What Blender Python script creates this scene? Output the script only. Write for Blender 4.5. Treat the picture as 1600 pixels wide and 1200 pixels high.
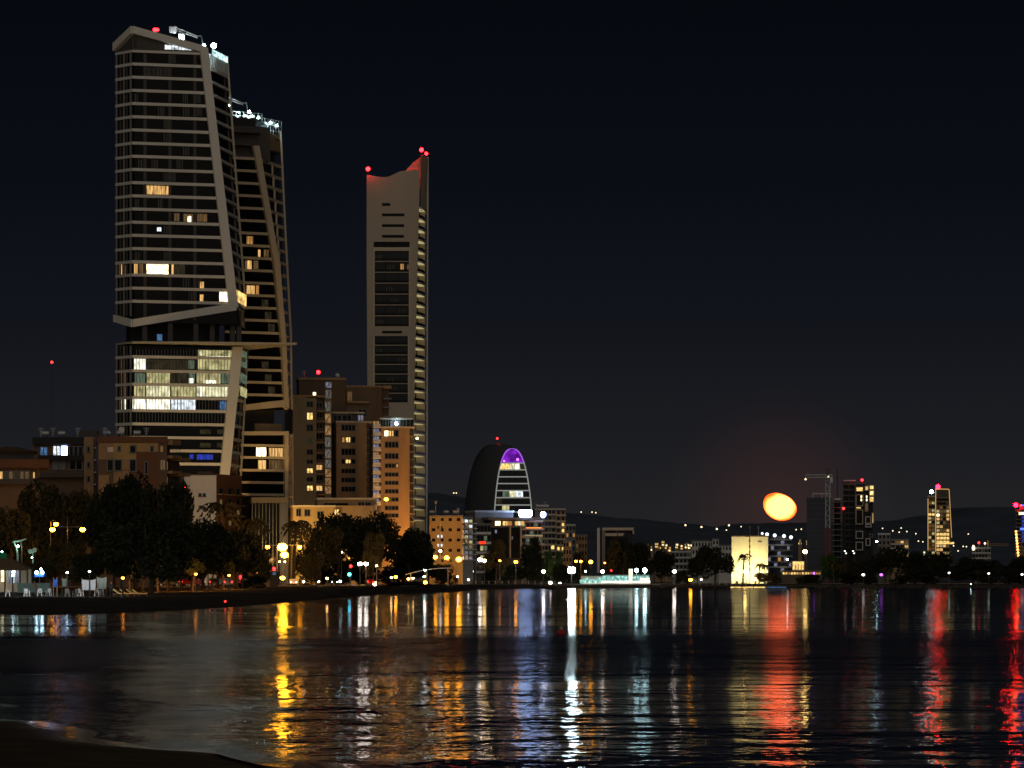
import bpy, math, random
import numpy as np
from mathutils import Vector, Matrix

random.seed(11)
rng = np.random.default_rng(5)
sc = bpy.context.scene
col = sc.collection
for o in list(bpy.data.objects):
    bpy.data.objects.remove(o)

# ------------------------------------------------------------------ camera, sky, light, exposure
F, HY, CH = 5692.0, 908.0, 2.4          # focal length in photo pixels, eye level row, eye height (m)
cam = bpy.data.cameras.new('camera')
cam.sensor_width = 36.0
cam.lens = 36.0 * F / 1600.0
cam.shift_y = (HY - 600.0) / 1600.0
cam.clip_start, cam.clip_end = 0.5, 60000.0
cam_ob = bpy.data.objects.new('camera', cam)
cam_ob.location = (0, 0, CH)
cam_ob.rotation_euler = (math.pi / 2, 0, 0)
col.objects.link(cam_ob)
sc.camera = cam_ob

MOON_DIR = Vector(((1219 - 800) / F, 1.0, (HY - 790) / F)).normalized()
world = bpy.data.worlds.new('World')
sc.world = world
world.use_nodes = True
wn, wl = world.node_tree.nodes, world.node_tree.links
wn.clear()
w_out = wn.new('ShaderNodeOutputWorld')
w_bg = wn.new('ShaderNodeBackground')
w_sky = wn.new('ShaderNodeTexSky')
w_sky.sky_type = 'NISHITA'
w_sky.sun_disc = False
w_sky.sun_elevation = math.radians(-4.0)
w_sky.sun_rotation = math.radians(180.0)
w_tc = wn.new('ShaderNodeTexCoord')
w_sep = wn.new('ShaderNodeSeparateXYZ')
wl.new(w_tc.outputs['Generated'], w_sep.inputs[0])
w_ramp = wn.new('ShaderNodeValToRGB')     # city light caught in the low air: all round the horizon
w_mul = wn.new('ShaderNodeMath'); w_mul.operation = 'MULTIPLY'; w_mul.inputs[1].default_value = 2.5
wl.new(w_sep.outputs['Z'], w_mul.inputs[0])
wl.new(w_mul.outputs[0], w_ramp.inputs[0])
els = w_ramp.color_ramp.elements
els[0].position, els[0].color = 0.0, (0.0185, 0.0182, 0.0196, 1)
els[1].position, els[1].color = 1.0, (0.0006, 0.0009, 0.0016, 1)
for pos, c in ((0.085, (0.0120, 0.0124, 0.0150)), (0.18, (0.0058, 0.0069, 0.0104)), (0.27, (0.0032, 0.0043, 0.0073)), (0.40, (0.0017, 0.0025, 0.0044))):
    e = els.new(pos); e.color = (*c, 1)
w_dot = wn.new('ShaderNodeVectorMath'); w_dot.operation = 'DOT_PRODUCT'
w_dot.inputs[1].default_value = MOON_DIR
wl.new(w_tc.outputs['Generated'], w_dot.inputs[0])
w_map = wn.new('ShaderNodeMapRange'); w_map.interpolation_type = 'LINEAR'
w_map.inputs['From Min'].default_value = math.cos(math.radians(2.1)); w_map.inputs['From Max'].default_value = 1.0
wl.new(w_dot.outputs['Value'], w_map.inputs['Value'])
w_glow = wn.new('ShaderNodeMix'); w_glow.data_type = 'RGBA'
w_glow.inputs['A'].default_value = (0, 0, 0, 1); w_glow.inputs['B'].default_value = (0.017, 0.0038, 0.0018, 1)
w_pow = wn.new('ShaderNodeMath'); w_pow.operation = 'POWER'; w_pow.inputs[1].default_value = 2.6
wl.new(w_map.outputs['Result'], w_pow.inputs[0]); wl.new(w_pow.outputs[0], w_glow.inputs['Factor'])
w_a1 = wn.new('ShaderNodeMix'); w_a1.data_type = 'RGBA'; w_a1.blend_type = 'ADD'; w_a1.inputs['Factor'].default_value = 1
wl.new(w_ramp.outputs['Color'], w_a1.inputs['A']); wl.new(w_glow.outputs['Result'], w_a1.inputs['B'])
w_sk = wn.new('ShaderNodeMix'); w_sk.data_type = 'RGBA'; w_sk.blend_type = 'ADD'; w_sk.inputs['Factor'].default_value = 0.01
wl.new(w_a1.outputs['Result'], w_sk.inputs['A']); wl.new(w_sky.outputs['Color'], w_sk.inputs['B'])
wl.new(w_sk.outputs['Result'], w_bg.inputs['Color'])
w_bg.inputs['Strength'].default_value = 1.0
wl.new(w_bg.outputs[0], w_out.inputs[0])

sun = bpy.data.lights.new('sun', 'SUN')   # the soft night glow of the town that faces these fronts
sun.energy = 0.40
sun.angle = math.radians(60)
sun.color = (1.0, 0.91, 0.79)
sun_ob = bpy.data.objects.new('sun', sun)
sun_ob.rotation_euler = (math.radians(76), 0, math.radians(3))
col.objects.link(sun_ob)

vs = sc.view_settings
vs.view_transform, vs.look, vs.exposure, vs.gamma, vs.use_curve_mapping = 'Standard', 'None', 0.0, 1.0, False
cy = sc.cycles
cy.use_denoising = True
cy.max_bounces, cy.diffuse_bounces, cy.glossy_bounces, cy.transmission_bounces = 6, 2, 4, 4
cy.caustics_reflective = cy.caustics_refractive = False
cy.sample_clamp_indirect = 6.0
cy.pixel_filter_type = 'BLACKMAN_HARRIS'
cy.filter_width = 1.55

# ------------------------------------------------------------------ helpers
def PX(px, Y): return (px - 800.0) / F * Y
def PZ(py, Y): return CH + (HY - py) / F * Y
def P3(px, py, Y): return Vector((PX(px, Y), Y, PZ(py, Y)))
GZ = 1.35                                   # level of the shore town

class MB:
    def __init__(s): s.v, s.f = [], []
    def add(s, v, f):
        n = len(s.v)
        s.v += [tuple(p) for p in v]
        s.f += [tuple(i + n for i in q) for q in f]
        return s
    def prism(s, b, t):
        n = len(b)
        f = [tuple(range(n - 1, -1, -1)), tuple(range(n, 2 * n))]
        f += [(i, (i + 1) % n, n + (i + 1) % n, n + i) for i in range(n)]
        return s.add(list(b) + list(t), f)
    def box(s, x0, y0, z0, x1, y1, z1):
        return s.prism([(x0, y0, z0), (x1, y0, z0), (x1, y1, z0), (x0, y1, z0)], [(x0, y0, z1), (x1, y0, z1), (x1, y1, z1), (x0, y1, z1)])
    def bar(s, p, q, a, b):
        p, q, a, b = Vector(p), Vector(q), Vector(a), Vector(b)
        return s.prism([p - a - b, p + a - b, p + a + b, p - a + b], [q - a - b, q + a - b, q + a + b, q - a + b])
    def tube(s, p, q, r0, r1=None, n=8):
        p, q = Vector(p), Vector(q)
        r1 = r0 if r1 is None else r1
        d = (q - p).normalized()
        a = d.orthogonal().normalized(); b = d.cross(a)
        ring = lambda c, r: [c + a * (r * math.cos(2 * math.pi * i / n)) + b * (r * math.sin(2 * math.pi * i / n)) for i in range(n)]
        return s.prism(ring(p, r0), ring(q, r1))
    def path(s, pts, r, n=6):
        for i in range(len(pts) - 1):
            ra, rb = (r, r) if not isinstance(r, (list, tuple)) else (r[i], r[i + 1])
            s.tube(pts[i], pts[i + 1], ra, rb, n)
        return s
    def ball(s, c, r, nu=10, nv=6, sx=1, sy=1, sz=1):
        v, f = [], []
        for j in range(nv + 1):
            th = math.pi * j / nv
            for i in range(nu):
                ph = 2 * math.pi * i / nu
                v.append((c[0] + r * sx * math.sin(th) * math.cos(ph), c[1] + r * sy * math.sin(th) * math.sin(ph), c[2] + r * sz * math.cos(th)))
        for j in range(nv):
            for i in range(nu):
                f.append((j * nu + i, (j + 1) * nu + i, (j + 1) * nu + (i + 1) % nu, j * nu + (i + 1) % nu))
        return s.add(v, f)

def link(name, me, parent=None):
    o = bpy.data.objects.new(name, me)
    col.objects.link(o)
    if parent is not None:
        o.parent = parent
        if parent.type == 'EMPTY':
            o.matrix_parent_inverse = Matrix.Translation(-Vector(parent.location))
    return o

def obj(name, mb, mat, parent=None, smooth=False):
    me = bpy.data.meshes.new(name)
    me.from_pydata(mb.v, [], mb.f)
    if smooth:
        me.polygons.foreach_set('use_smooth', [True] * len(me.polygons))
    me.materials.append(mat)
    me.update()
    return link(name, me, parent)

def tag(o, label=None, cat=None, group=None, kind=None):
    if label: o['label'] = label
    if cat: o['category'] = cat
    if group: o['group'] = group
    if kind: o['kind'] = kind
    return o

def root(name, label, cat, loc, group=None):
    o = bpy.data.objects.new(name, None)
    o.empty_display_size = 0.5
    o.location = loc
    col.objects.link(o)
    return tag(o, label, cat, group)

def copy_tree(o, parent=None):
    c = o.copy()
    col.objects.link(c)
    if parent is not None: c.parent = parent
    for ch in list(o.children): copy_tree(ch, c)
    return c

def delete_tree(o):
    for ch in list(o.children): delete_tree(ch)
    bpy.data.objects.remove(o)

class Fac:
    """A facade plane: runs from photo column pxa (at distance Ya) to pxb (at Yb); outward is towards the water."""
    def __init__(s, pxa, Ya, pxb, Yb):
        s.A = Vector((PX(pxa, Ya), Ya)); s.B = Vector((PX(pxb, Yb), Yb))
        s.L = (s.B - s.A).length
        s.u = (s.B - s.A) / s.L
        s.n = Vector((s.u.y, -s.u.x))
    @staticmethod
    def facing(pxa, Y, pxb):
        # a front square to the line of sight
        k = ((pxa + pxb) / 2 - 800.0) / F
        return Fac(pxa, Y, pxb, Y - k * (pxb - pxa) / F * Y)
    def s(f, px):
        k = (px - 800.0) / F
        return (k * f.A.y - f.A.x) / (f.u.x - k * f.u.y)
    def y(f, s): return f.A.y + f.u.y * s
    def z(f, px, py): return PZ(py, f.y(f.s(px)))
    def P(f, s, z, o=0.0):
        p = f.A + f.u * s + f.n * o
        return Vector((p.x, p.y, z))
    def Q(f, px, py, o=0.0): return f.P(f.s(px), f.z(px, py), o)
    def box(f, mb, s0, s1, z0, z1, o0, o1):
        return mb.prism([f.P(s0, z0, o1), f.P(s1, z0, o1), f.P(s1, z0, o0), f.P(s0, z0, o0)], [f.P(s0, z1, o1), f.P(s1, z1, o1), f.P(s1, z1, o0), f.P(s0, z1, o0)])
    def rect(f, x0, y0, x1, y1):
        c = (x0 + x1) / 2
        return f.s(x0), f.s(x1), f.z(c, y1), f.z(c, y0)
    def poly(f, mb, pts, o0, o1):
        """an outline in photo pixels on this plane, given a real thickness from o0 to o1 (o1 nearer the water)"""
        a = [f.Q(px, py, o1) for px, py in pts]; b = [f.Q(px, py, o0) for px, py in pts]
        return mb.prism(a, b)

# ------------------------------------------------------------------ materials
M = {}
def pmat(name, c, rough=0.75, spec=0.3, var=0.18, scale=0.35, metal=0.0, streak=True):
    m = bpy.data.materials.new(name); m.use_nodes = True
    n, l = m.node_tree.nodes, m.node_tree.links
    b = n['Principled BSDF']
    b.inputs['Roughness'].default_value = rough
    b.inputs['Metallic'].default_value = metal
    b.inputs['Specular IOR Level'].default_value = spec
    tc = n.new('ShaderNodeTexCoord'); mp = n.new('ShaderNodeMapping')
    mp.inputs['Scale'].default_value = (1, 1, 0.25 if streak else 1)
    l.new(tc.outputs['Object'], mp.inputs[0])
    nz = n.new('ShaderNodeTexNoise'); nz.inputs['Scale'].default_value = scale; nz.inputs['Detail'].default_value = 5; nz.inputs['Roughness'].default_value = 0.65
    l.new(mp.outputs[0], nz.inputs['Vector'])
    mr = n.new('ShaderNodeMapRange'); mr.inputs['From Min'].default_value = 0.25; mr.inputs['From Max'].default_value = 0.75
    mr.inputs['To Min'].default_value = 1 - var; mr.inputs['To Max'].default_value = 1 + var
    l.new(nz.outputs['Fac'], mr.inputs['Value'])
    mx = n.new('ShaderNodeMix'); mx.data_type = 'RGBA'; mx.blend_type = 'MULTIPLY'; mx.inputs['Factor'].default_value = 1
    mx.inputs['A'].default_value = (*c, 1)
    l.new(mr.outputs[0], mx.inputs['B'])
    l.new(mx.outputs['Result'], b.inputs['Base Color'])
    M[name] = m
    return m

def emat(name, c, strength, pattern=None, c2=None):
    """something that gives light: a lamp (no pattern), a lit room seen through its window, or a part given a glow"""
    m = bpy.data.materials.new(name); m.use_nodes = True
    n, l = m.node_tree.nodes, m.node_tree.links
    n.clear()
    out = n.new('ShaderNodeOutputMaterial'); em = n.new('ShaderNodeEmission')
    l.new(em.outputs[0], out.inputs[0])
    em.inputs['Color'].default_value = (*c, 1); em.inputs['Strength'].default_value = strength
    if pattern:
        tc = n.new('ShaderNodeTexCoord'); oi = n.new('ShaderNodeObjectInfo')
        mp = n.new('ShaderNodeMapping')
        sx, sy, sz, lo, hi = {'curtain': (9, 9, 0.6, 0.25, 1.5), 'room': (4, 4, 2.2, 0.30, 1.5), 'office': (3.6, 3.6, 1.3, 0.38, 1.4)}[pattern]
        mp.inputs['Scale'].default_value = (sx, sy, sz)
        l.new(tc.outputs['Generated'], mp.inputs[0])
        mu = n.new('ShaderNodeMath'); mu.operation = 'MULTIPLY'; mu.inputs[1].default_value = 60
        l.new(oi.outputs['Random'], mu.inputs[0]); l.new(mu.outputs[0], mp.inputs['Location'])
        nz = n.new('ShaderNodeTexNoise'); nz.inputs['Scale'].default_value = 1.0; nz.inputs['Detail'].default_value = 3
        l.new(mp.outputs[0], nz.inputs['Vector'])
        mr = n.new('ShaderNodeMapRange'); mr.inputs['From Min'].default_value = 0.32; mr.inputs['From Max'].default_value = 0.68
        mr.inputs['To Min'].default_value = lo * strength; mr.inputs['To Max'].default_value = hi * strength
        l.new(nz.outputs['Fac'], mr.inputs['Value']); l.new(mr.outputs[0], em.inputs['Strength'])
        mx = n.new('ShaderNodeMix'); mx.data_type = 'RGBA'
        mx.inputs['A'].default_value = (*(c2 or c), 1); mx.inputs['B'].default_value = (*c, 1)
        l.new(nz.outputs['Color'], mx.inputs['Factor'] if False else mx.inputs['B']) if False else None
        l.new(nz.outputs['Fac'], mx.inputs['Factor']); l.new(mx.outputs['Result'], em.inputs['Color'])
    M[name] = m
    return m

pmat('white_concrete', (0.76, 0.73, 0.66), 0.7, var=0.10, scale=0.12)
pmat('beige_concrete', (0.60, 0.52, 0.38), 0.75, var=0.10, scale=0.15)
pmat('tower_wall', (0.47, 0.40, 0.31), 0.75, var=0.12, scale=0.05)
pmat('dark_wall', (0.085, 0.075, 0.07), 0.7)
pmat('core_wall', (0.03, 0.03, 0.032), 0.8)
pmat('olive_wall', (0.26, 0.225, 0.15), 0.8)
pmat('brown_wall', (0.145, 0.098, 0.062), 0.8)
pmat('tan_wall', (0.36, 0.24, 0.13), 0.8)
pmat('grey_wall', (0.24, 0.23, 0.22), 0.8)
pmat('yellow_wall', (0.44, 0.31, 0.13), 0.8)
pmat('white_wall', (0.72, 0.70, 0.66), 0.75, var=0.08)
pmat('cream_wall', (0.80, 0.74, 0.55), 0.75, var=0.06)
pmat('terracotta_wall', (0.17, 0.08, 0.042), 0.8)
pmat('blue_cladding', (0.050, 0.055, 0.085), 0.55, 0.4)
pmat('frame_metal', (0.11, 0.11, 0.11), 0.45, 0.5, metal=0.6)
pmat('pale_metal', (0.55, 0.56, 0.56), 0.45, 0.5, metal=0.2)
pmat('crane_red', (0.45, 0.05, 0.03), 0.6)
pmat('crane_white', (0.60, 0.62, 0.62), 0.6)
pmat('glass', (0.006, 0.0065, 0.007), 0.08, 0.06, var=0.3)
pmat('office_glass', (0.016, 0.019, 0.02), 0.1, 0.10, var=0.3)
pmat('shell_dark', (0.13, 0.132, 0.14), 0.5, 0.4, scale=0.08)
pmat('roof_tile', (0.16, 0.09, 0.06), 0.85)
pmat('thatch', (0.20, 0.14, 0.08), 0.95, scale=4)
pmat('timber', (0.22, 0.14, 0.08), 0.8, scale=3)
pmat('deck_timber', (0.10, 0.075, 0.055), 0.8, scale=2)
pmat('white_plastic', (0.74, 0.74, 0.73), 0.4, 0.4, var=0.05)
pmat('white_cloth', (0.72, 0.74, 0.78), 0.9, var=0.08, scale=2)
pmat('pale_cloth', (0.60, 0.70, 0.64), 0.9, var=0.08, scale=2)
pmat('yellow_cloth', (0.62, 0.45, 0.16), 0.9, var=0.10, scale=2)
pmat('blue_cloth', (0.03, 0.10, 0.45), 0.85)
pmat('green_cloth', (0.03, 0.30, 0.16), 0.85)
pmat('orange_cloth', (0.60, 0.20, 0.05), 0.85)
pmat('teal_paint', (0.30, 0.48, 0.48), 0.6)
pmat('sand', (0.115, 0.085, 0.055), 0.95, 0.1, var=0.35, scale=0.9, streak=False)
m_ = pmat('wet_sand', (0.05, 0.038, 0.026), 0.55, 0.35, var=0.35, scale=0.9, streak=False)
pmat('ground', (0.075, 0.062, 0.05), 0.95, 0.1, var=0.4, scale=0.06, streak=False)
pmat('asphalt', (0.05, 0.05, 0.05), 0.9, 0.2, streak=False)
pmat('paving', (0.28, 0.24, 0.20), 0.85, 0.2, streak=False)
pmat('rock', (0.07, 0.065, 0.06), 0.9, 0.2, streak=False)
pmat('hill', (0.15, 0.18, 0.24), 0.95, 0.05, var=0.35, scale=0.004, streak=False)  # bluish lift of distant haze put into the hillside colour
pmat('bark', (0.09, 0.06, 0.04), 0.95, scale=3)
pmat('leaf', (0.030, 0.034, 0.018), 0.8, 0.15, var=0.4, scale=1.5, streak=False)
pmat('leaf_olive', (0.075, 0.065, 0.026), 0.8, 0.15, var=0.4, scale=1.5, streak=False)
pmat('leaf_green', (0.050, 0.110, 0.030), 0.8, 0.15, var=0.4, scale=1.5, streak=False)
pmat('car_dark', (0.03, 0.03, 0.035), 0.3, 0.5)
pmat('car_silver', (0.45, 0.46, 0.47), 0.3, 0.5, metal=0.4)
pmat('car_white', (0.70, 0.70, 0.70), 0.3, 0.5)
pmat('car_red', (0.30, 0.02, 0.02), 0.3, 0.5)
pmat('rubber', (0.02, 0.02, 0.02), 0.9)
pmat('skin', (0.40, 0.24, 0.17), 0.6)
pmat('buoy_red', (0.55, 0.04, 0.03), 0.5)

ORANGE, WARM, WHITE, COOL = (1.0, 0.42, 0.06), (1.0, 0.72, 0.36), (1.0, 0.93, 0.82), (0.72, 0.93, 1.0)
emat('lamp_orange', (1.0, 0.34, 0.012), 58)
emat('lamp_orange_big', (1.0, 0.38, 0.012), 100)
emat('lamp_orange_dim', (1.0, 0.28, 0.03), 18)
emat('lamp_white', (1.0, 0.86, 0.72), 52)
emat('lamp_cool', (0.62, 0.95, 1.0), 58)
emat('lamp_roof', (0.75, 0.92, 1.0), 2.6)
emat('lamp_dim_white', (0.9, 0.92, 0.85), 4.5)
emat('lamp_car', (1.0, 0.9, 0.8), 6)
emat('lamp_flood', (0.70, 0.95, 1.0), 230)
emat('lamp_warm', (1.0, 0.60, 0.18), 50)
emat('lamp_far', (1.0, 0.80, 0.48), 2.5)
emat('lamp_red_big', (1.0, 0.0006, 0.0022), 240)
emat('lamp_red', (1.0, 0.006, 0.008), 34)
emat('lamp_red_small', (1.0, 0.02, 0.02), 9)
emat('lamp_cyan', (0.04, 0.75, 0.9), 16)
emat('lamp_blue', (0.05, 0.10, 1.0), 4)
emat('lamp_violet', (0.55, 0.12, 1.0), 3.5)
emat('strip_gold', (1.0, 0.55, 0.18), 0.75)
emat('strip_orange', (1.0, 0.28, 0.05), 2.5)
emat('strip_white', (0.85, 0.90, 1.0), 2.4)
emat('sign_white', (0.40, 0.55, 1.0), 26)
emat('crown_light', (0.70, 0.95, 1.0), 1.6, 'room', (0.45, 0.75, 0.8))
emat('sign_red', (1.0, 0.03, 0.01), 2.2)
emat('purple_room', (0.25, 0.02, 0.62), 1.0, 'room', (0.12, 0.01, 0.34))
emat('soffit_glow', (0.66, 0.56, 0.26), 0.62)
emat('lit_warm', (1.0, 0.66, 0.26), 0.95, 'curtain', (0.9, 0.42, 0.10))
emat('lit_dim', (0.9, 0.52, 0.20), 0.14, 'curtain')
emat('lit_faint', (0.8, 0.62, 0.32), 0.035, 'office')
emat('lit_ghost', (0.8, 0.66, 0.46), 0.010, 'curtain')
emat('lit_bright', (1.0, 0.80, 0.46), 3.2, 'room')
emat('lit_gold', (1.0, 0.74, 0.26), 1.3, 'room', (1.0, 0.55, 0.14))
emat('lit_orange', (1.0, 0.48, 0.14), 0.5, 'curtain')
emat('lit_white', (0.95, 0.98, 1.0), 1.2, 'room', (0.7, 0.85, 0.95))
emat('lit_blue', (0.20, 0.45, 0.9), 0.30, 'room')
emat('lit_deepblue', (0.05, 0.10, 0.9), 0.5, 'curtain')
emat('lit_stair', (0.75, 0.70, 0.62), 0.16, 'office')
emat('lit_stair_warm', (1.0, 0.55, 0.22), 0.28, 'office')
emat('lit_stair_cool', (0.62, 0.62, 0.85), 0.28, 'office')
emat('band_glow', (0.85, 0.88, 0.80), 0.30)  # weak glow given to the floor bands and rim to show them bright
emat('violet_rim', (0.42, 0.12, 0.85), 1.0)  # violet light on the crown rim, given as its own glow
emat('office_yellow', (0.88, 0.80, 0.38), 0.62, 'office', (0.62, 0.55, 0.25))
emat('office_bright', (0.95, 0.92, 0.60), 1.0, 'office', (0.8, 0.72, 0.4))
emat('office_white', (1.0, 1.0, 0.86), 1.7, 'office', (0.9, 0.85, 0.6))
emat('office_green', (0.45, 0.62, 0.42), 0.22, 'office')
emat('kiosk_teal', (0.40, 0.85, 0.75), 0.85, 'room')
emat('moon_light', (1.0, 0.092, 0.013), 12.0)
def moon_disc(m):
    # grey seas and a dimmer limb, fixed to the moon itself
    n, l = m.node_tree.nodes, m.node_tree.links
    em = n['Emission']; tc = n.new('ShaderNodeTexCoord')
    mp = n.new('ShaderNodeMapping'); mp.inputs['Location'].default_value = (-1.0, 0, -1.0); mp.inputs['Scale'].default_value = (2, 0, 2)
    l.new(tc.outputs['Generated'], mp.inputs[0])
    ln = n.new('ShaderNodeVectorMath'); ln.operation = 'LENGTH'; l.new(mp.outputs[0], ln.inputs[0])
    nz = n.new('ShaderNodeTexNoise'); nz.inputs['Scale'].default_value = 3.5; nz.inputs['Detail'].default_value = 3; l.new(tc.outputs['Generated'], nz.inputs['Vector'])
    a = n.new('ShaderNodeMath'); a.operation = 'MULTIPLY_ADD'; a.inputs[1].default_value = 0.24; a.inputs[2].default_value = -0.11; l.new(nz.outputs['Fac'], a.inputs[0])
    b = n.new('ShaderNodeMath'); b.operation = 'ADD'; l.new(a.outputs[0], b.inputs[0]); l.new(ln.outputs['Value'], b.inputs[1])
    mr = n.new('ShaderNodeMapRange'); mr.inputs['From Min'].default_value = 0.78; mr.inputs['From Max'].default_value = 1.08; mr.inputs['To Min'].default_value = 13.0; mr.inputs['To Max'].default_value = 2.4
    l.new(b.outputs[0], mr.inputs['Value']); l.new(mr.outputs[0], em.inputs['Strength'])
    cr = n.new('ShaderNodeMix'); cr.data_type = 'RGBA'; cr.inputs['A'].default_value = (1.0, 0.135, 0.034, 1); cr.inputs['B'].default_value = (1.0, 0.075, 0.008, 1)
    mf = n.new('ShaderNodeMapRange'); mf.inputs['From Min'].default_value = 0.72; mf.inputs['From Max'].default_value = 1.0
    l.new(b.outputs[0], mf.inputs['Value']); l.new(mf.outputs[0], cr.inputs['Factor']); l.new(cr.outputs['Result'], em.inputs['Color'])
moon_disc(M['moon_light'])

# ------------------------------------------------------------------ sea, shore, hills
def water_material():
    m = bpy.data.materials.new('sea_water'); m.use_nodes = True
    n, l = m.node_tree.nodes, m.node_tree.links
    n.remove(n['Principled BSDF'])
    b = n.new('ShaderNodeBsdfGlossy'); b.distribution = 'GGX'
    b.inputs['Color'].default_value = (0.50, 0.515, 0.53, 1)     # wavelets hide one another at this low angle, so it returns about half
    l.new(b.outputs[0], n['Material Output'].inputs['Surface'])
    tc = n.new('ShaderNodeTexCoord')
    def noise(scale, det, sx=1.0, rough=0.5):
        mp = n.new('ShaderNodeMapping'); mp.inputs['Scale'].default_value = (sx, 1, 1)
        l.new(tc.outputs['Object'], mp.inputs[0])
        z = n.new('ShaderNodeTexNoise'); z.inputs['Scale'].default_value = scale; z.inputs['Detail'].default_value = det; z.inputs['Roughness'].default_value = rough
        l.new(mp.outputs[0], z.inputs['Vector'])
        return z.outputs['Fac']
    # ruffled and smooth patches lie across the bay in long streaks
    sep = n.new('ShaderNodeSeparateXYZ'); l.new(tc.outputs['Object'], sep.inputs[0])
    wob = n.new('ShaderNodeMath'); wob.operation = 'MULTIPLY_ADD'; wob.inputs[1].default_value = 60.0
    l.new(noise(0.03, 5, 0.8, 0.6), wob.inputs[0]); l.new(sep.outputs['Y'], wob.inputs[2])
    rmp = n.new('ShaderNodeValToRGB')
    sub = n.new('ShaderNodeMath'); sub.operation = 'DIVIDE'; sub.inputs[1].default_value = 400.0
    l.new(wob.outputs[0], sub.inputs[0]); l.new(sub.outputs[0], rmp.inputs[0])
    e = rmp.color_ramp.elements
    e[0].position, e[0].color = 0.0, (0.40, 0.40, 0.40, 1)
    e[1].position, e[1].color = 1.0, (0.25, 0.25, 0.25, 1)
    for p, v in ((0.16, 0.38), (0.28, 0.40), (0.32, 0.75), (0.38, 1.0), (0.44, 1.0), (0.53, 0.36), (0.8, 0.28)):
        x = e.new(p); x.color = (v, v, v, 1)
    # shallow surf close to the near beach, broken up by small wavelets
    def smooth(sock, a, b):
        q = n.new('ShaderNodeMapRange'); q.interpolation_type = 'SMOOTHSTEP'
        q.inputs['From Min'].default_value = a; q.inputs['From Max'].default_value = b; l.new(sock, q.inputs['Value'])
        return q.outputs[0]
    xw = n.new('ShaderNodeMath'); xw.operation = 'MULTIPLY_ADD'; xw.inputs[1].default_value = 7.0
    xy = n.new('ShaderNodeMath'); xy.operation = 'MULTIPLY_ADD'; xy.inputs[1].default_value = 0.12
    l.new(sep.outputs['Y'], xy.inputs[0]); l.new(sep.outputs['X'], xy.inputs[2])
    l.new(noise(0.12, 4, 1.0, 0.6), xw.inputs[0]); l.new(xy.outputs[0], xw.inputs[2])
    surf = n.new('ShaderNodeMath'); surf.operation = 'MULTIPLY'
    l.new(smooth(xw.outputs[0], 8.0, 4.0), surf.inputs[0]); l.new(smooth(wob.outputs[0], 200, 162), surf.inputs[1])
    rr = n.new('ShaderNodeMapRange'); rr.inputs['From Min'].default_value = 0.25; rr.inputs['To Min'].default_value = 0.04; rr.inputs['To Max'].default_value = 0.195
    l.new(rmp.outputs['Color'], rr.inputs['Value'])
    rf = n.new('ShaderNodeMath'); rf.operation = 'MULTIPLY_ADD'; rf.inputs[1].default_value = 0.16
    l.new(surf.outputs[0], rf.inputs[0]); l.new(rr.outputs[0], rf.inputs[2]); l.new(rf.outputs[0], b.inputs['Roughness'])
    b1 = n.new('ShaderNodeBump'); b1.inputs['Distance'].default_value = 1.6
    st = n.new('ShaderNodeMapRange'); st.inputs['From Min'].default_value = 0.25; st.inputs['To Min'].default_value = 0.9; st.inputs['To Max'].default_value = 1.0
    l.new(rmp.outputs['Color'], st.inputs['Value']); l.new(st.outputs[0], b1.inputs['Strength'])
    l.new(noise(0.024, 8, 1.35, 0.56), b1.inputs['Height'])
    l.new(b1.outputs[0], b.inputs['Normal'])
    return m

wm = MB(); wm.add([(-3000, -40, 0), (3000, -40, 0), (3000, 2600, 0), (-3000, 2600, 0)], [(0, 1, 2, 3)])
tag(obj('sea', wm, water_material()), kind='structure')

SHORE = [(-60, 962), (0, 962), (130, 960), (250, 955), (340, 950), (420, 944), (432, 938), (500, 934), (560, 930.5), (640, 927.5), (720, 924), (745, 921.2), (900, 919.3), (1100, 919.1), (1290, 918.8), (1330, 918.8), (1450, 919), (1600, 919.2), (1760, 919.2)]
shore = [(PX(px, CH * F / (py - HY)), CH * F / (py - HY)) for px, py in SHORE]
def shore_y(x):
    for (x0, y0), (x1, y1) in zip(shore, shore[1:]):
        if x0 <= x <= x1: return y0 + (y1 - y0) * (x - x0) / (x1 - x0 + 1e-9)
    return shore[0][1] if x < shore[0][0] else shore[-1][1]
def land_z(x, y):
    d = y - shore_y(x)
    pts = [(-40, -1.4), (0, 0.0), (30, 0.10), (120, 0.30), (190, 0.55), (260, GZ), (1e6, GZ)] if x < -22 else [(-40, -1.4), (0, 0.0), (3, 0.5), (8, 0.95), (20, GZ), (1e6, GZ)]
    for (a, za), (b, zb) in zip(pts, pts[1:]):
        if a <= d <= b: return za + (zb - za) * (d - a) / (b - a)
    return -1.4
def make_land():
    xs = sorted(set([-4000, -1500, -600] + [shore[0][0] + (shore[-1][0] - shore[0][0]) * i / 150 for i in range(151)] + [p[0] for p in shore] + [600, 1500, 6000]))
    ds = [-40, -15, -4, 0, 3, 8, 12, 20, 30, 45, 70, 95, 120, 150, 190, 225, 260, 400, 900, 2500, 6000, 20000]
    v, f = [], []
    r = random.Random(3)
    for x in xs:
        sy = shore_y(x)
        for d in ds:
            y = sy + d
            if -10 < d < 100: y += r.uniform(-2, 2) * min(1, sy / 400)
            v.append((x, y, land_z(x, sy + d) + (r.uniform(-0.05, 0.05) if 3 < d < 300 else 0)))
    n = len(ds)
    for i in range(len(xs) - 1):
        for j in range(n - 1):
            f.append((i * n + j, (i + 1) * n + j, (i + 1) * n + j + 1, i * n + j + 1))
    return MB().add(v, f)
tag(obj('ground', make_land(), M['ground'], smooth=True), kind='structure')

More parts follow.
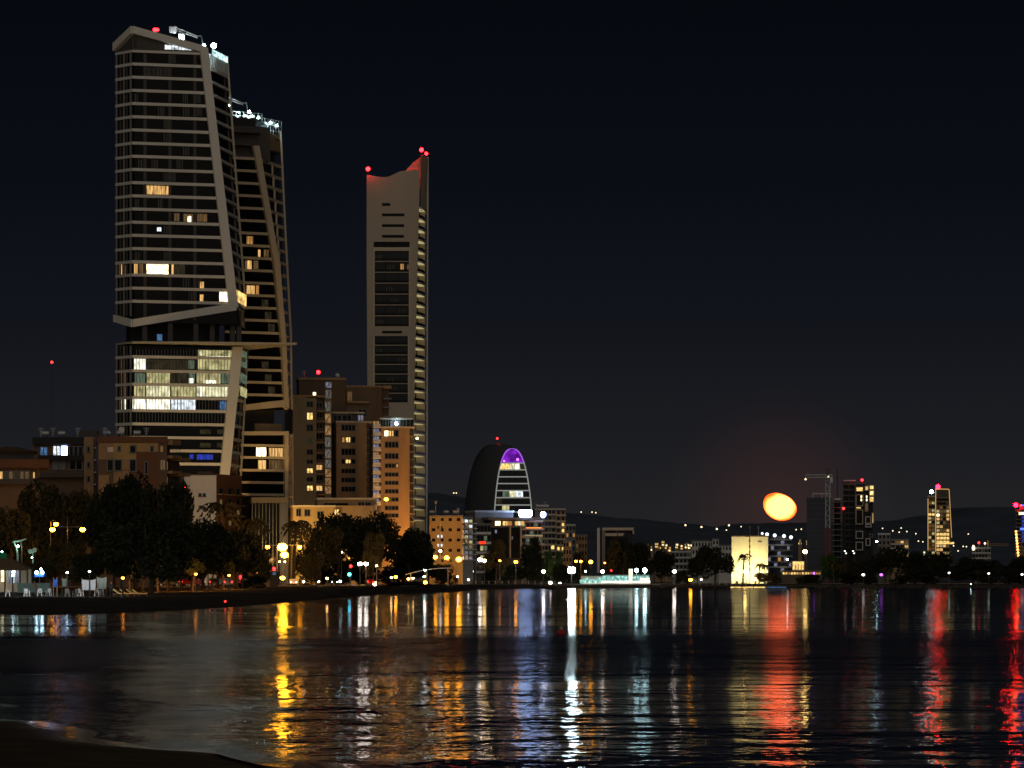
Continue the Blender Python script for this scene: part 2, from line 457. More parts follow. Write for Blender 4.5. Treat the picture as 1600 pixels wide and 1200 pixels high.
def make_beach():
    # the sand the camera stands on: its wet edge runs down across the lower corner of the view
    e0, e1 = Vector((PX(0, CH * F / 207), CH * F / 207)), Vector((PX(440, CH * F / 292), CH * F / 292))
    d = (e1 - e0).normalized(); nrm = Vector((-d.y, d.x)) * -1.0
    if nrm.y > 0: nrm = -nrm
    v, f = [], []
    r = random.Random(8)
    S = [-60 + 1.5 * i for i in range(75)]; T = [-4, -1.5, -0.4, 0.2, 0.8, 1.6, 3, 6, 12, 24, 50, 90]
    zt = [-0.5, -0.12, -0.01, 0.02, 0.05, 0.10, 0.18, 0.32, 0.5, 0.62, 0.7, 0.75]
    for s in S:
        wob = 0.5 * math.sin(s * 0.21) + 0.35 * math.sin(s * 0.53 + 1)
        for t, z in zip(T, zt):
            p = e0 + d * s + nrm * (t + wob)
            v.append((p.x, p.y, z + r.uniform(-0.012, 0.012)))
    n = len(T)
    for i in range(len(S) - 1):
        for j in range(n - 1):
            f.append((i * n + j, (i + 1) * n + j, (i + 1) * n + j + 1, i * n + j + 1))
    return MB().add(v, f)
def wet_edge(m):
    # sand is dark and glossy where the last wave left it, dry further up
    n, l = m.node_tree.nodes, m.node_tree.links
    tc = n.new('ShaderNodeTexCoord'); sp = n.new('ShaderNodeSeparateXYZ'); l.new(tc.outputs['Object'], sp.inputs[0])
    mr = n.new('ShaderNodeMapRange'); mr.inputs['From Min'].default_value = 0.02; mr.inputs['From Max'].default_value = 0.10
    mr.inputs['To Min'].default_value = 0.16; mr.inputs['To Max'].default_value = 0.95
    l.new(sp.outputs['Z'], mr.inputs['Value']); l.new(mr.outputs[0], n['Principled BSDF'].inputs['Roughness'])
wet_edge(M['sand'])
tag(obj('beach', make_beach(), M['sand'], smooth=True), kind='structure')

def make_puddle():
    # a film of sea water left on the sand by the last wave
    ring = [(332, 1171), (352, 1169), (380, 1172), (410, 1178), (440, 1184), (462, 1193), (458, 1200), (415, 1197), (388, 1191), (360, 1184), (340, 1177)]
    z = 0.13
    pts = []
    for px, py in ring:
        Y = (CH - z) * F / (py - HY); pts.append((PX(px, Y), Y, z))
    return MB().add(pts, [tuple(range(len(pts)))[::-1]])
pd = make_puddle()
tag(obj('puddle', pd, bpy.data.materials['sea_water']), kind='structure')

def ridge(name, prof, Yc, front, back, seed):
    r = random.Random(seed)
    xs = [prof[0][0] + (prof[-1][0] - prof[0][0]) * i / 160 for i in range(161)]
    def top(px):
        for (a, ya), (b, yb) in zip(prof, prof[1:]):
            if a <= px <= b:
                t = (px - a) / (b - a); t = t * t * (3 - 2 * t)
                return PZ(ya + (yb - ya) * t, Yc)
        return 0
    ts = [0, .15, .3, .45, .6, .75, .9, 1.0, 1.15, 1.4, 2.0]
    v, f = [], []
    for px in xs:
        h = top(px)
        for t in ts:
            y = Yc - front * (1 - t) if t <= 1 else Yc + back * (t - 1)
            k = t if t <= 1 else max(0, 2 - t)
            k = k * k * (3 - 2 * k)
            j = r.uniform(-1, 1) * h * 0.006
            v.append((PX(px, Yc), y, 1.0 + (h - 1) * k + j))
    n = len(ts)
    for i in range(len(xs) - 1):
        for j in range(n - 1):
            f.append((i * n + j, (i + 1) * n + j, (i + 1) * n + j + 1, i * n + j + 1))
    tag(obj(name, MB().add(v, f), M['hill'], smooth=True), kind='structure')
    def at(px, py):
        # where on the near slope a point of the photograph lies
        best = None
        for i in range(400):
            t = i / 400
            y = Yc - front * (1 - t)
            k = t * t * (3 - 2 * t)
            x = PX(px, y)
            pxx = 800 + x / Yc * F
            z = 1 + (top(pxx) - 1) * k
            e = abs(z - PZ(py, y))
            if best is None or e < best[0]: best = (e, Vector((x, y, z)))
        return best[1]
    return at
hill_near = ridge('hills', [(200, 750), (450, 758), (670, 772), (760, 783), (880, 803), (980, 812), (1060, 819), (1130, 827), (1230, 846), (1330, 872), (1420, 900)], 6000, 2600, 2500, 4)
hill_far = ridge('hills', [(950, 900), (1050, 838), (1150, 819), (1300, 817), (1380, 815), (1440, 806), (1487, 794), (1530, 793.5), (1600, 799), (1760, 812), (2100, 830)], 9000, 3800, 3000, 9)

# the moon, far beyond the hills: a gibbous body low in the sky
def make_moon():
    Y = 40000.0
    c = P3(1219, 790, Y)
    R = 29.0 / F * Y
    a = math.radians(-24)
    v, f = [], []
    nu, nv = 40, 16
    for j in range(nv + 1):
        th = math.pi * j / nv
        for i in range(nu):
            ph = 2 * math.pi * i / nu
            x, z = math.cos(ph) * math.sin(th), math.sin(ph) * math.sin(th)
            y = math.cos(th)
            z *= 0.62 if z > 0 else 0.78
            x *= 0.93
            X, Z = x * math.cos(a) - z * math.sin(a), x * math.sin(a) + z * math.cos(a)
            v.append((c.x + R * X, c.y + R * y * 0.8, c.z + R * Z))
    for j in range(nv):
        for i in range(nu):
            f.append((j * nu + i, j * nu + (i + 1) % nu, (j + 1) * nu + (i + 1) % nu, (j + 1) * nu + i))
    return MB().add(v, f)
tag(obj('moon', make_moon(), M['moon_light'], smooth=True), 'large orange gibbous moon low in the sky above the floodlit block', 'moon')
# ------------------------------------------------------------------ building helpers
def pane_between(mb, a, b, z0, z1, inset, t=0.12, a1=None, b1=None):
    """an upright pane between plan points a -> b (front runs anticlockwise), set back by inset; a1, b1 are the same corners at the top"""
    a, b = Vector(a), Vector(b)
    a1, b1 = Vector(a1 or a), Vector(b1 or b)
    u = (b - a).normalized(); n = Vector((u.y, -u.x))
    pts = lambda p, q, z: [(*(p - n * inset), z), (*(q - n * inset), z), (*(q - n * (inset + t)), z), (*(p - n * (inset + t)), z)]
    return mb.prism(pts(a, b, z0), pts(a1, b1, z1))

def lit(parent, fac, x0, y0, x1, y1, mat, o=0.0, bars=0, name='window', frame='frame_metal'):
    """a lit window given by its place in the photograph on a facade, with real mullions"""
    s0, s1, z0, z1 = fac.rect(x0, y0, x1, y1)
    w = obj(name, fac.box(MB(), s0, s1, z0, z1, o - 0.10, o), M[mat], parent)
    if bars:
        fm = MB(); t = 0.07
        for i in range(bars + 2):
            s = s0 + (s1 - s0) * i / (bars + 1)
            fac.box(fm, s - t, s + t, z0 - t, z1 + t, o + 0.003, o + 0.08)
        obj('frame', fm, M[frame], w)
    return w

def window(parent, fac, x0, y0, x1, y1, mat='glass', bars=1, frame='frame_metal', o=0.0, t=0.10, sill=None):
    s0, s1, z0, z1 = fac.rect(x0, y0, x1, y1)
    fm = MB()
    for i in range(bars + 2):
        s = s0 + (s1 - s0) * i / (bars + 1)
        fac.box(fm, s - t, s + t, z0, z1, o - 0.05, o + 0.16)
    fac.box(fm, s0 - t, s1 + t, z1, z1 + 2 * t, o - 0.05, o + 0.165)
    fac.box(fm, s0 - 2 * t, s1 + 2 * t, z0 - 2 * t, z0, o - 0.05, o + 0.25)
    w = obj('window', fm, M[frame], parent)
    obj('pane', fac.box(MB(), s0 + t, s1 - t, z0, z1, o - 0.05, o + 0.05), M[mat], w)
    return w

def body(parent, fac, x0, ytop, x1, mat, depth, ybot=None, o=0.0, name='wall'):
    s0, s1, _, z1 = fac.rect(x0, ytop, x1, ytop + 1)
    z0 = GZ - 0.3 if ybot is None else fac.z((x0 + x1) / 2, ybot)
    return obj(name, fac.box(MB(), s0, s1, z0, z1, o - depth, o), M[mat], parent)

def slab(parent, fac, x0, y0, x1, y1, mat, o0, o1, name='slab'):
    s0, s1, z0, z1 = fac.rect(x0, y0, x1, y1)
    return obj(name, fac.box(MB(), s0, s1, z0, z1, o0, o1), M[mat], parent)

def railing(parent, fac, x0, x1, ybase, h, o, n=6, mat='frame_metal', name='railing'):
    s0, s1 = fac.s(x0), fac.s(x1); z = fac.z((x0 + x1) / 2, ybase)
    m = MB()
    fac.box(m, s0, s1, z + h - 0.06, z + h, o - 0.05, o)
    for i in range(n + 1):
        s = s0 + (s1 - s0) * i / n
        fac.box(m, s - 0.03, s + 0.03, z, z + h - 0.061, o - 0.045, o - 0.005)
    return obj(name, m, M[mat], parent)

def water_tank(parent, p, k=1.0):
    m = MB(); x, y, z = p
    for dx in (-0.5, 0.5):
        for dy in (-0.5, 0.5):
            m.tube((x + dx * k, y + dy * k, z), (x + dx * k, y + dy * k, z + 0.7 * k), 0.05 * k, n=5)
    obj('tank_stand', m, M['frame_metal'], parent)
    t = MB(); t.tube((x - 0.9 * k, y, z + 1.3 * k), (x + 0.9 * k, y, z + 1.3 * k), 0.6 * k, n=10)
    return obj('water_tank', t, M['pale_metal'], parent)

def antenna(parent, p, h=3.5):
    m = MB(); x, y, z = p
    m.tube((x, y, z), (x, y, z + h), 0.08, 0.05, 6)
    for i in range(4):
        zz = z + h - 0.2 - 0.35 * i
        m.bar((x - 0.6 + 0.1 * i, y, zz), (x + 0.6 - 0.1 * i, y, zz), (0, 0.03, 0), (0, 0, 0.03))
    return obj('antenna', m, M['pale_metal'], parent)

def dish(parent, p, r=0.7):
    m = MB(); x, y, z = p
    m.tube((x, y, z), (x, y, z + 1.2), 0.06, n=6)
    m.tube((x, y - 0.05, z + 1.3), (x + 0.1, y - 0.35, z + 1.45), 0.15, r, 12)
    return obj('satellite_dish', m, M['white_plastic'], parent)

def beacon(parent, p, mat='lamp_red', r=0.7, mast=2.0):
    m = MB(); m.tube((p[0], p[1], p[2] - mast), (p[0], p[1], p[2] - r * 0.8), 0.12, 0.08, 6)
    s = obj('beacon_mast', m, M['frame_metal'], parent)
    return obj('beacon', MB().ball(p, r, 10, 6), M[mat], s)

# ------------------------------------------------------------------ the tall tower with a tilted white frame
def frame_tower():
    T = root('apartment_tower', 'tallest dark glass tower wrapped in a slanting white frame with bright office floors', 'tower', (PX(280, 1060), 1060, GZ))
    fa = Fac(207, 1050, 383, 1059)
    fl = Fac(180, 1056, 207, 1050)
    lerp = lambda a, b, t: a + (b - a) * t
    zA, zB = fa.z(318, 75), fa.z(372, 480)
    zC, zD = fa.z(378, 545), fa.z(348, 745)
    def corners(z):
        if z > zB - 8:
            t = (zA - z) / (zA - zB); p2, p3 = lerp(319, 373, t), lerp(355, 384, t)
        else:
            t = (zC - z) / (zC - zD); p2, p3 = lerp(379, 349, t), lerp(387, 376, t)
        c2 = fa.A + fa.u * fa.s(p2)
        return [Vector(fl.A), Vector(fa.A), c2, Vector((PX(p3, 1078), 1078)), Vector((PX(183, 1094), 1094))]
    H = 20.6 / F * 1050; sh = 0.82
    zs_up = [PZ(79 + 20.6 * k + 2.4, 1050) for k in range(20)]
    zs_lo = [PZ(534 + 6, 1050)] + [PZ(y + 2.4, 1050) for y in (557, 579, 600, 621, 641, 662, 683, 703.5, 724, 745)]
    # floors: every slab, and the glass between the pillars, is a piece of its own
    split = [227, 266, 305]
    for k, z in enumerate(zs_up + zs_lo):
        low = k >= len(zs_up)
        c, c1 = corners(z), corners(z + sh)
        if not (low and z == zs_lo[0]):
            m = MB()
            m.prism([(*p, z) for p in c], [(*p, z + sh) for p in c1])
            obj('floor_slab', m, M['white_concrete'], T)
        zt = z + sh
        if not low: zb = zs_up[k + 1] + sh if k + 1 < len(zs_up) else None
        else:
            j = k - len(zs_up); zb = zs_lo[j + 1] + sh if j + 1 < len(zs_lo) else GZ
        if zb is None: zb = fa.z(290, 505)
        cb, ct = corners(zb), corners(z)
        ss = [0.0] + [fa.s(p) for p in split]
        for i in range(4):
            sa = ss[i]
            if i < 3: sb0 = sb1 = ss[i + 1]
            else: sb0, sb1 = (cb[2] - fa.A).dot(fa.u), (ct[2] - fa.A).dot(fa.u)
            if sb1 - sa < 0.6: continue
            P = lambda s: fa.A + fa.u * s
            obj('pane', pane_between(MB(), P(sa), P(sb0), zb, z, 0.6, a1=P(sa), b1=P(sb1)), M['glass'], T)
        obj('pane', pane_between(MB(), fl.A, fl.B, zb, z, 0.5), M['glass'], T)
        obj('pane', pane_between(MB(), cb[2], cb[3], zb, z, 0.5, a1=ct[2], b1=ct[3]), M['glass'], T)
    # solid core behind the glass
    for z0, z1 in ((GZ, zs_lo[0]), (fa.z(290, 500), zs_up[0])):
        def ins(z):
            c = corners(z); g = sum((Vector(p) for p in c), Vector((0, 0))) / 5
            return [(*(g + (p - g) * 0.80), z) for p in c]
        obj('core', MB().prism(ins(z0), ins(z1)), M['core_wall'], T)
    # open storey between the two blocks
    obj('recess_wall', fa.box(MB(), fa.s(212), fa.s(352), fa.z(300, 536), fa.z(300, 497), -16, -9), M['core_wall'], T)
    for px, py0 in ((227, 503), (267, 500), (307, 492), (335, 486), (367, 484), (377, 484)):
        obj('pillar', fa.box(MB(), fa.s(px) - 0.7, fa.s(px) + 0.7, fa.z(px, 534), fa.z(px, py0), -4.5 if px > 330 else -2.0, -3.2 if px > 330 else -0.8), M['dark_wall'], T)
    # pillars and fins in front of the glass
    for px in split:
        obj('pillar', fa.box(MB(), fa.s(px) - 0.45, fa.s(px) + 0.45, fa.z(px, 500), fa.z(px, 82), -0.58, -0.45), M['dark_wall'], T)
    for i, px in enumerate((181, 187, 192.5, 197, 203)):
        for y0, y1 in ((78, 494), (540, 860)):
            obj('fin', fl.box(MB(), fl.s(px) - 0.18, fl.s(px) + 0.18, fl.z(px, y1), fl.z(px, y0), -0.48, -0.02), M['dark_wall'] if i % 2 else M['grey_wall'], T)
    for i in range(34):
        px = 209 + i * 4.9
        obj('mullion', fa.box(MB(), fa.s(px) - 0.07, fa.s(px) + 0.07, fa.z(px, 660), fa.z(px, 546), -0.59, -0.45), M['frame_metal'], T)
    # the white ribbon frame
    fr = MB()
    fa.poly(fr, [(207, 52.5), (207, 41), (322, 73), (322, 83.5)], -1.2, 0.8)
    obj('frame_beam', fr, M['white_concrete'], T)
    fr = MB(); fl.poly(fr, [(179, 80), (179, 68), (207, 41), (207, 52.5)], -1.2, 0.75)
    obj('frame_beam', fr, M['white_concrete'], T)
    fr = MB(); fa.poly(fr, [(311.5, 75), (324, 75.5), (371.5, 481), (356.5, 477)], -1.0, 0.9)
    obj('frame_column', fr, M['white_concrete'], T)
    fr = MB(); fa.poly(fr, [(207, 511), (207, 499), (369, 473), (369, 485)], -1.4, 0.7)
    obj('frame_beam', fr, M['white_concrete'], T)
    fr = MB(); fl.poly(fr, [(179.5, 503), (179.5, 492), (207, 499), (207, 511)], -1.4, 0.65)
    obj('frame_beam', fr, M['white_concrete'], T)
    fr = MB(); fa.poly(fr, [(363, 542), (378.5, 542), (357, 752), (342, 752)], -1.0, 0.9)
    obj('frame_column', fr, M['white_concrete'], T)
    # far edge posts
    for (a, ya, b, yb) in ((355, 88, 384, 478), (387, 545, 376, 750)):
        p, q = Vector((PX(a, 1078), 1078, PZ(ya, 1078))), Vector((PX(b, 1078), 1078, PZ(yb, 1078)))
        obj('edge_post', MB().bar(p, q, (0.28, 0, 0), (0, 0.4, 0)), M['beige_concrete'], T)
    # crown storey under the sloping beam, and the roof
    m = MB(); fa.poly(m, [(207, 80), (207, 52), (314, 81), (314, 80.5)], -1.6, -0.9)
    obj('crown_wall', m, M['dark_wall'], T)
    m = MB(); fl.poly(m, [(180, 82), (180, 79), (207, 52), (207, 80)], -1.5, -0.9)
    obj('crown_wall', m, M['dark_wall'], T)
    z = PZ(86, 1060)
    c = corners(z - 1)
    obj('roof', MB().prism([(*p, z) for p in c], [(*p, z + 0.6) for p in c]), M['dark_wall'], T)
    cr = Fac(322, 1056, 357, 1079)
    m = MB(); cr.poly(m, [(326, 110), (326, 84), (354.5, 97), (354.5, 118)], -0.6, 0.15)
    obj('screen_wall', m, M['pale_metal'], T)
    for i in range(9):
        px = 328 + i * 3.1
        y0, y1 = 87 + i * 1.3, 106 + i * 1.1
        cr_m = MB(); cr.box(cr_m, cr.s(px), cr.s(px) + 0.9, cr.z(px, y1), cr.z(px, y0), 0.16, 0.3)
        obj('screen_panel', cr_m, M['white_concrete'], T)
    lit(T, fa, 258, 70.5, 311, 78.5, 'lit_white', -0.85, 9)
    lit(T, cr, 330, 83, 354, 92, 'crown_light', 0.4, 5)
    # windows with the lights on
    W = lambda *a, **k: lit(T, fa, *a, **dict(dict(o=-0.52), **k))
    W(229, 290, 265, 303.5, 'lit_warm', bars=5); W(272.5, 333, 281, 345, 'lit_dim', bars=1); W(287, 334, 302, 346, 'lit_dim', bars=1)
    W(293.5, 337.5, 299, 346.5, 'lit_bright', o=-0.48); W(308.5, 334, 324, 346, 'lit_dim', bars=1)
    W(228.5, 413, 266, 428.5, 'lit_bright', bars=0); W(266.6, 413, 272, 428.5, 'lit_warm'); W(209, 412, 216, 427, 'lit_warm', bars=1); W(218, 412, 227, 428, 'lit_dim', bars=2)
    W(274, 413, 289, 428, 'lit_faint', bars=2)
    W(313, 440, 319, 450, 'lit_warm'); W(313, 460, 318.5, 470.5, 'lit_warm'); W(343, 456, 357, 471, 'lit_bright', bars=1); W(246, 355, 252.5, 361, 'lit_white')
    WL = lambda *a, **k: lit(T, fl, *a, **dict(dict(o=-0.44), **k))
    WL(184.5, 413, 188.5, 430, 'lit_warm'); WL(193.5, 414, 196.5, 429, 'lit_dim')
    for y in (582, 603, 623.5): WL(184.5, y, 188.2, y + 16.5, 'lit_dim' if y < 620 else 'office_yellow'); WL(193.2, y, 196.6, y + 16.5, 'lit_dim' if y < 620 else 'office_white')
    WL(184.5, 561, 188.2, 577, 'lit_dim')
    fr_ = Fac(371, 1059, 385, 1077)
    lit(T, fr_, 370, 457, 384.5, 475, 'lit_gold', 0.1, 1)
    for i, (y, mt) in enumerate(((548, 'office_green'), (560, 'office_green'), (585, 'office_green'), (606, 'office_yellow'))):
        lit(T, Fac(374, 1059, 386, 1077), 376, y, 385.5, y + (10 if i == 0 else 14), mt, 0.05)
    W(310, 547, 362, 556.5, 'office_yellow', bars=0); W(312, 549, 318, 555, 'office_bright', o=-0.49)
    W(209, 560.5, 228, 577.5, 'office_white'); W(230, 562, 305, 577, 'lit_faint'); W(310, 560, 362, 577.5, 'office_yellow'); W(322, 556.6, 361, 560, 'office_white', o=-0.49)
    W(295, 563, 304, 576, 'office_green', o=-0.49)
    W(211, 583, 227, 599, 'office_green'); W(230, 582.5, 266, 599, 'office_yellow'); W(268, 583, 294, 599, 'lit_faint'); W(295.5, 582.5, 305, 599, 'office_green'); W(296, 591, 303, 598.5, 'office_white', o=-0.49)
    W(308, 582.5, 345, 599, 'office_yellow'); W(346, 582.5, 359, 599, 'office_green'); W(322, 594, 338, 599, 'office_white', o=-0.49)
    W(210, 603, 227, 619.5, 'office_yellow'); W(229, 603, 266, 619.5, 'office_bright'); W(268, 604, 306, 619.5, 'office_yellow'); W(308, 603, 357, 619.5, 'office_bright'); W(313, 604, 317, 619, 'office_white', o=-0.49)
    W(208, 623, 228, 640, 'office_white'); W(230, 623, 266, 640, 'office_white'); W(267, 623, 306, 640, 'lit_white', bars=6); W(344, 627, 355, 640, 'lit_blue')
    for y in (665, 686): W(313, y + 6, 330, y + 13, 'lit_faint'); W(340, y + 6, 350, y + 13, 'lit_faint')
    W(297, 710, 303, 717, 'lit_deepblue'); W(308, 710, 333, 718, 'lit_deepblue', bars=3); W(246, 522, 254, 532, 'lit_blue')
    rg = random.Random(17)
    for k in range(34):  # faint glowing panes added at random to vary the black glass
        fl_i = rg.randrange(0, 19); x0 = rg.choice([209, 217, 229, 238, 248, 257, 268, 277, 287, 296, 307]); w_ = rg.choice([6, 8, 8.5])
        y0 = 79 + 20.6 * fl_i + 5.5
        if fl_i in (10, 12, 16): continue
        W(x0, y0, x0 + w_, y0 + 13.5, 'lit_ghost', o=-0.55, bars=1)
    # the blade-like slab between the blocks, running out to a point
    z = PZ(537, 1050)
    a = [Vector((PX(181, 1057), 1057)), Vector((PX(207, 1048), 1048)), Vector((PX(300, 1049), 1049)), Vector((PX(464, 1054), 1054)), Vector((PX(388, 1080), 1080)), Vector((PX(190, 1085), 1085))]
    obj('canopy', MB().prism([(*p, z) for p in a], [(*p, z + 0.55) for p in a]), M['beige_concrete'], T)
    # rooftop machines
    beacon(T, P3(242, 46.5, 1054), 'lamp_red', 0.55, 2.2)
    beacon(T, P3(246, 46.5, 1054), 'lamp_red', 0.45, 2.2)
    return T
frame_tower()

def roof_crane(label, P, flip=1):
    # a small luffing maintenance crane: counterweight box, turret, jib, hook line
    o = P((0, 0))
    R = root('roof_crane', label, 'crane', o)
    m = MB(); m.box(o.x - 0.9, o.y - 0.9, o.z, o.x + 0.9, o.y + 0.9, o.z + 2.0); obj('turret', m, M['crane_white'], R)
    m = MB(); m.box(o.x - 3.6, o.y - 0.9, o.z + 2.3, o.x - 1.4, o.y + 0.9, o.z + 4.1); obj('counterweight', m, M['crane_white'], R)
    m = MB()
    p, q = Vector((o.x - 1.5, o.y, o.z + 3.0)), Vector((o.x + 4.6, o.y, o.z + 0.9))
    for dz in (0, 0.8):
        for dy in (-0.4, 0.4):
            m.bar(p + Vector((0, dy, dz)), q + Vector((0, dy, dz * 0.6)), (0, 0.09, 0), (0, 0, 0.1))
    for i in range(9):
        t, t2 = i / 9, (i + 1) / 9
        a, b = p.lerp(q, t), p.lerp(q, t2) + Vector((0, 0, 0.8 - 0.3 * t2))
        m.bar(a + Vector((0, -0.4, 0)), b + Vector((0, -0.4, 0)), (0, 0.06, 0), (0.07, 0, 0))
    obj('jib', m, M['crane_white'], R)
    m = MB(); m.path([q + Vector((0, 0, 0.5)), q + Vector((1.1, 0, 0.6)), q + Vector((1.5, 0, -2.4))], 0.08); obj('hoist_line', m, M['pale_metal'], R)
    obj('work_lamp', MB().ball((o.x + 0.2, o.y - 1.6, o.z + 0.6), 0.22), M['lamp_flood'], R)
    obj('work_lamp', MB().ball((o.x - 2.2, o.y - 2.2, o.z + 0.5), 0.20), M['lamp_flood'], R)
    obj('work_lamp', MB().ball((q.x + 2.0, q.y - 0.3, q.z - 2.3), 0.42), M['lamp_cool'], R)
    return R
roof_crane('white roof crane under work lamps on top of the tallest tower', lambda p: P3(284, 64, 1066))
roof_crane('small white crane on the shorter tower roof beside the scaffolding', lambda p: P3(357, 168, 1155))

def roof_flood(label, p, mat='lamp_flood', r=0.7):
    R = root('floodlight', label, 'floodlight', p)
    m = MB(); m.tube(p, (p.x, p.y, p.z + 2.4), 0.1, 0.08, 6); obj('pole', m, M['frame_metal'], R)
    h = obj('lamp_housing', MB().box(p.x - 0.8, p.y - 0.1, p.z + 2.3, p.x + 0.8, p.y + 0.5, p.z + 3.1), M['frame_metal'], R)
    obj('lamp_glass', MB().ball((p.x, p.y - 0.3, p.z + 2.7), r, sy=0.5), M[mat], h)
    return R
roof_flood('dazzling white work floodlight above the screen wall of the tallest tower', P3(334, 86, 1058))

# ------------------------------------------------------------------ the second tower of the pair
def second_tower():
    T = root('apartment_tower', 'shorter dark tower behind the tallest one with pale slanting frame and scaffolded top', 'tower', (PX(410, 1150), 1150, GZ))
    Y0 = 1130
    fa = Fac(352, Y0, 446, 1139)
    lerp = lambda a, b, t: a + (b - a) * t
    zT, zM, zL = fa.z(400, 228), fa.z(445, 634), fa.z(448, 674)
    def corners(z):
        if z > zM - 3:
            t = (zT - z) / (zT - zM); p2 = lerp(401, 447, t ** 0.86 if t > 0 else 0); p3 = lerp(438, 456, max(0, (PZ(190, 1155) - z) / (PZ(190, 1155) - zM)) ** 0.75)
        else: p2, p3 = 449, 457
        return [Vector(fa.A), fa.A + fa.u * fa.s(p2), Vector((PX(p3, 1158), 1158)), Vector((PX(356, 1170), 1170))]
    ys = [248 + 19.4 * k for k in range(20)]
    zs = [fa.z(400, y + 2.2) for y in ys]
    sh = 0.8
    def floor(z, zb, edge=True):
        c, c1 = corners(z), corners(z + sh)
        obj('floor_slab', MB().prism([(*p, z) for p in c], [(*p, z + sh) for p in c1]), M['beige_concrete'], T)
        cb = corners(zb)
        P = lambda s: fa.A + fa.u * s
        mid = fa.s(400)
        e0, e1 = (cb[1] - fa.A).dot(fa.u), (c[1] - fa.A).dot(fa.u)
        obj('pane', pane_between(MB(), P(0), P(mid), zb, z, 0.6), M['glass'], T)
        if e1 - mid > 0.5: obj('pane', pane_between(MB(), P(mid), P(e0), zb, z, 0.6, a1=P(mid), b1=P(e1)), M['glass'], T)
        obj('pane', pane_between(MB(), cb[1], cb[2], zb, z, 1.4, a1=c[1], b1=c[2]), M['blue_cladding'], T)
    for k, z in enumerate(zs):
        floor(z, zs[k + 1] + sh if k + 1 < len(zs) else fa.z(410, 640))
    lows = [fa.z(410, y + 2) for y in (677, 696, 715, 735, 754, 773)]
    for k, z in enumerate(lows):
        floor(z, lows[k + 1] + sh if k + 1 < len(lows) else GZ)
    for z0, z1 in ((GZ, lows[0]), (fa.z(410, 636), PZ(196, 1155))):
        def ins(z):
            c = corners(z); g = sum((Vector(p) for p in c), Vector((0, 0))) / 4
            return [(*(g + (p - g) * 0.78), z) for p in c]
        obj('core', MB().prism(ins(z0), ins(z1)), M['core_wall'], T)
    obj('recess_wall', fa.box(MB(), fa.s(372), fa.s(436), fa.z(410, 680), fa.z(410, 630), -12, -4), M['core_wall'], T)
    obj('roof_terrace', fa.box(MB(), fa.s(404), fa.s(446), fa.z(410, 674), fa.z(410, 661), -12, -3), M['tan_wall'], T)
    # frame: slanting column in two lengths, foot beam, lower frame, outer posts
    def fp(pts, name):
        m = MB(); fa.poly(m, pts, -1.0, 0.8); obj(name, m, M['beige_concrete'], T)
    fp([(394.5, 228), (404, 228), (435.5, 410), (427, 410)], 'frame_column')
    fp([(427, 410.2), (435.5, 410.2), (446, 530), (438.5, 530)], 'frame_column')
    fp([(438.5, 530.2), (446, 530.2), (449.5, 640), (442.5, 628)], 'frame_column')
    fp([(376, 642), (376, 633), (442, 625), (447.5, 640.5), (442, 636)], 'frame_beam')
    fp([(378, 680), (378, 674), (449.5, 674), (449.5, 680)], 'frame_beam')
    fp([(444, 680.3), (449.5, 680.3), (449.5, 862), (444, 862)], 'frame_column')
    for (a, ya, b, yb) in ((438.5, 205, 446, 360), (446, 360, 454.5, 520), (454.5, 520, 456, 640), (457, 678, 457.5, 865)):
        obj('edge_post', MB().bar(P3(a, ya, 1157), P3(b, yb, 1157), (0.30, 0, 0), (0, 0.5, 0)), M['beige_concrete'], T)
    for k, z in enumerate(zs + lows):
        c = corners(z)
        p = c[1].lerp(c[2], 0.55)
        obj('balcony_post', MB().box(p.x - 0.3, p.y - 0.3, z - 3.1, p.x + 0.3, p.y + 0.3, z - 0.002), M['beige_concrete'], T)
    # unfinished top: shaft head, slabs
    obj('shaft_head', fa.box(MB(), fa.s(366), fa.s(428), fa.z(400, 250), fa.z(400, 196), -16, -3), M['dark_wall'], T)
    for y in (246, 228, 208):
        c = corners(fa.z(400, y)); z = fa.z(400, y)
        obj('floor_slab', MB().prism([(*p, z) for p in c], [(*p, z + 0.5) for p in c]), M['dark_wall'], T)
    obj('tarpaulin', Fac(421, 1146, 438, 1158).box(MB(), 0, Fac(421, 1146, 438, 1158).L, PZ(236, 1150), PZ(210, 1150), -0.15, 0.15), M['tan_wall'], T)
    # glazed lobby box at the foot
    gl = Fac(393, 1124, 450, 1126)
    obj('lobby_glass', gl.box(MB(), gl.s(394), gl.s(437), GZ, gl.z(420, 786), -5, 0), M['glass'], T)
    obj('lobby_roof', gl.box(MB(), gl.s(393), gl.s(450), gl.z(420, 785.7), gl.z(420, 777), -6, 0.4), M['dark_wall'], T)
    obj('lobby_glass', gl.box(MB(), gl.s(438), gl.s(450), GZ, gl.z(420, 786), -5.5, -0.4), M['blue_cladding'], T)
    for i in range(9):
        px = 394 + i * 5.4
        obj('mullion', gl.box(MB(), gl.s(px) - 0.06, gl.s(px) + 0.06, GZ, gl.z(px, 786.3), 0.0, 0.12), M['frame_metal'], T)
    W = lambda *a, **k: lit(T, fa, *a, **dict(dict(o=-0.5), **k))
    W(386, 369, 396.5, 381, 'lit_orange', bars=1); W(404.5, 390, 408, 401, 'lit_warm'); W(413, 390, 421, 401, 'lit_dim', bars=1); W(387.5, 407, 394, 421, 'lit_warm'); W(384, 407, 387, 421, 'lit_dim'); W(397, 407, 404.5, 420, 'lit_dim', bars=1)
    W(386, 446, 399, 460, 'lit_warm', bars=1); W(401, 446, 405.5, 460, 'lit_orange')
    W(401, 699, 417, 714, 'lit_bright', bars=1); W(421, 700, 443, 714, 'lit_warm', bars=4); W(404, 719, 416.5, 733, 'lit_warm', bars=1); W(421, 719, 443, 733, 'lit_dim', bars=4)
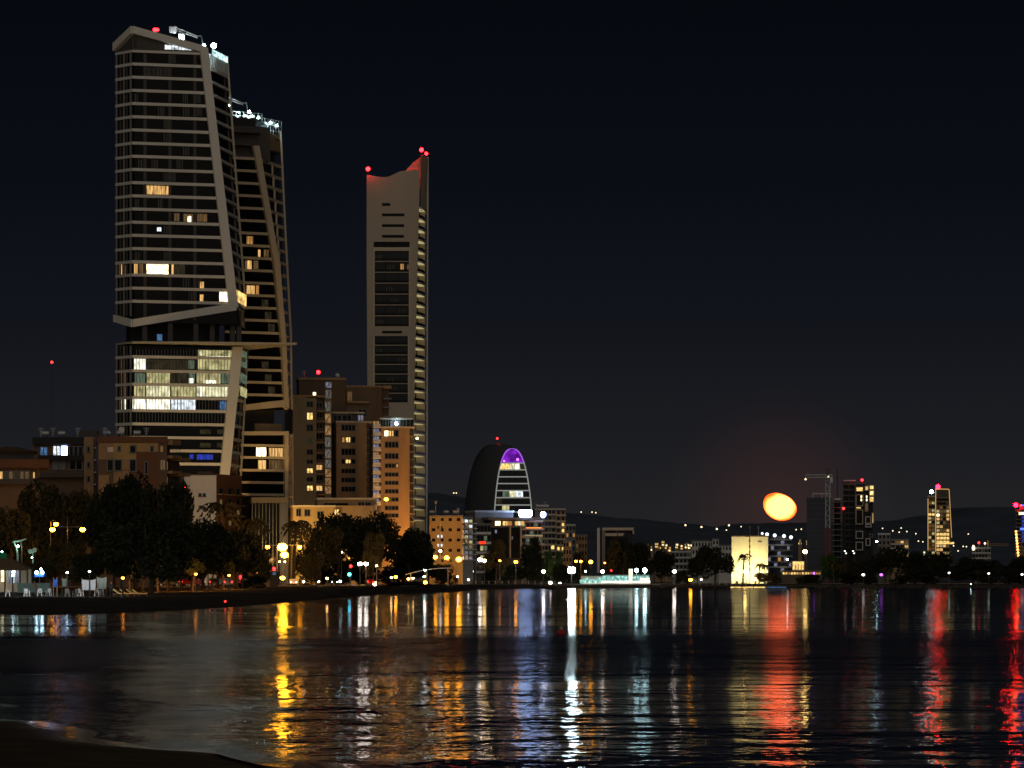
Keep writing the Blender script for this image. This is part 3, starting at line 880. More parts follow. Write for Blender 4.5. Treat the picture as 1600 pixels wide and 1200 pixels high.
    for i, y in enumerate((468, 487, 506, 565, 585, 604)):
        W(410 + 5 * (i % 3), y, 420 + 5 * (i % 3), y + 12, 'lit_faint', bars=1)
    return T
second_tower()

def scaffolding():
    R = root('scaffold', 'work-lit pale scaffolding ring around the unfinished roof of the shorter tower', 'scaffold', P3(400, 200, 1150))
    f1, f2 = Fac(362, 1136, 408, 1146), Fac(408, 1146, 439, 1160)
    for f, x0, x1, ya, yb in ((f1, 362, 408, 174, 192), (f2, 408, 438, 184, 210)):
        n = 8 if f is f1 else 7
        for i in range(n + 1):
            px = x0 + (x1 - x0) * i / n
            dy = (4 if f is f1 else 6) * i / n
            obj('standard', f.box(MB(), f.s(px) - 0.09, f.s(px) + 0.09, f.z(px, yb + dy), f.z(px, ya + dy), 0.3, 0.45), M['pale_metal'], R)
        for j in range(4):
            k = j / 3
            y0 = ya + (yb - ya) * k
            m = MB(); dy = 4 if f is f1 else 6
            m.bar(f.Q(x0, y0, 0.55), f.Q(x1, y0 + dy, 0.55), (0, 0.06, 0), (0, 0, 0.07))
            obj('ledger', m, M['pale_metal'], R)
        for i in range(n):
            if (i * 7) % 3 == 0: continue
            xa, xb = x0 + (x1 - x0) * i / n, x0 + (x1 - x0) * (i + 1) / n
            yy = ya + 2 + (i % 3) * 4
            m = MB(); f.poly(m, [(xa, yy + 6), (xa, yy), (xb, yy + 1), (xb, yy + 6)], -0.1, 0.05)
            obj('guard_board', m, M['white_concrete'], R)
    for px, py, Y in ((366, 176, 1132), (376, 181, 1133), (388, 182, 1136), (397, 185, 1140), (414, 192, 1144), (424, 196, 1148)):
        obj('work_lamp', MB().ball((f1 if px < 408 else f2).Q(px, py, 1.9), 0.20, 8, 5), M['lamp_flood'], R)
scaffolding()

# ------------------------------------------------------------------ the slim tower with the curved crest
def slim_tower():
    T = root('apartment_tower', 'slim tan tower with a dipping curved crest, red beacons and lit curved balconies', 'tower', (PX(615, 1440), 1440, GZ))
    fa = Fac(573, 1432, 657, 1432)
    top = [(573, 273)]
    for i in range(13):
        t = i / 12
        px = 578 + 50 * t
        top.append((px, 273.5 + 3.2 * math.sin(math.pi * min(1, t * 1.1)) - 6.5 * max(0, t - 0.55) / 0.45 * 1.0))
    top += [(640, 266.3), (655.8, 265)]
    pts = [(575.5, 915)] + [(573, 273)] + top[1:] + [(655.5, 300), (650, 480), (646, 640), (645.5, 915)]
    # wall built round its two glazed bays: left pier, right pier, head, belts
    zc = lambda pts, o0, o1, name, mat: obj(name, fa.poly(MB(), pts, o0, o1), M[mat], T)
    zc([(575.6, 915), (572.8, 378), (584, 378), (584.5, 915)], -16, 0, 'pier', 'tower_wall')
    zc([(640, 378), (653.2, 378), (650, 480), (646.5, 640), (646, 915), (637.5, 915), (638.5, 640)], -16, 0, 'pier', 'tower_wall')
    head = [(572.8, 377.8), (573, 273)] + top[1:] + [(655.5, 300), (653.3, 377.8)]
    zc(head, -1.4, 0, 'crest_wall', 'tower_wall')
    zc([(574, 377.8), (574, 300), (652, 300), (652, 377.8)], -16, -1.41, 'crest_core', 'tower_wall')
    zc([(584.2, 525), (584.2, 511), (640.4, 511), (640, 525)], -10, -0.02, 'belt', 'tower_wall')
    zc([(584.4, 915), (584.4, 630), (638.4, 630), (638, 915)], -10, -0.02, 'belt', 'tower_wall')
    zc([(584, 640), (584, 379), (640.5, 379), (638.8, 640)], -15, -2.2, 'core', 'core_wall')
    zc([(625, 290), (626, 268.5), (633, 262), (644, 250.5), (656.8, 241), (656.2, 290)], -9.5, -8.6, 'rear_crest', 'tower_wall')
    for q in ((637, 268.5), (648, 267.5)):
        obj('beacon', MB().ball(fa.Q(q[0], q[1], -6.6), 0.35), M['lamp_red'], T)
    # frame ribs
    for a, b in ((583.4, 641),):
        for y0, y1 in ((386, 511), (525, 629)):
            for px, w in ((584.3, 0.3), (640.2 if y0 < 500 else 638.6, 0.3)):
                obj('rib', fa.box(MB(), fa.s(px) - w, fa.s(px) + w, fa.z(px, y1), fa.z(px, y0), 0.0, 0.6), M['beige_concrete'], T)
    obj('lintel', fa.box(MB(), fa.s(584), fa.s(641), fa.z(612, 392), fa.z(612, 386.5), -2, 0.35), M['beige_concrete'], T)
    # storeys in the bays
    for y0, y1, n in ((392, 511, 7), (525, 630, 7)):
        for k in range(n):
            ya, yb = y0 + (y1 - y0) * k / n, y0 + (y1 - y0) * (k + 1) / n
            xr = 640 if y0 < 500 else 638.2
            obj('floor_slab', fa.box(MB(), fa.s(584.6), fa.s(xr), fa.z(612, yb), fa.z(612, yb - 1.3), -1.8, -0.15), M['tower_wall'], T)
            for x0, x1 in ((585, 602), (602.4, 621), (621.4, xr - 0.3)):
                obj('pane', fa.box(MB(), fa.s(x0), fa.s(x1), fa.z(612, yb - 1.3), fa.z(612, ya), -1.25, -1.1), M['office_glass'], T)
            obj('railing', fa.box(MB(), fa.s(585), fa.s(xr - 0.3), fa.z(612, yb - 1.3), fa.z(612, yb - 5.2), -0.3, -0.24), M['glass'], T)
    lit(T, fa, 625.5, 412, 631, 424, 'lit_orange', -1.0, 1)
    lit(T, fa, 636, 413, 638.5, 424, 'lit_dim', -1.0)
    for k, (x0, y0) in enumerate(((587, 398), (604, 449), (612, 466), (623, 483), (590, 500), (606, 414), (588, 545), (623, 560), (605, 590), (612, 605))):  # faint glowing panes added in the dark bays
        lit(T, fa, x0, y0, x0 + 8, y0 + 8.5, 'lit_ghost', -1.05, 1)
    # slot windows
    for x0, y0, x1, y1 in ((597, 317.3, 610, 321.8), (597, 333.5, 632, 338), (597, 350.3, 631.5, 354.8), (597, 367, 631, 371.6), (597, 517, 628, 521), (585, 379.3, 611, 386.2), (614.5, 379.3, 640, 386.2)):
        obj('slot_window', fa.box(MB(), fa.s(x0), fa.s(x1), fa.z(612, y1), fa.z(612, y0), -0.3, 0.03), M['glass'], T)
    # curved balconies down the narrow side
    def edge_px(y): return 655.0 - (655.0 - 646.0) * min(1, max(0, (y - 300) / 340))
    n = 30
    for k in range(n):
        y = 327 + 16.75 * k
        e = edge_px(y)
        a = fa.A + fa.u * fa.s(e + 0.4)
        pts = []
        for i in range(9):
            t = i / 8
            px = e + 0.5 + (666 - e - 0.5) * math.sin(t * math.pi / 2)
            Yp = 1431 + 24 * (1 - math.cos(t * math.pi / 2))
            pts.append(Vector((PX(px, Yp), Yp)))
        back = Vector((PX(e + 0.5, 1456), 1456))
        z = PZ(y, 1436)
        sl = obj('balcony', MB().prism([(*p, z) for p in pts + [back]], [(*p, z + 0.45) for p in pts + [back]]), M['white_concrete'], T)
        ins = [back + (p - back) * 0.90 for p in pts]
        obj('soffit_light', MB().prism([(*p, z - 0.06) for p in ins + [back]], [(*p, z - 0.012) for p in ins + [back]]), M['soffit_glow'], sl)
        if k < n - 1:
            zb = PZ(y + 16.75, 1436) + 0.45
            r = MB()
            for i in range(8):
                p, q = back + (pts[i] - back) * 0.97, back + (pts[i + 1] - back) * 0.97
                r.add([(*p, zb), (*q, zb), (*q, zb + 1.05), (*p, zb + 1.05)], [(0, 1, 2, 3)])
            obj('balustrade', r, M['grey_wall'] if k > 17 else M['glass'], sl)
            ww = Fac(e + 1, 1444, 664, 1455)
            obj('pane', ww.box(MB(), 0, ww.L, zb, z - 0.08, -0.3, -0.1), M['office_glass'], T)
            if k in (5, 15, 19, 24):
                lit(T, ww, e + 6, y + 2.5, e + 11, y + 13, 'lit_warm', 0.05)
    obj('side_wall', MB().box(PX(648, 1440), 1446, GZ, PX(665, 1456), 1462, PZ(330, 1445)), M['tower_wall'], T)
    m = MB(); m.prism([P3(657.2, 330, 1436), P3(666.8, 330, 1453), P3(666.8, 330, 1462), P3(657.2, 330, 1450)], [P3(657.4, 241.5, 1436), P3(668.6, 246, 1453), P3(668.6, 246, 1462), P3(657.4, 243, 1450)])
    obj('crest_side', m, M['beige_concrete'], T)
    obj('edge_fin', MB().bar(P3(666.6, 835, 1456), P3(668.6, 246, 1456), (0.28, 0, 0), (0, 0.9, 0)), M['white_concrete'], T)
    beacon(T, P3(575, 264, 1430), 'lamp_red', 0.8, 2.6)
    beacon(T, P3(658.5, 234, 1436), 'lamp_red', 0.8, 2.2)
    beacon(T, P3(666, 240, 1452), 'lamp_red', 0.65, 2.0)
slim_tower()
# ------------------------------------------------------------------ the stepped apartment cluster beside the slim tower
def cluster_west():
    f = Fac(456, 1210, 520, 1214)
    T = root('apartment_block', 'tall brown apartment block with a lit glazed stair shaft beside the paired towers', 'building', (PX(490, 1212), 1212, GZ))
    fb = Fac(465, 1226, 545, 1228)
    body(T, fb, 467, 592, 540, 'brown_wall', 14, name='wall')
    slab(T, fb, 466, 590, 541.5, 594, 'tan_wall', -14.5, 0.6, 'parapet')
    body(T, f, 457.5, 619, 478, 'olive_wall', 12)
    body(T, f, 478.1, 622, 494.6, 'olive_wall', 12, o=-0.05)
    body(T, f, 508, 622, 519, 'olive_wall', 8, o=-0.9)
    body(T, f, 494.7, 622, 507.9, 'dark_wall', 9, o=-2.4, name='balcony_recess')
    slab(T, f, 457, 617.5, 508.3, 620.5, 'tan_wall', -11, 0.25, 'parapet')
    for i, (y0, y1) in enumerate(((628, 635.5), (645, 655.6), (664, 673), (685, 692.5), (703, 710), (719, 724), (732, 739), (746, 752), (759, 766.5))):
        window(T, f, 479.3, y0, 489, y1, {1: 'lit_gold', 3: 'lit_faint', 6: 'lit_gold', 8: 'lit_gold'}.get(i, 'glass'), 1)
    for i in range(9):
        y = 641.5 + 16.3 * i
        if y > 772: break
        slab(T, f, 494.8, y, 507.8, y + 2, 'tan_wall', -2.4, 0.7, 'balcony')
        slab(T, f, 495, y - 5.2, 507.6, y - 0.1, 'dark_wall', 0.55, 0.66, 'balustrade')
        if i in (6, 8): lit(T, f, 496, y - 13, 506, y - 5.3, 'lit_warm', -2.2, 1)
        else: window(T, f, 496, y - 12.5, 506, y - 1, 'glass', 1, o=-2.3)
    mats = ['lit_stair_cool', 'lit_stair', 'lit_stair', 'lit_stair_warm', 'lit_stair_warm', 'lit_stair', 'lit_stair', 'lit_stair', 'lit_stair_warm', 'lit_stair_warm', 'lit_stair_warm']
    for i, (v0, v1) in enumerate(((170, 210), (225, 290), (310, 375), (395, 460), (480, 545), (565, 630), (650, 710), (725, 780), (790, 845), (855, 905), (915, 965))):
        ff = f if i > 1 else fb
        oo = -0.8 if i > 1 else 0.1
        w = lit(T, ff, 508.6, 560 + v0 / 4.571, 518, 560 + v1 / 4.571, mats[i], oo, 1, frame='tan_wall')
        s0, s1, z0, z1 = ff.rect(508.6, 560 + v0 / 4.571, 518, 560 + v1 / 4.571)
        m = MB(); m.bar(ff.P(s0, z0, oo + 0.1), ff.P(s1, z1, oo + 0.1), (0, 0.05, 0), (0, 0, 0.16)); obj('stair_flight', m, M['brown_wall'], w)
    lit(T, fb, 489, 613, 493.5, 619.5, 'lit_bright', 0.1)
    antenna(T, fb.Q(476, 592, -3), 3); dish(T, fb.Q(528, 592, -3))
    beacon(T, fb.Q(498.5, 580.5, -4), 'lamp_red', 0.6, 2.6)
    # middle block
    f2 = Fac(518, 1218, 584, 1221)
    T = root('apartment_block', 'brown slab-sided apartment block with notched window column between the stair shaft and orange-lit block', 'building', (PX(548, 1219), 1219, GZ))
    body(T, f2, 525.5, 660, 573, 'tan_wall', 12)
    slab(T, f2, 524.5, 658, 581, 660.6, 'beige_concrete', -11, 0.5, 'parapet')
    body(T, f2, 573.1, 662, 582, 'dark_wall', 10, o=-1.6)
    for i in range(9):
        slab(T, f2, 573.2, 671 + 12.2 * i, 582, 672.6 + 12.2 * i, 'grey_wall', -1.6, 0.0, 'balcony')
    body(T, f2, 518.5, 645, 571, 'dark_wall', 9, o=-4, ybot=662, name='penthouse')
    slab(T, f2, 518, 643, 572, 645.4, 'beige_concrete', -14, -2.6, 'roof_slab')
    for x0, x1, mt in ((524, 536, 'glass'), (538, 552, 'glass'), (562, 571, 'lit_stair_cool')): window(T, f2, x0, 648, x1, 656.5, mt, 1, o=-3.9)
    for i, (y0, y1) in enumerate(((664, 672.5), (683, 691), (701.5, 710.5), (718, 724), (733, 739), (747, 753), (761, 767.5))):
        w = window(T, f2, 533.5, y0, 555, y1, 'glass', 3)
        if i == 1:
            lit(T, f2, 534.5, y0 + 0.5, 538, y1, 'lit_orange', 0.09); lit(T, f2, 540.5, y0 + 0.5, 547, y1, 'lit_gold', 0.09)
        if i == 3: lit(T, f2, 540, y0 + 0.4, 548, y1 - 0.4, 'lit_gold', 0.09, 1)
    # tall block behind
    f3 = Fac(540, 1300, 612, 1303)
    T = root('apartment_block', 'plain dark brown block with a jutting roof edge in front of the slim tower', 'building', (PX(575, 1301), 1301, GZ))
    body(T, f3, 541, 604, 597, 'brown_wall', 14)
    body(T, f3, 597.1, 606, 609, 'brown_wall', 12, o=-2)
    slab(T, f3, 540.5, 602.5, 598, 605, 'tan_wall', -14.5, 0.4, 'parapet')
    slab(T, f3, 598.2, 602.5, 610.5, 607.5, 'tan_wall', -12, 1.2, 'roof_slab')
    lit(T, f3, 543, 612, 550, 626, 'lit_dim', 0.1, 2)
    window(T, f3, 560, 640, 572, 650, 'glass', 1)
    slab(T, f3, 541, 627, 576, 630, 'tan_wall', 0.02, 2.0, 'balcony')
    railing(T, f3, 542, 575, 627, 1.2, 1.9, 8)
    for i in range(4):
        slab(T, f3, 598, 622 + 14 * i, 611, 624 + 14 * i, 'grey_wall', -2, 1.0, 'balcony')
    # orange-lit block
    f4 = Fac(583, 1170, 648, 1172)
    T = root('apartment_block', 'orange-lit slab apartment block with a glazed roof terrace below the curved balconies', 'building', (PX(620, 1171), 1171, GZ))
    body(T, f4, 595.5, 668.5, 640, 'tan_wall', 13)
    body(T, f4, 640.1, 670, 647, 'dark_wall', 10, o=-1.5)
    slab(T, f4, 594, 666.5, 648.5, 669, 'beige_concrete', -13, 0.5, 'parapet')
    body(T, f4, 583, 664, 595.3, 'brown_wall', 8, o=-3)
    for i in range(12):
        y = 667 + 12.1 * i
        b = slab(T, f4, 582.5, y, 595.3, y + 1.8, 'white_wall', -3, 0.3, 'balcony')
        slab(T, f4, 583, y - 4.8, 595, y - 0.1, 'pale_metal', 0.15, 0.22, 'balustrade')
        lit(T, f4, 584.5, y - 9.5, 594, y - 4.9, 'lit_stair_cool' if i % 4 else 'lit_stair_warm', -2.9, 1)
    for i in range(13):
        y = 681 + 12.1 * i
        slab(T, f4, 640.2, y, 648, y + 1.5, 'grey_wall', -1.5, 0.25, 'balcony')
    for i, (y0, y1) in enumerate(((673, 681.5), (691, 699), (709, 716.5), (725, 730.5), (739, 744), (752, 757), (765, 770.5), (778, 783), (791, 796.5), (803, 808))):
        window(T, f4, 601.5, y0, 622.5, y1, 'glass', 3)
        if i == 0:
            lit(T, f4, 600.8, y0, 606.5, y1, 'lit_bright', 0.2); lit(T, f4, 608, y0, 615, y1, 'lit_warm', 0.1, 1)
        if i == 3: lit(T, f4, 619, y0 + 0.5, 622, y1, 'lit_orange', 0.1)
    # roof terrace
    for x0, x1, mt in ((596, 604, 'glass'), (605, 612, 'glass'), (613, 626, 'lit_stair_cool'), (627, 636, 'glass'), (637, 648, 'glass')):
        window(T, f4, x0, 655.5, x1, 666, mt, 1, o=-3)
    slab(T, f4, 595, 652.5, 646, 655, 'pale_metal', -8, -2, 'roof_slab')
    railing(T, f4, 595, 650, 666.4, 1.2, 0.3, 10)
    obj('terrace_lamp', MB().ball(f4.Q(620, 661.5, -1.5), 0.5), M['lamp_cool'], T)
    obj('wall_lamp', MB().ball(f4.Q(651.5, 685, 0.5), 0.3), M['lamp_warm'], T)
    # low terraces in front
    f5 = Fac(456, 1120, 596, 1124)
    T = root('terraced_building', 'low ochre building with planted terraces above the dark round trees', 'building', (PX(520, 1122), 1122, GZ))
    body(T, f5, 458, 792, 524, 'yellow_wall', 14)
    body(T, f5, 524.1, 790, 596, 'tan_wall', 14, o=-0.4)
    body(T, f5, 498, 780, 590, 'tan_wall', 9, o=-4, name='upper_storey')
    slab(T, f5, 457, 789.5, 524.3, 792.2, 'beige_concrete', -14, 0.3, 'parapet')
    slab(T, f5, 497, 777.5, 591, 780.4, 'beige_concrete', -13, -3.4, 'parapet')
    slab(T, f5, 508, 785.5, 546, 790, 'glass', -3.99, -3.9, 'pane')
    for x0, y0, x1, y1, mt, oo in ((463, 796, 470, 806, 'glass', 0), (476, 797, 484, 806, 'glass', 0), (522, 796, 530, 804, 'lit_gold', 0.2), (562, 785, 571, 792, 'glass', -3.9), (573, 785, 581, 792, 'glass', -3.9), (585, 788, 589, 797, 'lit_orange', 0), (496, 800, 505, 808, 'glass', 0)):
        window(T, f5, x0, y0, x1, y1, mt, 1, o=oo)
    railing(T, f5, 460, 523, 789.5, 1.1, 0.2, 12)
cluster_west()

# ------------------------------------------------------------------ old blocks at the head of the beach
def beach_blocks():
    f = Fac(48, 760, 133, 760)
    T = root('apartment_building', 'flat-roofed beach apartment building with one bright white living room and dark fascias', 'building', (PX(92, 760), 760, GZ))
    body(T, f, 52, 690, 131, 'brown_wall', 12, o=-0.8)
    slab(T, f, 51, 683, 131.2, 694.5, 'core_wall', -12, 0.6, 'fascia')
    slab(T, f, 61, 711.5, 131.2, 719, 'core_wall', -0.8, 1.2, 'balcony')
    slab(T, f, 61, 739, 131.2, 746, 'dark_wall', -0.8, 1.2, 'balcony')
    body(T, f, 131.4, 683, 146, 'tan_wall', 10, o=0.4)
    body(T, f, 146.2, 690, 152, 'dark_wall', 8, o=-1)
    window(T, f, 62, 699, 73.5, 711, 'lit_blue', 1, o=-0.75)
    window(T, f, 82, 697, 94, 711, 'lit_white', 1, o=-0.75); window(T, f, 94.5, 697, 105, 711, 'sign_white', 0, o=-0.75)
    for x0, x1 in ((108, 114), (115, 121), (122, 129)): window(T, f, x0, 698, x1, 711, 'glass', 0, o=-0.75)
    for x0, x1, mt in ((82, 91, 'grey_wall'), (92, 101, 'grey_wall'), (108, 128, 'glass')): window(T, f, x0, 720, x1, 733, mt, 1, o=-0.75)
    for y in (699, 723, 745): window(T, f, 136.5, y, 141, y + 7, 'glass', 0, o=0.4)
    for k in range(4): slab(T, f, 147, 699 + k * 19, 151.5, 700.5 + k * 19, 'pale_metal', -1, 0.1, 'balcony')
    for px in (66, 92, 126): water_tank(T, f.Q(px, 683, -5), 0.8)
    for px in (60, 79, 118): antenna(T, f.Q(px, 683, -4), 2.2)
    slab(T, f, 118, 671, 148, 683, 'dark_wall', -9, -4, 'stair_head')
    # patchwork block
    f = Fac(150, 720, 262, 722)
    T = root('apartment_building', 'beige and brown patchwork apartment building with corner balconies above the big black tree', 'building', (PX(205, 721), 721, GZ))
    body(T, f, 153, 686, 261, 'brown_wall', 13)
    slab(T, f, 152, 682, 262, 691.5, 'terracotta_wall', -13, 0.4, 'fascia')
    for x0, y0, x1, y1, mt in ((154, 692, 177, 718, 'tan_wall'), (177.3, 692, 213, 718, 'yellow_wall'), (213.3, 692, 247, 706, 'yellow_wall'), (154, 742, 170, 790, 'tan_wall'), (191, 718.3, 202, 734, 'tan_wall'), (177.3, 735, 202, 790, 'tan_wall'), (213.3, 706.3, 247, 790, 'terracotta_wall')):
        slab(T, f, x0, y0, x1, y1, mt, 0.01, 0.14, 'wall_panel')
    for x0, y0, x1, y1 in ((167.5, 719, 177, 735), (179, 719, 190, 735), (202.5, 719, 212.5, 736), (184, 698, 188, 704), (203, 697, 212, 707), (235, 698, 239.5, 706), (226, 722, 231, 740)): window(T, f, x0, y0, x1, y1, 'glass', 0, o=0.15)
    slab(T, f, 168, 698.5, 177, 706.5, 'white_wall', 0.15, 0.3, 'shutter')
    g = Fac(247, 719, 293, 730)
    body(T, g, 262.2, 689, 276, 'brown_wall', 8, o=-1.5)
    body(T, g, 276.2, 712, 291, 'brown_wall', 8, o=-1.5)
    for i in range(4):
        y = 712 + 24 * i
        slab(T, g, 262, y, 276.5, y + 4.5, 'tan_wall', -1.5, 1.1, 'balcony')
        railing(T, g, 262.5, 276, y, 1.3, 1.0, 6)
        slab(T, g, 276.8, y + 3, 291.5, y + 8.5, 'tan_wall', -1.5, 0.9, 'balcony')
        window(T, g, 265, y + 9, 272, y + 22, 'lit_dim' if i < 2 else 'glass', 0, o=-1.45)
    slab(T, g, 262.5, 688, 275, 695.5, 'tan_wall', -1.5, 1.1, 'balcony')
    lit(T, f, 250.5, 697, 255, 706, 'lit_dim', 0.15); lit(T, f, 250.5, 719, 258, 734, 'lit_dim', 0.15, 1)
    for px in (168, 190, 216): water_tank(T, f.Q(px, 682, -5), 0.75)
    for px in (165, 230): antenna(T, f.Q(px, 682, -4), 2)
    dish(T, f.Q(190, 682, -2), 0.6)
    # hip-roofed house
    f = Fac(-20, 700, 76, 702)
    T = root('apartment_building', 'low brown building with tiled roof and wide eaves at the edge of the beach', 'building', (PX(25, 701), 701, GZ))
    body(T, f, -20, 718, 62, 'brown_wall', 12)
    s0, s1 = f.s(-24), f.s(60)
    za, zb = f.z(20, 706), f.z(20, 697)
    m = MB(); m.prism([f.P(s0, za, 1), f.P(s1, za, 1), f.P(s1, za, -13), f.P(s0, za, -13)], [f.P(s0 + 4, zb, -4), f.P(s1 - 4, zb, -4), f.P(s1 - 4, zb, -8), f.P(s0 + 4, zb, -8)])
    obj('roof', m, M['roof_tile'], T)
    body(T, f, -18, 706, 54, 'dark_wall', 10, o=-1, ybot=718, name='upper_storey')
    slab(T, f, -22, 718, 76, 731, 'terracotta_wall', -12, 1.6, 'fascia')
    for i, x in enumerate((-2, 6, 14, 22, 31, 39)): window(T, f, x, 737, x + 6.5, 748, ['lit_warm', 'lit_faint', 'lit_dim', 'lit_faint', 'lit_dim', 'lit_dim'][i], 0)
    lit(T, f, 52, 738, 54, 747, 'lit_warm', 0.1)
    slab(T, f, -20, 749, 62, 757, 'dark_wall', 0.02, 1.4, 'balcony')
    # white gable
    f = Fac(286, 880, 340, 882)
    T = root('apartment_building', 'small block with a blank white gable and an orange balcony front under the tallest tower', 'building', (PX(325, 881), 881, GZ))
    body(T, f, 288, 744, 338, 'white_wall', 14)
    slab(T, f, 287.5, 742.5, 338.5, 744.3, 'pale_metal', -14, 0.2, 'parapet')
    slab(T, f, 291, 755.5, 302, 761, 'white_plastic', 0.02, 0.5, 'air_conditioner')
    for x0, y0 in ((310.5, 772), (317, 772), (311, 791), (317, 792.5)): window(T, f, x0, y0, x0 + 4, y0 + 3.6, 'glass', 0)
    g = Fac(338, 882, 380, 900)
    body(T, g, 338.4, 742, 379, 'terracotta_wall', 10, o=-0.2)
    for i in range(4):
        y = 764 + 16.5 * i
        for x0 in (343, 357, 370): window(T, g, x0, y, x0 + 5, y + 7.5, 'glass' if (i + x0) % 4 else 'lit_dim', 0, o=-0.15)
        slab(T, g, 341, y + 8.5, 377, y + 10, 'tan_wall', -0.2, 1.0, 'balcony')
    slab(T, g, 344, 737, 352, 742, 'brown_wall', -6, -2, 'stair_head')
beach_blocks()

# ------------------------------------------------------------------ the egg-shaped office and its neighbours
def oval_office():
    T = root('office_building', 'dark egg-shaped office with a violet-lit top and pale floor lines', 'building', (PX(790, 1900), 1900, GZ))
    def ring(cx, hw, hwr, ytop, Y, lean=0.0, n=32):
        # a pointed-arch outline standing on the ground, slightly fuller above the foot
        zt = PZ(ytop, Y); pts = []
        for i in range(n + 1):
            a = math.pi * i / n
            c, s = math.cos(a), math.sin(a)
            w = hw if c < 0 else hwr
            x = PX(cx, Y) + w / F * Y * (abs(c) ** 0.80) * (1 if c > 0 else -1) + lean * s
            pts.append(Vector((x, Y, GZ + (zt - GZ) * (s ** 0.86))))
        return pts
    R = [ring(802, 31.5, 33, 701, 1880, -0.6), ring(797, 40, 37, 696, 1886, -1), ring(786, 52, 44, 693, 1900, -2), ring(778, 55, 46, 694, 1920, -2), ring(772, 50, 44, 702, 1940), ring(770, 40, 36, 716, 1952)]
    v, f = [], []
    n = len(R[0])
    for r in R: v += r
    for k in range(len(R) - 1):
        for i in range(n - 1):
            f.append((k * n + i, k * n + i + 1, (k + 1) * n + i + 1, (k + 1) * n + i))
    f.append(tuple((len(R) - 1) * n + i for i in range(n)))
    obj('shell', MB().add(v, f), M['shell_dark'], T, smooth=True)
    F0 = R[0]
    def span(z):
        xs = []
        for a, b in zip(F0, F0[1:]):
            if (a.z - z) * (b.z - z) <= 0 and abs(a.z - b.z) > 1e-6:
                t = (z - a.z) / (b.z - a.z); xs.append(a.x + (b.x - a.x) * t)
        return (min(xs), max(xs)) if len(xs) >= 2 else None
    Y = 1880.5
    rows = [703, 724, 734.5, 745.5, 756, 767, 778, 789.5, 800.5, 812, 824]
    for k in range(len(rows) - 1):
        za, zb = PZ(rows[k], 1880), PZ(rows[k + 1], 1880)
        sa, sb = span(za), span(zb + 0.5)
        if not sa or not sb: continue
        x0, x1 = sb; xa, xb = sa
        nb = 5
        if k == 0:
            m = MB(); zz = [za - i * (za - zb - 0.5) / 6 for i in range(7)]
            o = [span(z) for z in zz]
            pts = [(p[0], z) for p, z in zip(o, zz)][::-1] + [(p[1], z) for p, z in zip(o, zz)]
            m.prism([(x, Y + 0.1, z) for x, z in pts], [(x, Y + 0.6, z) for x, z in pts])
            obj('crown_window', m, M['purple_room'], T)
            obj('uplight', MB().ball((x1 - 3.2, Y - 0.6, zb + 2.0), 0.7), M['lamp_violet'], T)
            obj('uplight', MB().ball((x0 + 1.5, Y - 0.6, zb + 1.2), 0.5), M['lamp_violet'], T)
        else:
            for i in range(nb):
                p0, p1 = x0 + (x1 - x0) * i / nb, x0 + (x1 - x0) * (i + 1) / nb
                q0, q1 = xa + (xb - xa) * i / nb, xa + (xb - xa) * (i + 1) / nb
                mt = {1: ['lit_gold', 'lit_gold', 'office_bright', 'office_white', 'lit_faint'], 5: ['office_glass', 'office_green', 'office_bright', 'lit_white', 'office_glass'], 6: ['lit_faint', 'office_glass', 'office_glass', 'office_glass', 'office_glass'], 7: ['office_glass', 'office_yellow', 'office_glass', 'office_glass', 'office_glass']}.get(k, ['office_glass'] * 5)[i]
                m = MB(); m.prism([(p0, Y, zb + 0.5), (p1 - 0.15, Y, zb + 0.5), (p1 - 0.15, Y + 0.3, zb + 0.5), (p0, Y + 0.3, zb + 0.5)], [(q0, Y, za), (q1 - 0.15, Y, za), (q1 - 0.15, Y + 0.3, za), (q0, Y + 0.3, za)])
                obj('pane', m, M[mt], T)
        s = span(zb)
        obj('floor_band', MB().box(s[0] - 0.3, Y - 0.7, zb - 0.12, s[1] + 0.3, Y + 0.6, zb + 0.42), M['band_glow'], T)
    # the rim down the seaward edge, its brightness given as glow
    m, m2 = MB(), MB()
    for a, b in zip(F0, F0[1:]):
        if b.z > PZ(800, 1880) or a.z > PZ(800, 1880):
            (m2 if min(a.z, b.z) > PZ(724, 1880) else m).bar(a + Vector((0, -0.5, 0)), b + Vector((0, -0.5, 0)), (0.28, 0, 0), (0, 0.5, 0.15))
    obj('crown_rim', m2, M['violet_rim'], T)
    for sgn in (-1, 1):
        m = MB(); mid = PX(802, 1880)
        for a, b in zip(F0, F0[1:]):
            if max(a.z, b.z) > PZ(800, 1880) and min(a.z, b.z) <= PZ(724, 1880) and (a.x - mid) * sgn > 0:
                m.bar(a + Vector((0, -0.5, 0)), b + Vector((0, -0.5, 0)), (0.28, 0, 0), (0, 0.5, 0.15))
        obj('rim', m, M['band_glow'], T)
    beacon(T, P3(777, 685, 1905), 'lamp_red_small', 0.5, 3.5)
oval_office()

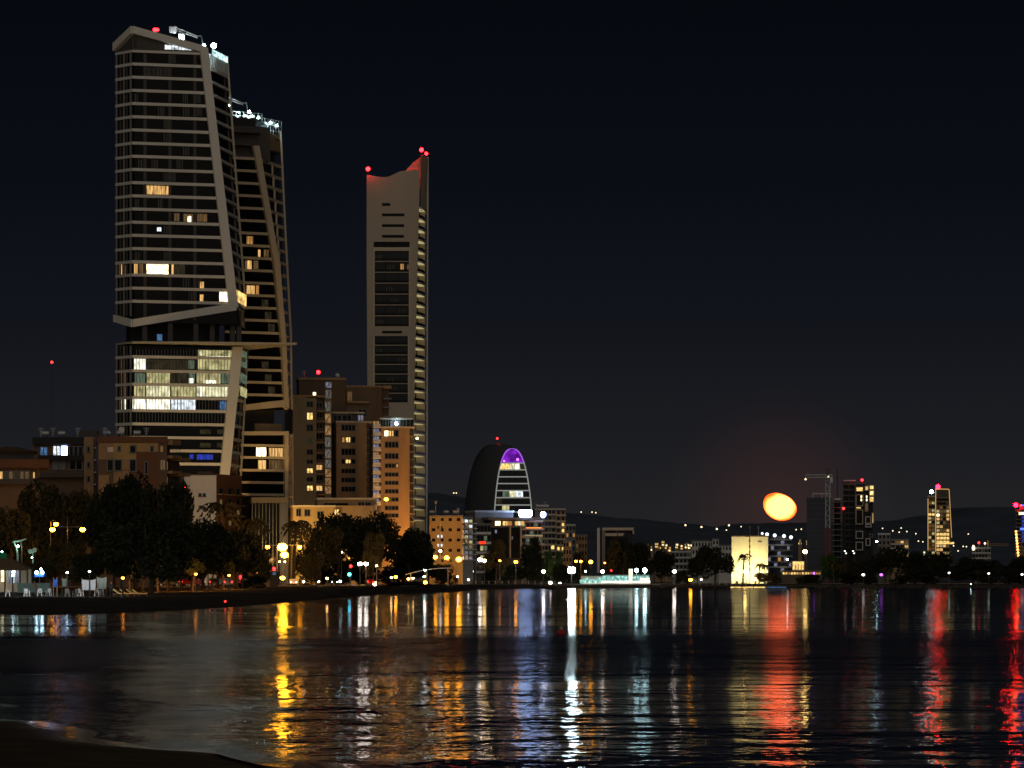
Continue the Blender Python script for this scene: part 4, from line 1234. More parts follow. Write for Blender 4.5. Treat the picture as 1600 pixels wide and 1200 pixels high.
def gridblock(name, label, px0, px1, ytop, Y, rows, cols, wall, depth=12, band=None, litf=0.0, lits=('lit_warm',), rot=0.0, ybot=905, win=(0.55, 0.5), seed=1, balcony=False, roof='flat', frame='frame_metal', rowh=None, parapet=True, cat='building', glass='glass'):
    """a framed block: wall, parapet, floor bands or balconies, every window its own part"""
    r = random.Random(seed)
    f = Fac.facing(px0, Y, px1)
    T = root(name, label, cat, (PX((px0 + px1) / 2, Y), Y + 1, GZ))
    body(T, f, px0, ytop, px1, wall, depth)
    if parapet: slab(T, f, px0 - 0.4, ytop - 0.9, px1 + 0.4, ytop + 1.2, 'grey_wall' if wall != 'grey_wall' else 'pale_metal', -depth - 0.2, 0.3, 'parapet')
    H = rowh or (ybot - ytop) / rows
    for i in range(rows):
        y0 = ytop + 1.5 + H * i
        if band: slab(T, f, px0 - 0.3, y0 + H * 0.72, px1 + 0.3, y0 + H * 0.95, band, 0.01, 0.9 if not balcony else 1.5, 'balcony' if balcony else 'floor_band')
        for j in range(cols):
            w = (px1 - px0) / cols
            a = px0 + w * (j + 0.5 - win[0] / 2)
            mt = r.choice(lits) if r.random() < litf else glass
            s0, s1, z0, z1 = f.rect(a, y0 + H * 0.12, a + w * win[0], y0 + H * (0.12 + win[1]))
            obj('window', f.box(MB(), s0, s1, z0, z1, -0.1, 0.06), M[mt], T)
    return T, f

def mid_town():
    # ochre block with glowing balconies at its corner
    T, f = gridblock('apartment_building', 'square ochre apartment block behind three orange street lamps', 671, 723, 806, 1200, 5, 4, 'yellow_wall', 16, None, 0.05, ('lit_dim',), ybot=886, win=(0.42, 0.30), seed=2)
    for k, px in enumerate((683.5, 689)):
        for i in range(4): obj('window', f.box(MB(), f.s(px), f.s(px + 2.4), f.z(px, 822 + 14 * i + 4), f.z(px, 822 + 14 * i), 0.07, 0.12), M['lit_white' if i in (1, 2) else 'glass'], T)
    slab(T, f, 688.5, 808, 689, 880, 'white_wall', 0.01, 0.3, 'drain_pipe')
    g = Fac(723.3, 1200, 744, 1214)
    body(T, g, 723.5, 807, 744, 'grey_wall', 10, o=-1)
    for i in range(8):
        y = 812 + 8.2 * i
        slab(T, g, 723.6, y + 4.6, 744, y + 5.8, 'white_wall', -1, 0.5, 'balcony')
        for j in range(3):
            x = 724.2 + 6.6 * j
            lit(T, g, x, y, x + 4.6, y + 4.4, ['office_green', 'lit_white', 'office_yellow', 'lit_stair_cool'][(i * 3 + j * 5) % 4], -0.9, 0)
        slab(T, g, 723.4 + 6.6 * (i % 3), y - 2, 725 + 6.6 * (i % 3), y + 4.5, 'white_wall', -0.9, 0.2, 'privacy_wall')
    for px in (675, 697, 712): water_tank(T, f.Q(px, 805, -5), 0.9)
    antenna(T, f.Q(681, 805, -3), 5); antenna(T, f.Q(716, 805, -3), 2.5)
    # white-banded office
    T, f = gridblock('office_building', 'narrow office with white floor bands and a red glowing sign', 744.5, 767, 819, 1330, 5, 4, 'dark_wall', 14, 'white_wall', 0.15, ('office_yellow', 'office_green'), ybot=895, win=(0.8, 0.5), seed=5, balcony=True)
    lit(T, f, 749, 846, 758.6, 850, 'sign_red', 1.7, 0, 'sign')
    # dark glass office
    f = Fac(766, 1420, 815, 1424)
    T = root('office_building', 'dark glass office with warm top-floor windows below the egg-shaped building', 'building', (PX(790, 1422), 1422, GZ))
    body(T, f, 767, 812, 813, 'dark_wall', 16)
    body(T, f, 752, 799, 812, 'grey_wall', 12, o=-8, name='upper_storey')
    slab(T, f, 751, 797, 813, 800, 'pale_metal', -21, -7.5, 'parapet')
    slab(T, f, 762, 808.5, 843, 812.5, 'grey_wall', -16, 0.9, 'roof_slab')
    for x0, x1, mt in ((773.5, 777, 'lit_bright'), (777.6, 781.5, 'lit_bright'), (785.5, 789, 'lit_gold'), (789.4, 793, 'lit_warm'), (793.4, 796, 'lit_orange'), (796.5, 799.5, 'lit_orange'), (804.5, 809, 'lit_warm'), (809.4, 814, 'office_bright'), (814.4, 819, 'lit_warm')):
        lit(T, f, x0, 814.5, x1, 821, mt, 0.3)
    slab(T, f, 767, 822, 813, 824, 'grey_wall', 0.01, 0.8, 'floor_band')
    for i in range(12):
        px = 767.5 + i * 3.8
        if 794 < px < 796 or px > 812: continue
        obj('pane', f.box(MB(), f.s(px), f.s(px + 3.3), f.z(px, 872), f.z(px, 824.5), 0.01, 0.2), M['office_glass'], T)
    for px in (795.5, 812): slab(T, f, px, 822.2, px + 1.8, 872, 'beige_concrete', 0.02, 0.9, 'pier')
    lit(T, f, 773, 828, 776, 833, 'lit_stair_cool', 0.3); lit(T, f, 799, 838, 801, 843, 'lit_stair', 0.3)
    for x0, y0, x1, y1 in ((809.5, 796.8, 830, 807.8), (844, 799.8, 851.2, 808.8)):
        m = MB(); cxx = 2.2
        f.poly(m, [(x0, (y0 + y1) / 2 + 1), (x0, y0 + 1.8), (x0 + cxx, y0), (x1 - cxx, y0), (x1, y0 + 1.8), (x1, y1 - 3), (x1 - cxx, y1), (x0 + cxx, y1)], 0.4, 1.2)
        sg = obj('sign', m, M['sign_white'], T)
        m = MB()
        for q in (x0 + 3, x1 - 3): f.box(m, f.s(q) - 0.1, f.s(q) + 0.1, f.z(q, 811), f.z(q, y1), 0.5, 0.7)
        obj('sign_post', m, M['frame_metal'], sg)
    # terraced block with an orange light line
    f = Fac.facing(813, 1440, 850)
    T = root('apartment_building', 'terraced block with an orange light line along its roof behind a dark rounded tree', 'building', (PX(830, 1441), 1441, GZ))
    body(T, f, 814.5, 813, 848, 'grey_wall', 14)
    for i, y in enumerate((813, 825, 837, 849, 861)):
        slab(T, f, 814, y, 848.5 + (i % 2) * 2, y + 3.2, 'beige_concrete' if i else 'white_wall', 0.01, 1.8, 'balcony')
        for j in range(5): lit(T, f, 816 + 6.2 * j, y + 4.3, 821 + 6.2 * j, y + 10, 'office_glass' if (i + j) % 3 else 'office_green', 0.1)
    slab(T, f, 822, 824.3, 846, 825.2, 'strip_orange', 1.81, 1.95, 'light_strip')
    slab(T, f, 820, 836, 848, 837, 'soffit_glow', 1.81, 1.95, 'light_strip')
    # balcony block
    f = Fac.facing(836, 1500, 886)
    T = root('apartment_building', 'tall beige balcony block with roof tanks beside the white roof sign', 'building', (PX(860, 1503), 1503, GZ))
    body(T, f, 836, 796, 868, 'grey_wall', 14)
    body(T, f, 868.2, 799, 883.5, 'tan_wall', 12, o=-1)
    slab(T, f, 835, 794.5, 884, 796.6, 'beige_concrete', -13, 0.4, 'parapet')
    for i in range(9):
        y = 803 + 9.4 * i
        slab(T, f, 845, y, 868, y + 2.4, 'beige_concrete', 0.01, 1.5, 'balcony')
        slab(T, f, 868.6, y + 1, 884.5, y + 3.4, 'beige_concrete', -1, 1.2, 'balcony')
        for j in range(4):
            x = 846 + 5.6 * j
            lit(T, f, x, y - 5.8, x + 4, y - 0.6, 'lit_faint' if (i * 5 + j * 3) % 7 == 0 else 'glass', 0.08)
        for j in range(2):
            mt = 'lit_gold' if (i, j) in ((2, 1), (3, 1), (6, 0), (6, 1)) else 'glass'
            lit(T, f, 871 + 7 * j, y - 4.6, 874.5 + 7 * j, y + 0.2, mt, -0.9)
    lit(T, f, 861, 852, 866, 858, 'lit_gold', 0.3)
    for px in (842, 848, 854): water_tank(T, f.Q(px, 795, -4), 1.0)
    antenna(T, f.Q(852, 795, -3), 3); antenna(T, f.Q(838, 795, -3), 2.2)
    gridblock('apartment_building', 'grey slab block adjoining the tall beige balcony block', 884, 899, 820, 1560, 7, 3, 'grey_wall', 14, None, 0.12, ('lit_orange', 'lit_faint'), ybot=895, seed=7)
    gridblock('apartment_building', 'low pinkish block at the end of the row before the thin white gateway frame', 899.5, 917.5, 836, 1520, 5, 4, 'tan_wall', 12, None, 0.12, ('lit_dim',), ybot=892, seed=8)
    gridblock('apartment_building', 'small pinkish house in front of the grey slab block', 880, 893, 845, 1460, 4, 3, 'tan_wall', 10, None, 0.2, ('lit_orange',), ybot=892, seed=9)
    # thin gateway-framed building
    f = Fac.facing(930, 1500, 995)
    T = root('framed_building', 'dark box in a thin white gateway frame behind the floodlit pier kiosk', 'building', (PX(960, 1501), 1501, GZ))
    body(T, f, 938, 829, 988, 'core_wall', 16, o=-1.5)
    slab(T, f, 933, 825, 937.2, 895, 'white_wall', -2, 0.4, 'frame_post')
    slab(T, f, 940.5, 825, 945.5, 895, 'grey_wall', -2, 0.2, 'frame_post')
    m = MB(); f.poly(m, [(941, 828.6), (941, 824.4), (991, 824.4), (989, 828.6)], -14, 0.6); obj('frame_beam', m, M['beige_concrete'], T)
    m = MB(); f.poly(m, [(945.6, 837.6), (945.6, 833), (976, 833), (973, 837.6)], -14, 0.3); obj('frame_beam', m, M['beige_concrete'], T)
    m = MB(); f.poly(m, [(988, 833), (989, 828.7), (991, 828.7), (990.5, 835)], -8, 0.3); obj('frame_bracket', m, M['beige_concrete'], T)
    slab(T, f, 964, 828.7, 965.4, 837, 'frame_metal', 0.0, 0.5, 'mullion')
    for i in range(4): slab(T, f, 946 + i * 9, 840, 954 + i * 9, 880, 'glass', -1.4, -1.2, 'pane')
    # low houses further along
    gridblock('apartment_building', 'grey waterfront block with pale balconies beside the domed tree', 1049, 1080, 862, 1700, 4, 5, 'grey_wall', 12, 'pale_metal', 0.12, ('lit_faint',), ybot=900, seed=12, balcony=True)
    gridblock('hotel_building', 'long low white rooftop with a plant room above the domed tree', 1081, 1115, 845, 2000, 3, 7, 'white_wall', 14, None, 0.05, ('lit_faint',), ybot=880, seed=13)
    gridblock('hotel_building', 'small white plant room at the end of the long low rooftop', 1113, 1123, 842, 1995, 3, 2, 'white_wall', 10, None, 0.0, ybot=875, seed=14)
    gridblock('apartment_building', 'low grey-white block joined to the floodlit cream building', 1123, 1143, 852, 1980, 3, 4, 'white_wall', 12, None, 0.05, ('lit_faint',), ybot=880, seed=15)
mid_town()

# ------------------------------------------------------------------ floodlit block, round office, building site, cube tower, far towers
def far_town():
    f = Fac.facing(1143, 1560, 1200.5)
    T = root('hotel_building', 'cream hotel block glaring under floodlights with a dark window seam below the moon', 'building', (PX(1172, 1561), 1561, GZ))
    body(T, f, 1143.3, 838.5, 1170.6, 'cream_wall', 14)
    body(T, f, 1172.2, 838.5, 1200, 'cream_wall', 14)
    body(T, f, 1170.7, 839, 1172.1, 'brown_wall', 12, o=-0.6)
    slab(T, f, 1142.8, 837, 1200.6, 838.6, 'brown_wall', -14.3, 0.4, 'parapet')
    for i in range(6): lit(T, f, 1170.4, 842.5 + 9 * i, 1172.5, 847 + 9 * i, 'glass', 0.06)
    slab(T, f, 1184, 845.3, 1190.5, 847.2, 'brown_wall', 0.01, 0.25, 'sign')
    for px, nth in ((1152, 'first'), (1166, 'second'), (1180, 'third'), (1194, 'fourth')):
        p = f.P(f.s(px), GZ, 13)
        FL = root('floodlight', nth + ' ground floodlight under the cream hotel wall counting from the domed tree', 'floodlight', p, 'floodlights at the foot of the cream hotel')
        obj('stand', MB().box(p.x - 0.3, p.y - 0.3, p.z, p.x + 0.3, p.y + 0.3, p.z + 0.5), M['frame_metal'], FL)
        hs = obj('lamp_housing', MB().box(p.x - 0.5, p.y - 0.25, p.z + 0.5, p.x + 0.5, p.y + 0.25, p.z + 1.1), M['frame_metal'], FL)
        obj('lamp_glass', MB().box(p.x - 0.42, p.y + 0.26, p.z + 0.56, p.x + 0.42, p.y + 0.30, p.z + 1.04), M['lamp_warm'], hs)
        L = bpy.data.lights.new('flood_beam', 'SPOT'); L.energy = 9500; L.spot_size = math.radians(95); L.spot_blend = 0.6; L.color = (1.0, 0.82, 0.38); L.shadow_soft_size = 0.4
        lo = bpy.data.objects.new('flood_beam', L); col.objects.link(lo)
        lo.location = (p.x, p.y + 0.4, p.z + 0.9); lo.rotation_euler = (math.radians(90 + 28), 0, 0)
    # round office
    T = root('round_office', 'dark drum-shaped office ringed by pale balcony lights beside the cream hotel', 'building', (PX(1220, 1600), 1610, GZ))
    cx, cy_, rr = PX(1218, 1605), 1610, 18 / F * 1605
    def drum(z0, z1, r, n=20, a0=0.0):
        return [[(cx + r * math.cos(2 * math.pi * i / n), cy_ + r * math.sin(2 * math.pi * i / n), z) for i in range(n)] for z in (z0, z1)]
    obj('wall', MB().prism(*drum(GZ, PZ(842, 1600), rr)), M['blue_cladding'], T)
    for i, y in enumerate((843, 851.5, 860, 869, 878, 886)):
        z = PZ(y, 1600)
        obj('balcony', MB().prism(*drum(z - 0.35, z + 0.35, rr + 1.3)), M['pale_metal' if i % 2 else 'grey_wall'], T)
        for j in range(9):
            a = math.radians(200 + 17 * j)
            x, yv = cx + (rr + 0.05) * math.cos(a), cy_ + (rr + 0.05) * math.sin(a)
            if (i * 4 + j * 3) % 5 == 0:
                obj('window', MB().box(x - 0.7, yv - 0.25, z - 2.2, x + 0.7, yv + 0.3, z - 0.5), M['lit_stair_cool' if (i, j) != (4, 6) else 'lit_gold'], T)
    obj('window', MB().box(PX(1217, 1600), cy_ - rr - 0.6, PZ(877, 1600), PX(1221, 1600), cy_ - rr + 1, PZ(871, 1600)), M['lit_orange'], T)
    obj('roof', MB().prism(*drum(PZ(841.9, 1600), PZ(838, 1600), rr * 0.7)), M['grey_wall'], T)
    for px, py in ((1191, 833.5), (1198.5, 835), (1210.5, 836.5), (1225, 837.5), (1236, 839.5)):
        p = P3(px, py, 1600)
        m = MB(); m.tube((p.x, p.y, PZ(845, 1600)), (p.x, p.y, p.z - 0.3), 0.12, n=6)
        s = obj('roof_mast', m, M['pale_metal'], T)
        obj('roof_lamp', MB().ball(p, 0.75 if px != 1191 else 0.5), M['lamp_roof'], s)
    for px in (1172, 1185): antenna(T, P3(px, 838, 1600), 4.5)
    # kiosk-like lit canopy
    T, f = gridblock('restaurant', 'small pale lit restaurant box under the bright waterfront lamp', 1238, 1256.5, 877, 1480, 1, 4, 'cream_wall', 6, None, 1.0, ('lit_gold',), ybot=893, win=(0.7, 0.6), seed=3)
    lit(T, f, 1238.5, 877.5, 1256, 882, 'lit_gold', 0.4)
    f = Fac.facing(1222, 1430, 1284)
    T = root('beach_bar', 'long low beach bar strung with warm lights behind the pier end', 'building', (PX(1250, 1431), 1431, GZ))
    body(T, f, 1222, 893, 1284, 'dark_wall', 8)
    slab(T, f, 1221, 891.5, 1285, 893.2, 'thatch', -8, 1.5, 'roof')
    for i in range(14):
        x = 1223 + 4.3 * i
        lit(T, f, x, 894.2, x + 3, 897.5, ['lit_gold', 'lit_warm', 'lit_orange', 'lit_gold'][i % 4] if i < 10 else 'lamp_violet' if i == 11 else 'lit_orange', 0.2)
    # building site tower
    f = Fac.facing(1260, 1800, 1300)
    T = root('construction_tower', 'unfinished dark blue tower block wrapped in netting behind the red and white crane', 'tower', (PX(1280, 1801), 1801, GZ))
    body(T, f, 1260.5, 777.5, 1299, 'blue_cladding', 20)
    for i in range(12): slab(T, f, 1260.3, 786 + 8.4 * i, 1299.2, 786.5 + 8.4 * i, 'frame_metal', 0.01, 0.12, 'netting_joint')
    slab(T, f, 1269, 770, 1298, 771.6, 'pale_metal', -8, -6, 'roof_frame')
    for px in (1269.5, 1284, 1297): slab(T, f, px, 771.7, px + 1.2, 777.6, 'pale_metal', -8, -6, 'roof_post')
    body(T, f, 1303.5, 778, 1313.5, 'core_wall', 14, o=-6, name='stair_core')
    for i in range(11):
        slab(T, f, 1299.2, 784 + 8.6 * i, 1316, 785.2 + 8.6 * i, 'grey_wall', -14, -1, 'floor_slab')
    slab(T, f, 1304, 778, 1313.5, 781, 'white_wall', -6, -5.5, 'formwork')
    for px in (1300, 1309, 1316): slab(T, f, px, 784, px + 0.8, 900, 'dark_wall', -5, -4, 'column')
    obj('site_lamp', MB().ball(f.Q(1318, 794.5, 0), 0.6), M['lamp_red_small'], T)
    body(T, f, 1316.3, 800, 1322, 'core_wall', 10, o=-4, name='hoist_shaft')
    obj('shaft_mast', f.box(MB(), f.s(1307.5), f.s(1309.5), f.z(1308, 778), f.z(1308, 733), -8, -7), M['dark_wall'], T)
    # cube tower
    f = Fac.facing(1316, 1850, 1337); g = Fac.facing(1336, 1838, 1366)
    T = root('cube_tower', 'staggered tower of white-framed cubes with gold-lit top floors next to the building site', 'tower', (PX(1342, 1845), 1845, GZ))
    body(T, f, 1317, 751.5, 1336, 'dark_wall', 18)
    for i in range(12):
        slab(T, f, 1317.2, 756 + 9 * i, 1336, 757.2 + 9 * i, 'grey_wall', 0.01, 0.8, 'floor_slab')
        for j in range(2): lit(T, f, 1318.5 + 9 * j, 758 + 9 * i, 1325.5 + 9 * j, 763.5 + 9 * i, 'glass', 0.06)
    slab(T, f, 1318, 750, 1337, 752, 'pale_metal', -10, 0.5, 'parapet')
    body(T, g, 1337, 757, 1353, 'core_wall', 16)
    body(T, g, 1353.2, 762, 1364, 'core_wall', 14, o=-1)
    def cube(x0, y0, x1, y1, mat='white_wall', win='glass', o=2.2, w=1.3):
        m = MB()
        for a, b, c, d in ((x0, y0, x1, y0 + w), (x0, y1 - w, x1, y1), (x0, y0 + w, x0 + w, y1 - w), (x1 - w, y0 + w, x1, y1 - w)):
            s0, s1, z0, z1 = g.rect(a, b, c, d); g.box(m, s0, s1, z0, z1, -1.1, o)
        fr = obj('cube_frame', m, M[mat], T)
        s0, s1, z0, z1 = g.rect(x0 + w, y0 + w, x1 - w, y1 - w)
        obj('pane', g.box(MB(), s0, s1, z0, z1, -1.0, 0.6), M[win], fr)
    cube(1337, 760.5, 1349, 768.5, 'beige_concrete', 'lit_gold'); cube(1337, 772.5, 1349, 791, 'beige_concrete'); cube(1337, 791.5, 1346, 795.5, 'beige_concrete', 'lit_gold'); cube(1337, 796, 1348.5, 819.5, 'beige_concrete'); cube(1337, 829.5, 1348.5, 842); cube(1337, 846.5, 1348.5, 860)
    cube(1351, 759, 1357.5, 767, 'beige_concrete', 'lit_warm'); cube(1358, 758, 1366, 765.5, 'beige_concrete', 'lit_gold'); cube(1358, 766, 1366, 775, 'beige_concrete', 'lit_gold'); cube(1358, 775.5, 1366, 785, 'beige_concrete', 'lit_gold')
    cube(1352, 807, 1361, 818.5); cube(1352.5, 841, 1360, 853); cube(1362, 801, 1365.5, 818, 'beige_concrete', 'lit_warm'); cube(1352, 819, 1362, 824); cube(1351, 785.5, 1357, 800, 'grey_wall', 'lit_dim'); cube(1358, 834, 1364, 840, 'grey_wall')
    for x, y in ((1345.8, 776.5), (1345.8, 781.5), (1354.2, 776.5), (1354.2, 781.5), (1362, 770)): lit(T, g, x - 0.9, y - 2, x + 0.9, y + 1.6, 'lit_bright', 2.4)
    beacon(T, P3(1347, 750, 1845), 'lamp_red', 0.6, 2.3)
    # gold-edged tower
    f = Fac.facing(1448, 2100, 1488)
    T = root('hotel_tower', 'gold-edged tower topped by a red beacon and a white lamp beyond the dark trees', 'tower', (PX(1468, 2102), 2102, GZ))
    body(T, f, 1449, 775, 1462, 'dark_wall', 18, o=-0.6)
    m = MB(); f.poly(m, [(1462, 905), (1462, 764), (1482.5, 764), (1483.5, 800), (1487.5, 860), (1487.5, 905)], -18, 0); obj('wall', m, M['dark_wall'], T)
    for i in range(16):
        y = 776 + 6.0 * i
        xr = 1483 + 4.5 * min(1, max(0, (y - 790) / 70))
        slab(T, f, 1449.5, y, 1461.5, y + 1.6, 'tan_wall', -0.6, 0.4, 'floor_band')
        slab(T, f, 1462.8, y + 1, xr, y + 2.6, 'tan_wall', 0.01, 0.9, 'floor_band')
        r = random.Random(i)
        for j in range(2): lit(T, f, 1450.8 + 5.3 * j, y + 2, 1455 + 5.3 * j, y + 5.5, ['glass', 'lit_dim', 'lit_dim', 'lit_faint', 'office_yellow'][r.randrange(5)] if i != 4 else 'lit_gold', -0.4)
        for j in range(4):
            mt = ['lit_faint', 'lit_dim', 'lit_dim', 'office_yellow', 'office_yellow', 'lit_warm', 'glass'][r.randrange(7)]
            if i == 4 and j == 0: mt = 'lit_bright'
            if i in (9, 10, 11): mt = 'lit_gold'
            if i < 1: mt = 'glass'
            lit(T, f, 1463.5 + 5.1 * j, y + 2.9, 1467.8 + 5.1 * j, y + 6.8, mt, 0.1)
    m = MB(); f.poly(m, [(1462, 850.5), (1462, 847), (1491, 847), (1491, 850.5)], -14, 3.5); obj('terrace', m, M['white_wall'], T)
    slab(T, f, 1462.5, 847.3, 1490.5, 850, 'lit_gold', 3.52, 3.7, 'light_strip')
    for a, b in (((1450, 779), (1450, 860)), ((1462, 764), (1462, 862)), ((1483, 765), (1487, 840)), ((1462, 764), (1482.5, 764.5))):
        obj('light_strip', MB().bar(f.Q(*a, 1.0), f.Q(*b, 1.0), (0.16, 0, 0), (0, 0.12, 0.12 if a[0] != b[0] and a[1] < 764.6 else 0.0) if a[1] > 764.6 or b[1] > 800 else (0, 0, 0.2)), M['strip_gold'], T)
    beacon(T, P3(1465.5, 760.5, 2102), 'lamp_red_big', 1.3, 2.0)
    p = P3(1455.5, 768.5, 2100); m = MB(); m.tube((p.x, p.y, p.z - 3), p, 0.15, n=6); s = obj('roof_mast', m, M['frame_metal'], T)
    obj('roof_lamp', MB().ball(p, 1.0), M['lamp_cool'], s)
    # blue-banded tower at the edge of view
    f = Fac.facing(1586, 2150, 1625)
    T = root('hotel_tower', 'blue-lit banded tower with a column of orange lamps and red beacons on its roof', 'tower', (PX(1605, 2150), 2150, GZ))
    body(T, f, 1587, 796, 1620, 'dark_wall', 18)
    for i in range(16):
        y = 799 + 6.0 * i
        slab(T, f, 1586.5, y, 1621, y + 1.3, 'tan_wall' if i > 9 else 'grey_wall', 0.01, 1.0, 'floor_band')
        for j in range(4): lit(T, f, 1589 + 8 * j, y + 1.6, 1595 + 8 * j, y + 5.4, 'lit_deepblue' if i < 8 and j > 0 else ('lit_white' if (i, j) == (0, 1) else 'lit_faint' if i > 8 else 'glass'), 0.1)
    slab(T, f, 1592, 799.8, 1600, 804, 'lit_bright', 0.3, 0.5, 'window')
    slab(T, f, 1594, 788.5, 1620, 789.8, 'lamp_blue', -2, -1, 'light_strip'); slab(T, f, 1593, 790, 1620, 796, 'dark_wall', -12, -3, 'plant_room')
    slab(T, f, 1594, 825, 1620, 828, 'lamp_blue', 1.1, 1.3, 'light_strip')
    for i in range(9):
        m = MB().ball(f.Q(1587.5 + 0.45 * i, 830.5 + 4.7 * i, 1.3), 0.62, 8, 5); obj('wall_lamp', m, M['strip_orange'] if i < 0 else M['lamp_warm_wall'], T)
    beacon(T, P3(1587.3, 789.2, 2150), 'lamp_red_big', 1.3, 2.6); beacon(T, P3(1595, 790, 2150), 'lamp_red_small', 0.6, 2.2)
    # houses between
    gridblock('apartment_building', 'plain grey building under the cube tower at the edge of the dark wood', 1372, 1391, 834, 1750, 4, 3, 'grey_wall', 12, None, 0.05, ('lit_faint',), ybot=870, seed=21)
    T, f = gridblock('villa', 'stacked cream villa with lit curved terraces above the dark wood', 1392, 1420, 843, 1720, 4, 4, 'tan_wall', 12, 'white_wall', 0.65, ('lit_dim', 'lit_warm', 'office_yellow'), ybot=870, seed=22, balcony=True, win=(0.7, 0.5))
    T, f = gridblock('building_site', 'half-built frame with a bright lamp and a low crane arm between the two far towers', 1519, 1548, 856, 1900, 3, 6, 'grey_wall', 12, 'pale_metal', 0.1, ('lit_faint',), ybot=880, seed=23, win=(0.7, 0.55))
    obj('site_lamp', MB().ball(f.Q(1521, 856, 1.0), 0.8, sz=1.8), M['lamp_far'], T)
    for px, py, mt in ((1529.5, 848, 'lamp_red_small'), (1539, 849, 'lamp_far')):
        m = MB(); p = f.Q(px, py, -2); m.tube((p.x, p.y, p.z - 3), p, 0.12, n=6); s = obj('mast', m, M['pale_metal'], T); obj('mast_lamp', MB().ball(p, 0.55), M[mt], s)
    m = MB(); a, b = f.Q(1544, 852, -3), f.Q(1576, 852.5, -3)
    for d in (0, 0.9): m.bar(a + Vector((0, 0, d)), b + Vector((0, 0, d)), (0, 0.1, 0), (0, 0, 0.1))
    for i in range(12): m.bar(a.lerp(b, i / 12), a.lerp(b, (i + 1) / 12) + Vector((0, 0, 0.9)), (0, 0.06, 0), (0, 0, 0.06))
    m.tube((a.x, a.y, GZ), (a.x, a.y, a.z + 2.5), 0.5, n=6)
    obj('crane_arm', m, M['yellow_wall'], T)
emat('lamp_warm_wall', (1.0, 0.36, 0.08), 7)
far_town()

def tower_crane():
    Y = 1780
    b = P3(1293.3, 905, Y); b.z = GZ
    R = root('tower_crane', 'red and white lattice tower crane standing before the netted building site', 'crane', b)
    def lattice(name, z0, z1, mat, h=1.0):
        m = MB()
        for dx in (-h, h):
            for dy in (-h, h): m.bar((b.x + dx, b.y + dy, z0), (b.x + dx, b.y + dy, z1), (0.14, 0, 0), (0, 0.14, 0))
        k = int((z1 - z0) / 2.2)
        for i in range(k):
            za, zb = z0 + (z1 - z0) * i / k, z0 + (z1 - z0) * (i + 1) / k
            s = 1 if i % 2 else -1
            m.bar((b.x - h * s, b.y - h, za), (b.x + h * s, b.y - h, zb), (0.09, 0, 0), (0, 0.09, 0))
            m.bar((b.x - h * s, b.y + h, za), (b.x + h * s, b.y + h, zb), (0.09, 0, 0), (0, 0.09, 0))
        return obj(name, m, M[mat], R)
    lattice('mast', GZ, PZ(825, Y), 'crane_red'); lattice('mast', PZ(825, Y), PZ(748, Y), 'crane_white')
    zj = PZ(746, Y)
    m = MB()
    xa, xb = PX(1258, Y), PX(1301, Y)
    for dz, dy in ((0, -0.6), (0, 0.6), (1.3, 0)): m.bar((xa, b.y + dy, zj + dz), (xb, b.y + dy, zj + dz), (0, 0.14, 0), (0, 0, 0.16))
    for i in range(14):
        x0, x1 = xa + (xb - xa) * i / 14, xa + (xb - xa) * (i + 1) / 14
        m.bar((x0, b.y - 0.6, zj), (x1, b.y, zj + 1.3), (0, 0.08, 0), (0, 0, 0.08))
    obj('jib', m, M['crane_white'], R)
    obj('counterweight', MB().box(PX(1297, Y), b.y - 0.8, zj - 2.6, PX(1301, Y), b.y + 0.8, zj - 0.15), M['crane_white'], R)
    obj('cab', MB().box(b.x - 0.9, b.y - 1.9, zj - 2.4, b.x + 0.9, b.y - 0.65, zj - 0.25), M['grey_wall'], R)
    m = MB(); m.tube((b.x, b.y, zj + 0.2), (b.x, b.y, PZ(732, Y)), 0.8, 0.25, 6); obj('apex', m, M['frame_metal'], R)
    m = MB(); t = Vector((b.x, b.y, PZ(733, Y)))
    m.path([Vector((xa + 3, b.y, zj + 1.3)), t, Vector((xb - 0.5, b.y, zj + 1.3))], 0.07, 5); obj('tie_rod', m, M['frame_metal'], R)
    obj('jib_lamp', MB().ball((xa + 0.2, b.y - 0.3, zj - 0.9), 0.45), M['lamp_far'], R); obj('jib_lamp', MB().ball((PX(1294, Y), b.y - 1.3, zj + 0.4), 0.32), M['lamp_far'], R)
tower_crane()

def red_mast():
    p = P3(81, 566, 2600)
    R = root('radio_mast', 'slender unlit radio mast with a lone red light beside the tallest tower', 'mast', (p.x, p.y, GZ))
    m = MB()
    for a in (0, 120, 240):
        c, s = math.cos(math.radians(a)), math.sin(math.radians(a))
        m.tube((p.x + 2.0 * c, p.y + 2.0 * s, GZ), (p.x + 0.3 * c, p.y + 0.3 * s, p.z), 0.05, 0.03, 5)
    obj('lattice', m, M['core_wall'], R)
    obj('beacon', MB().ball(p, 0.9), M['lamp_red_small'], R)
red_mast()
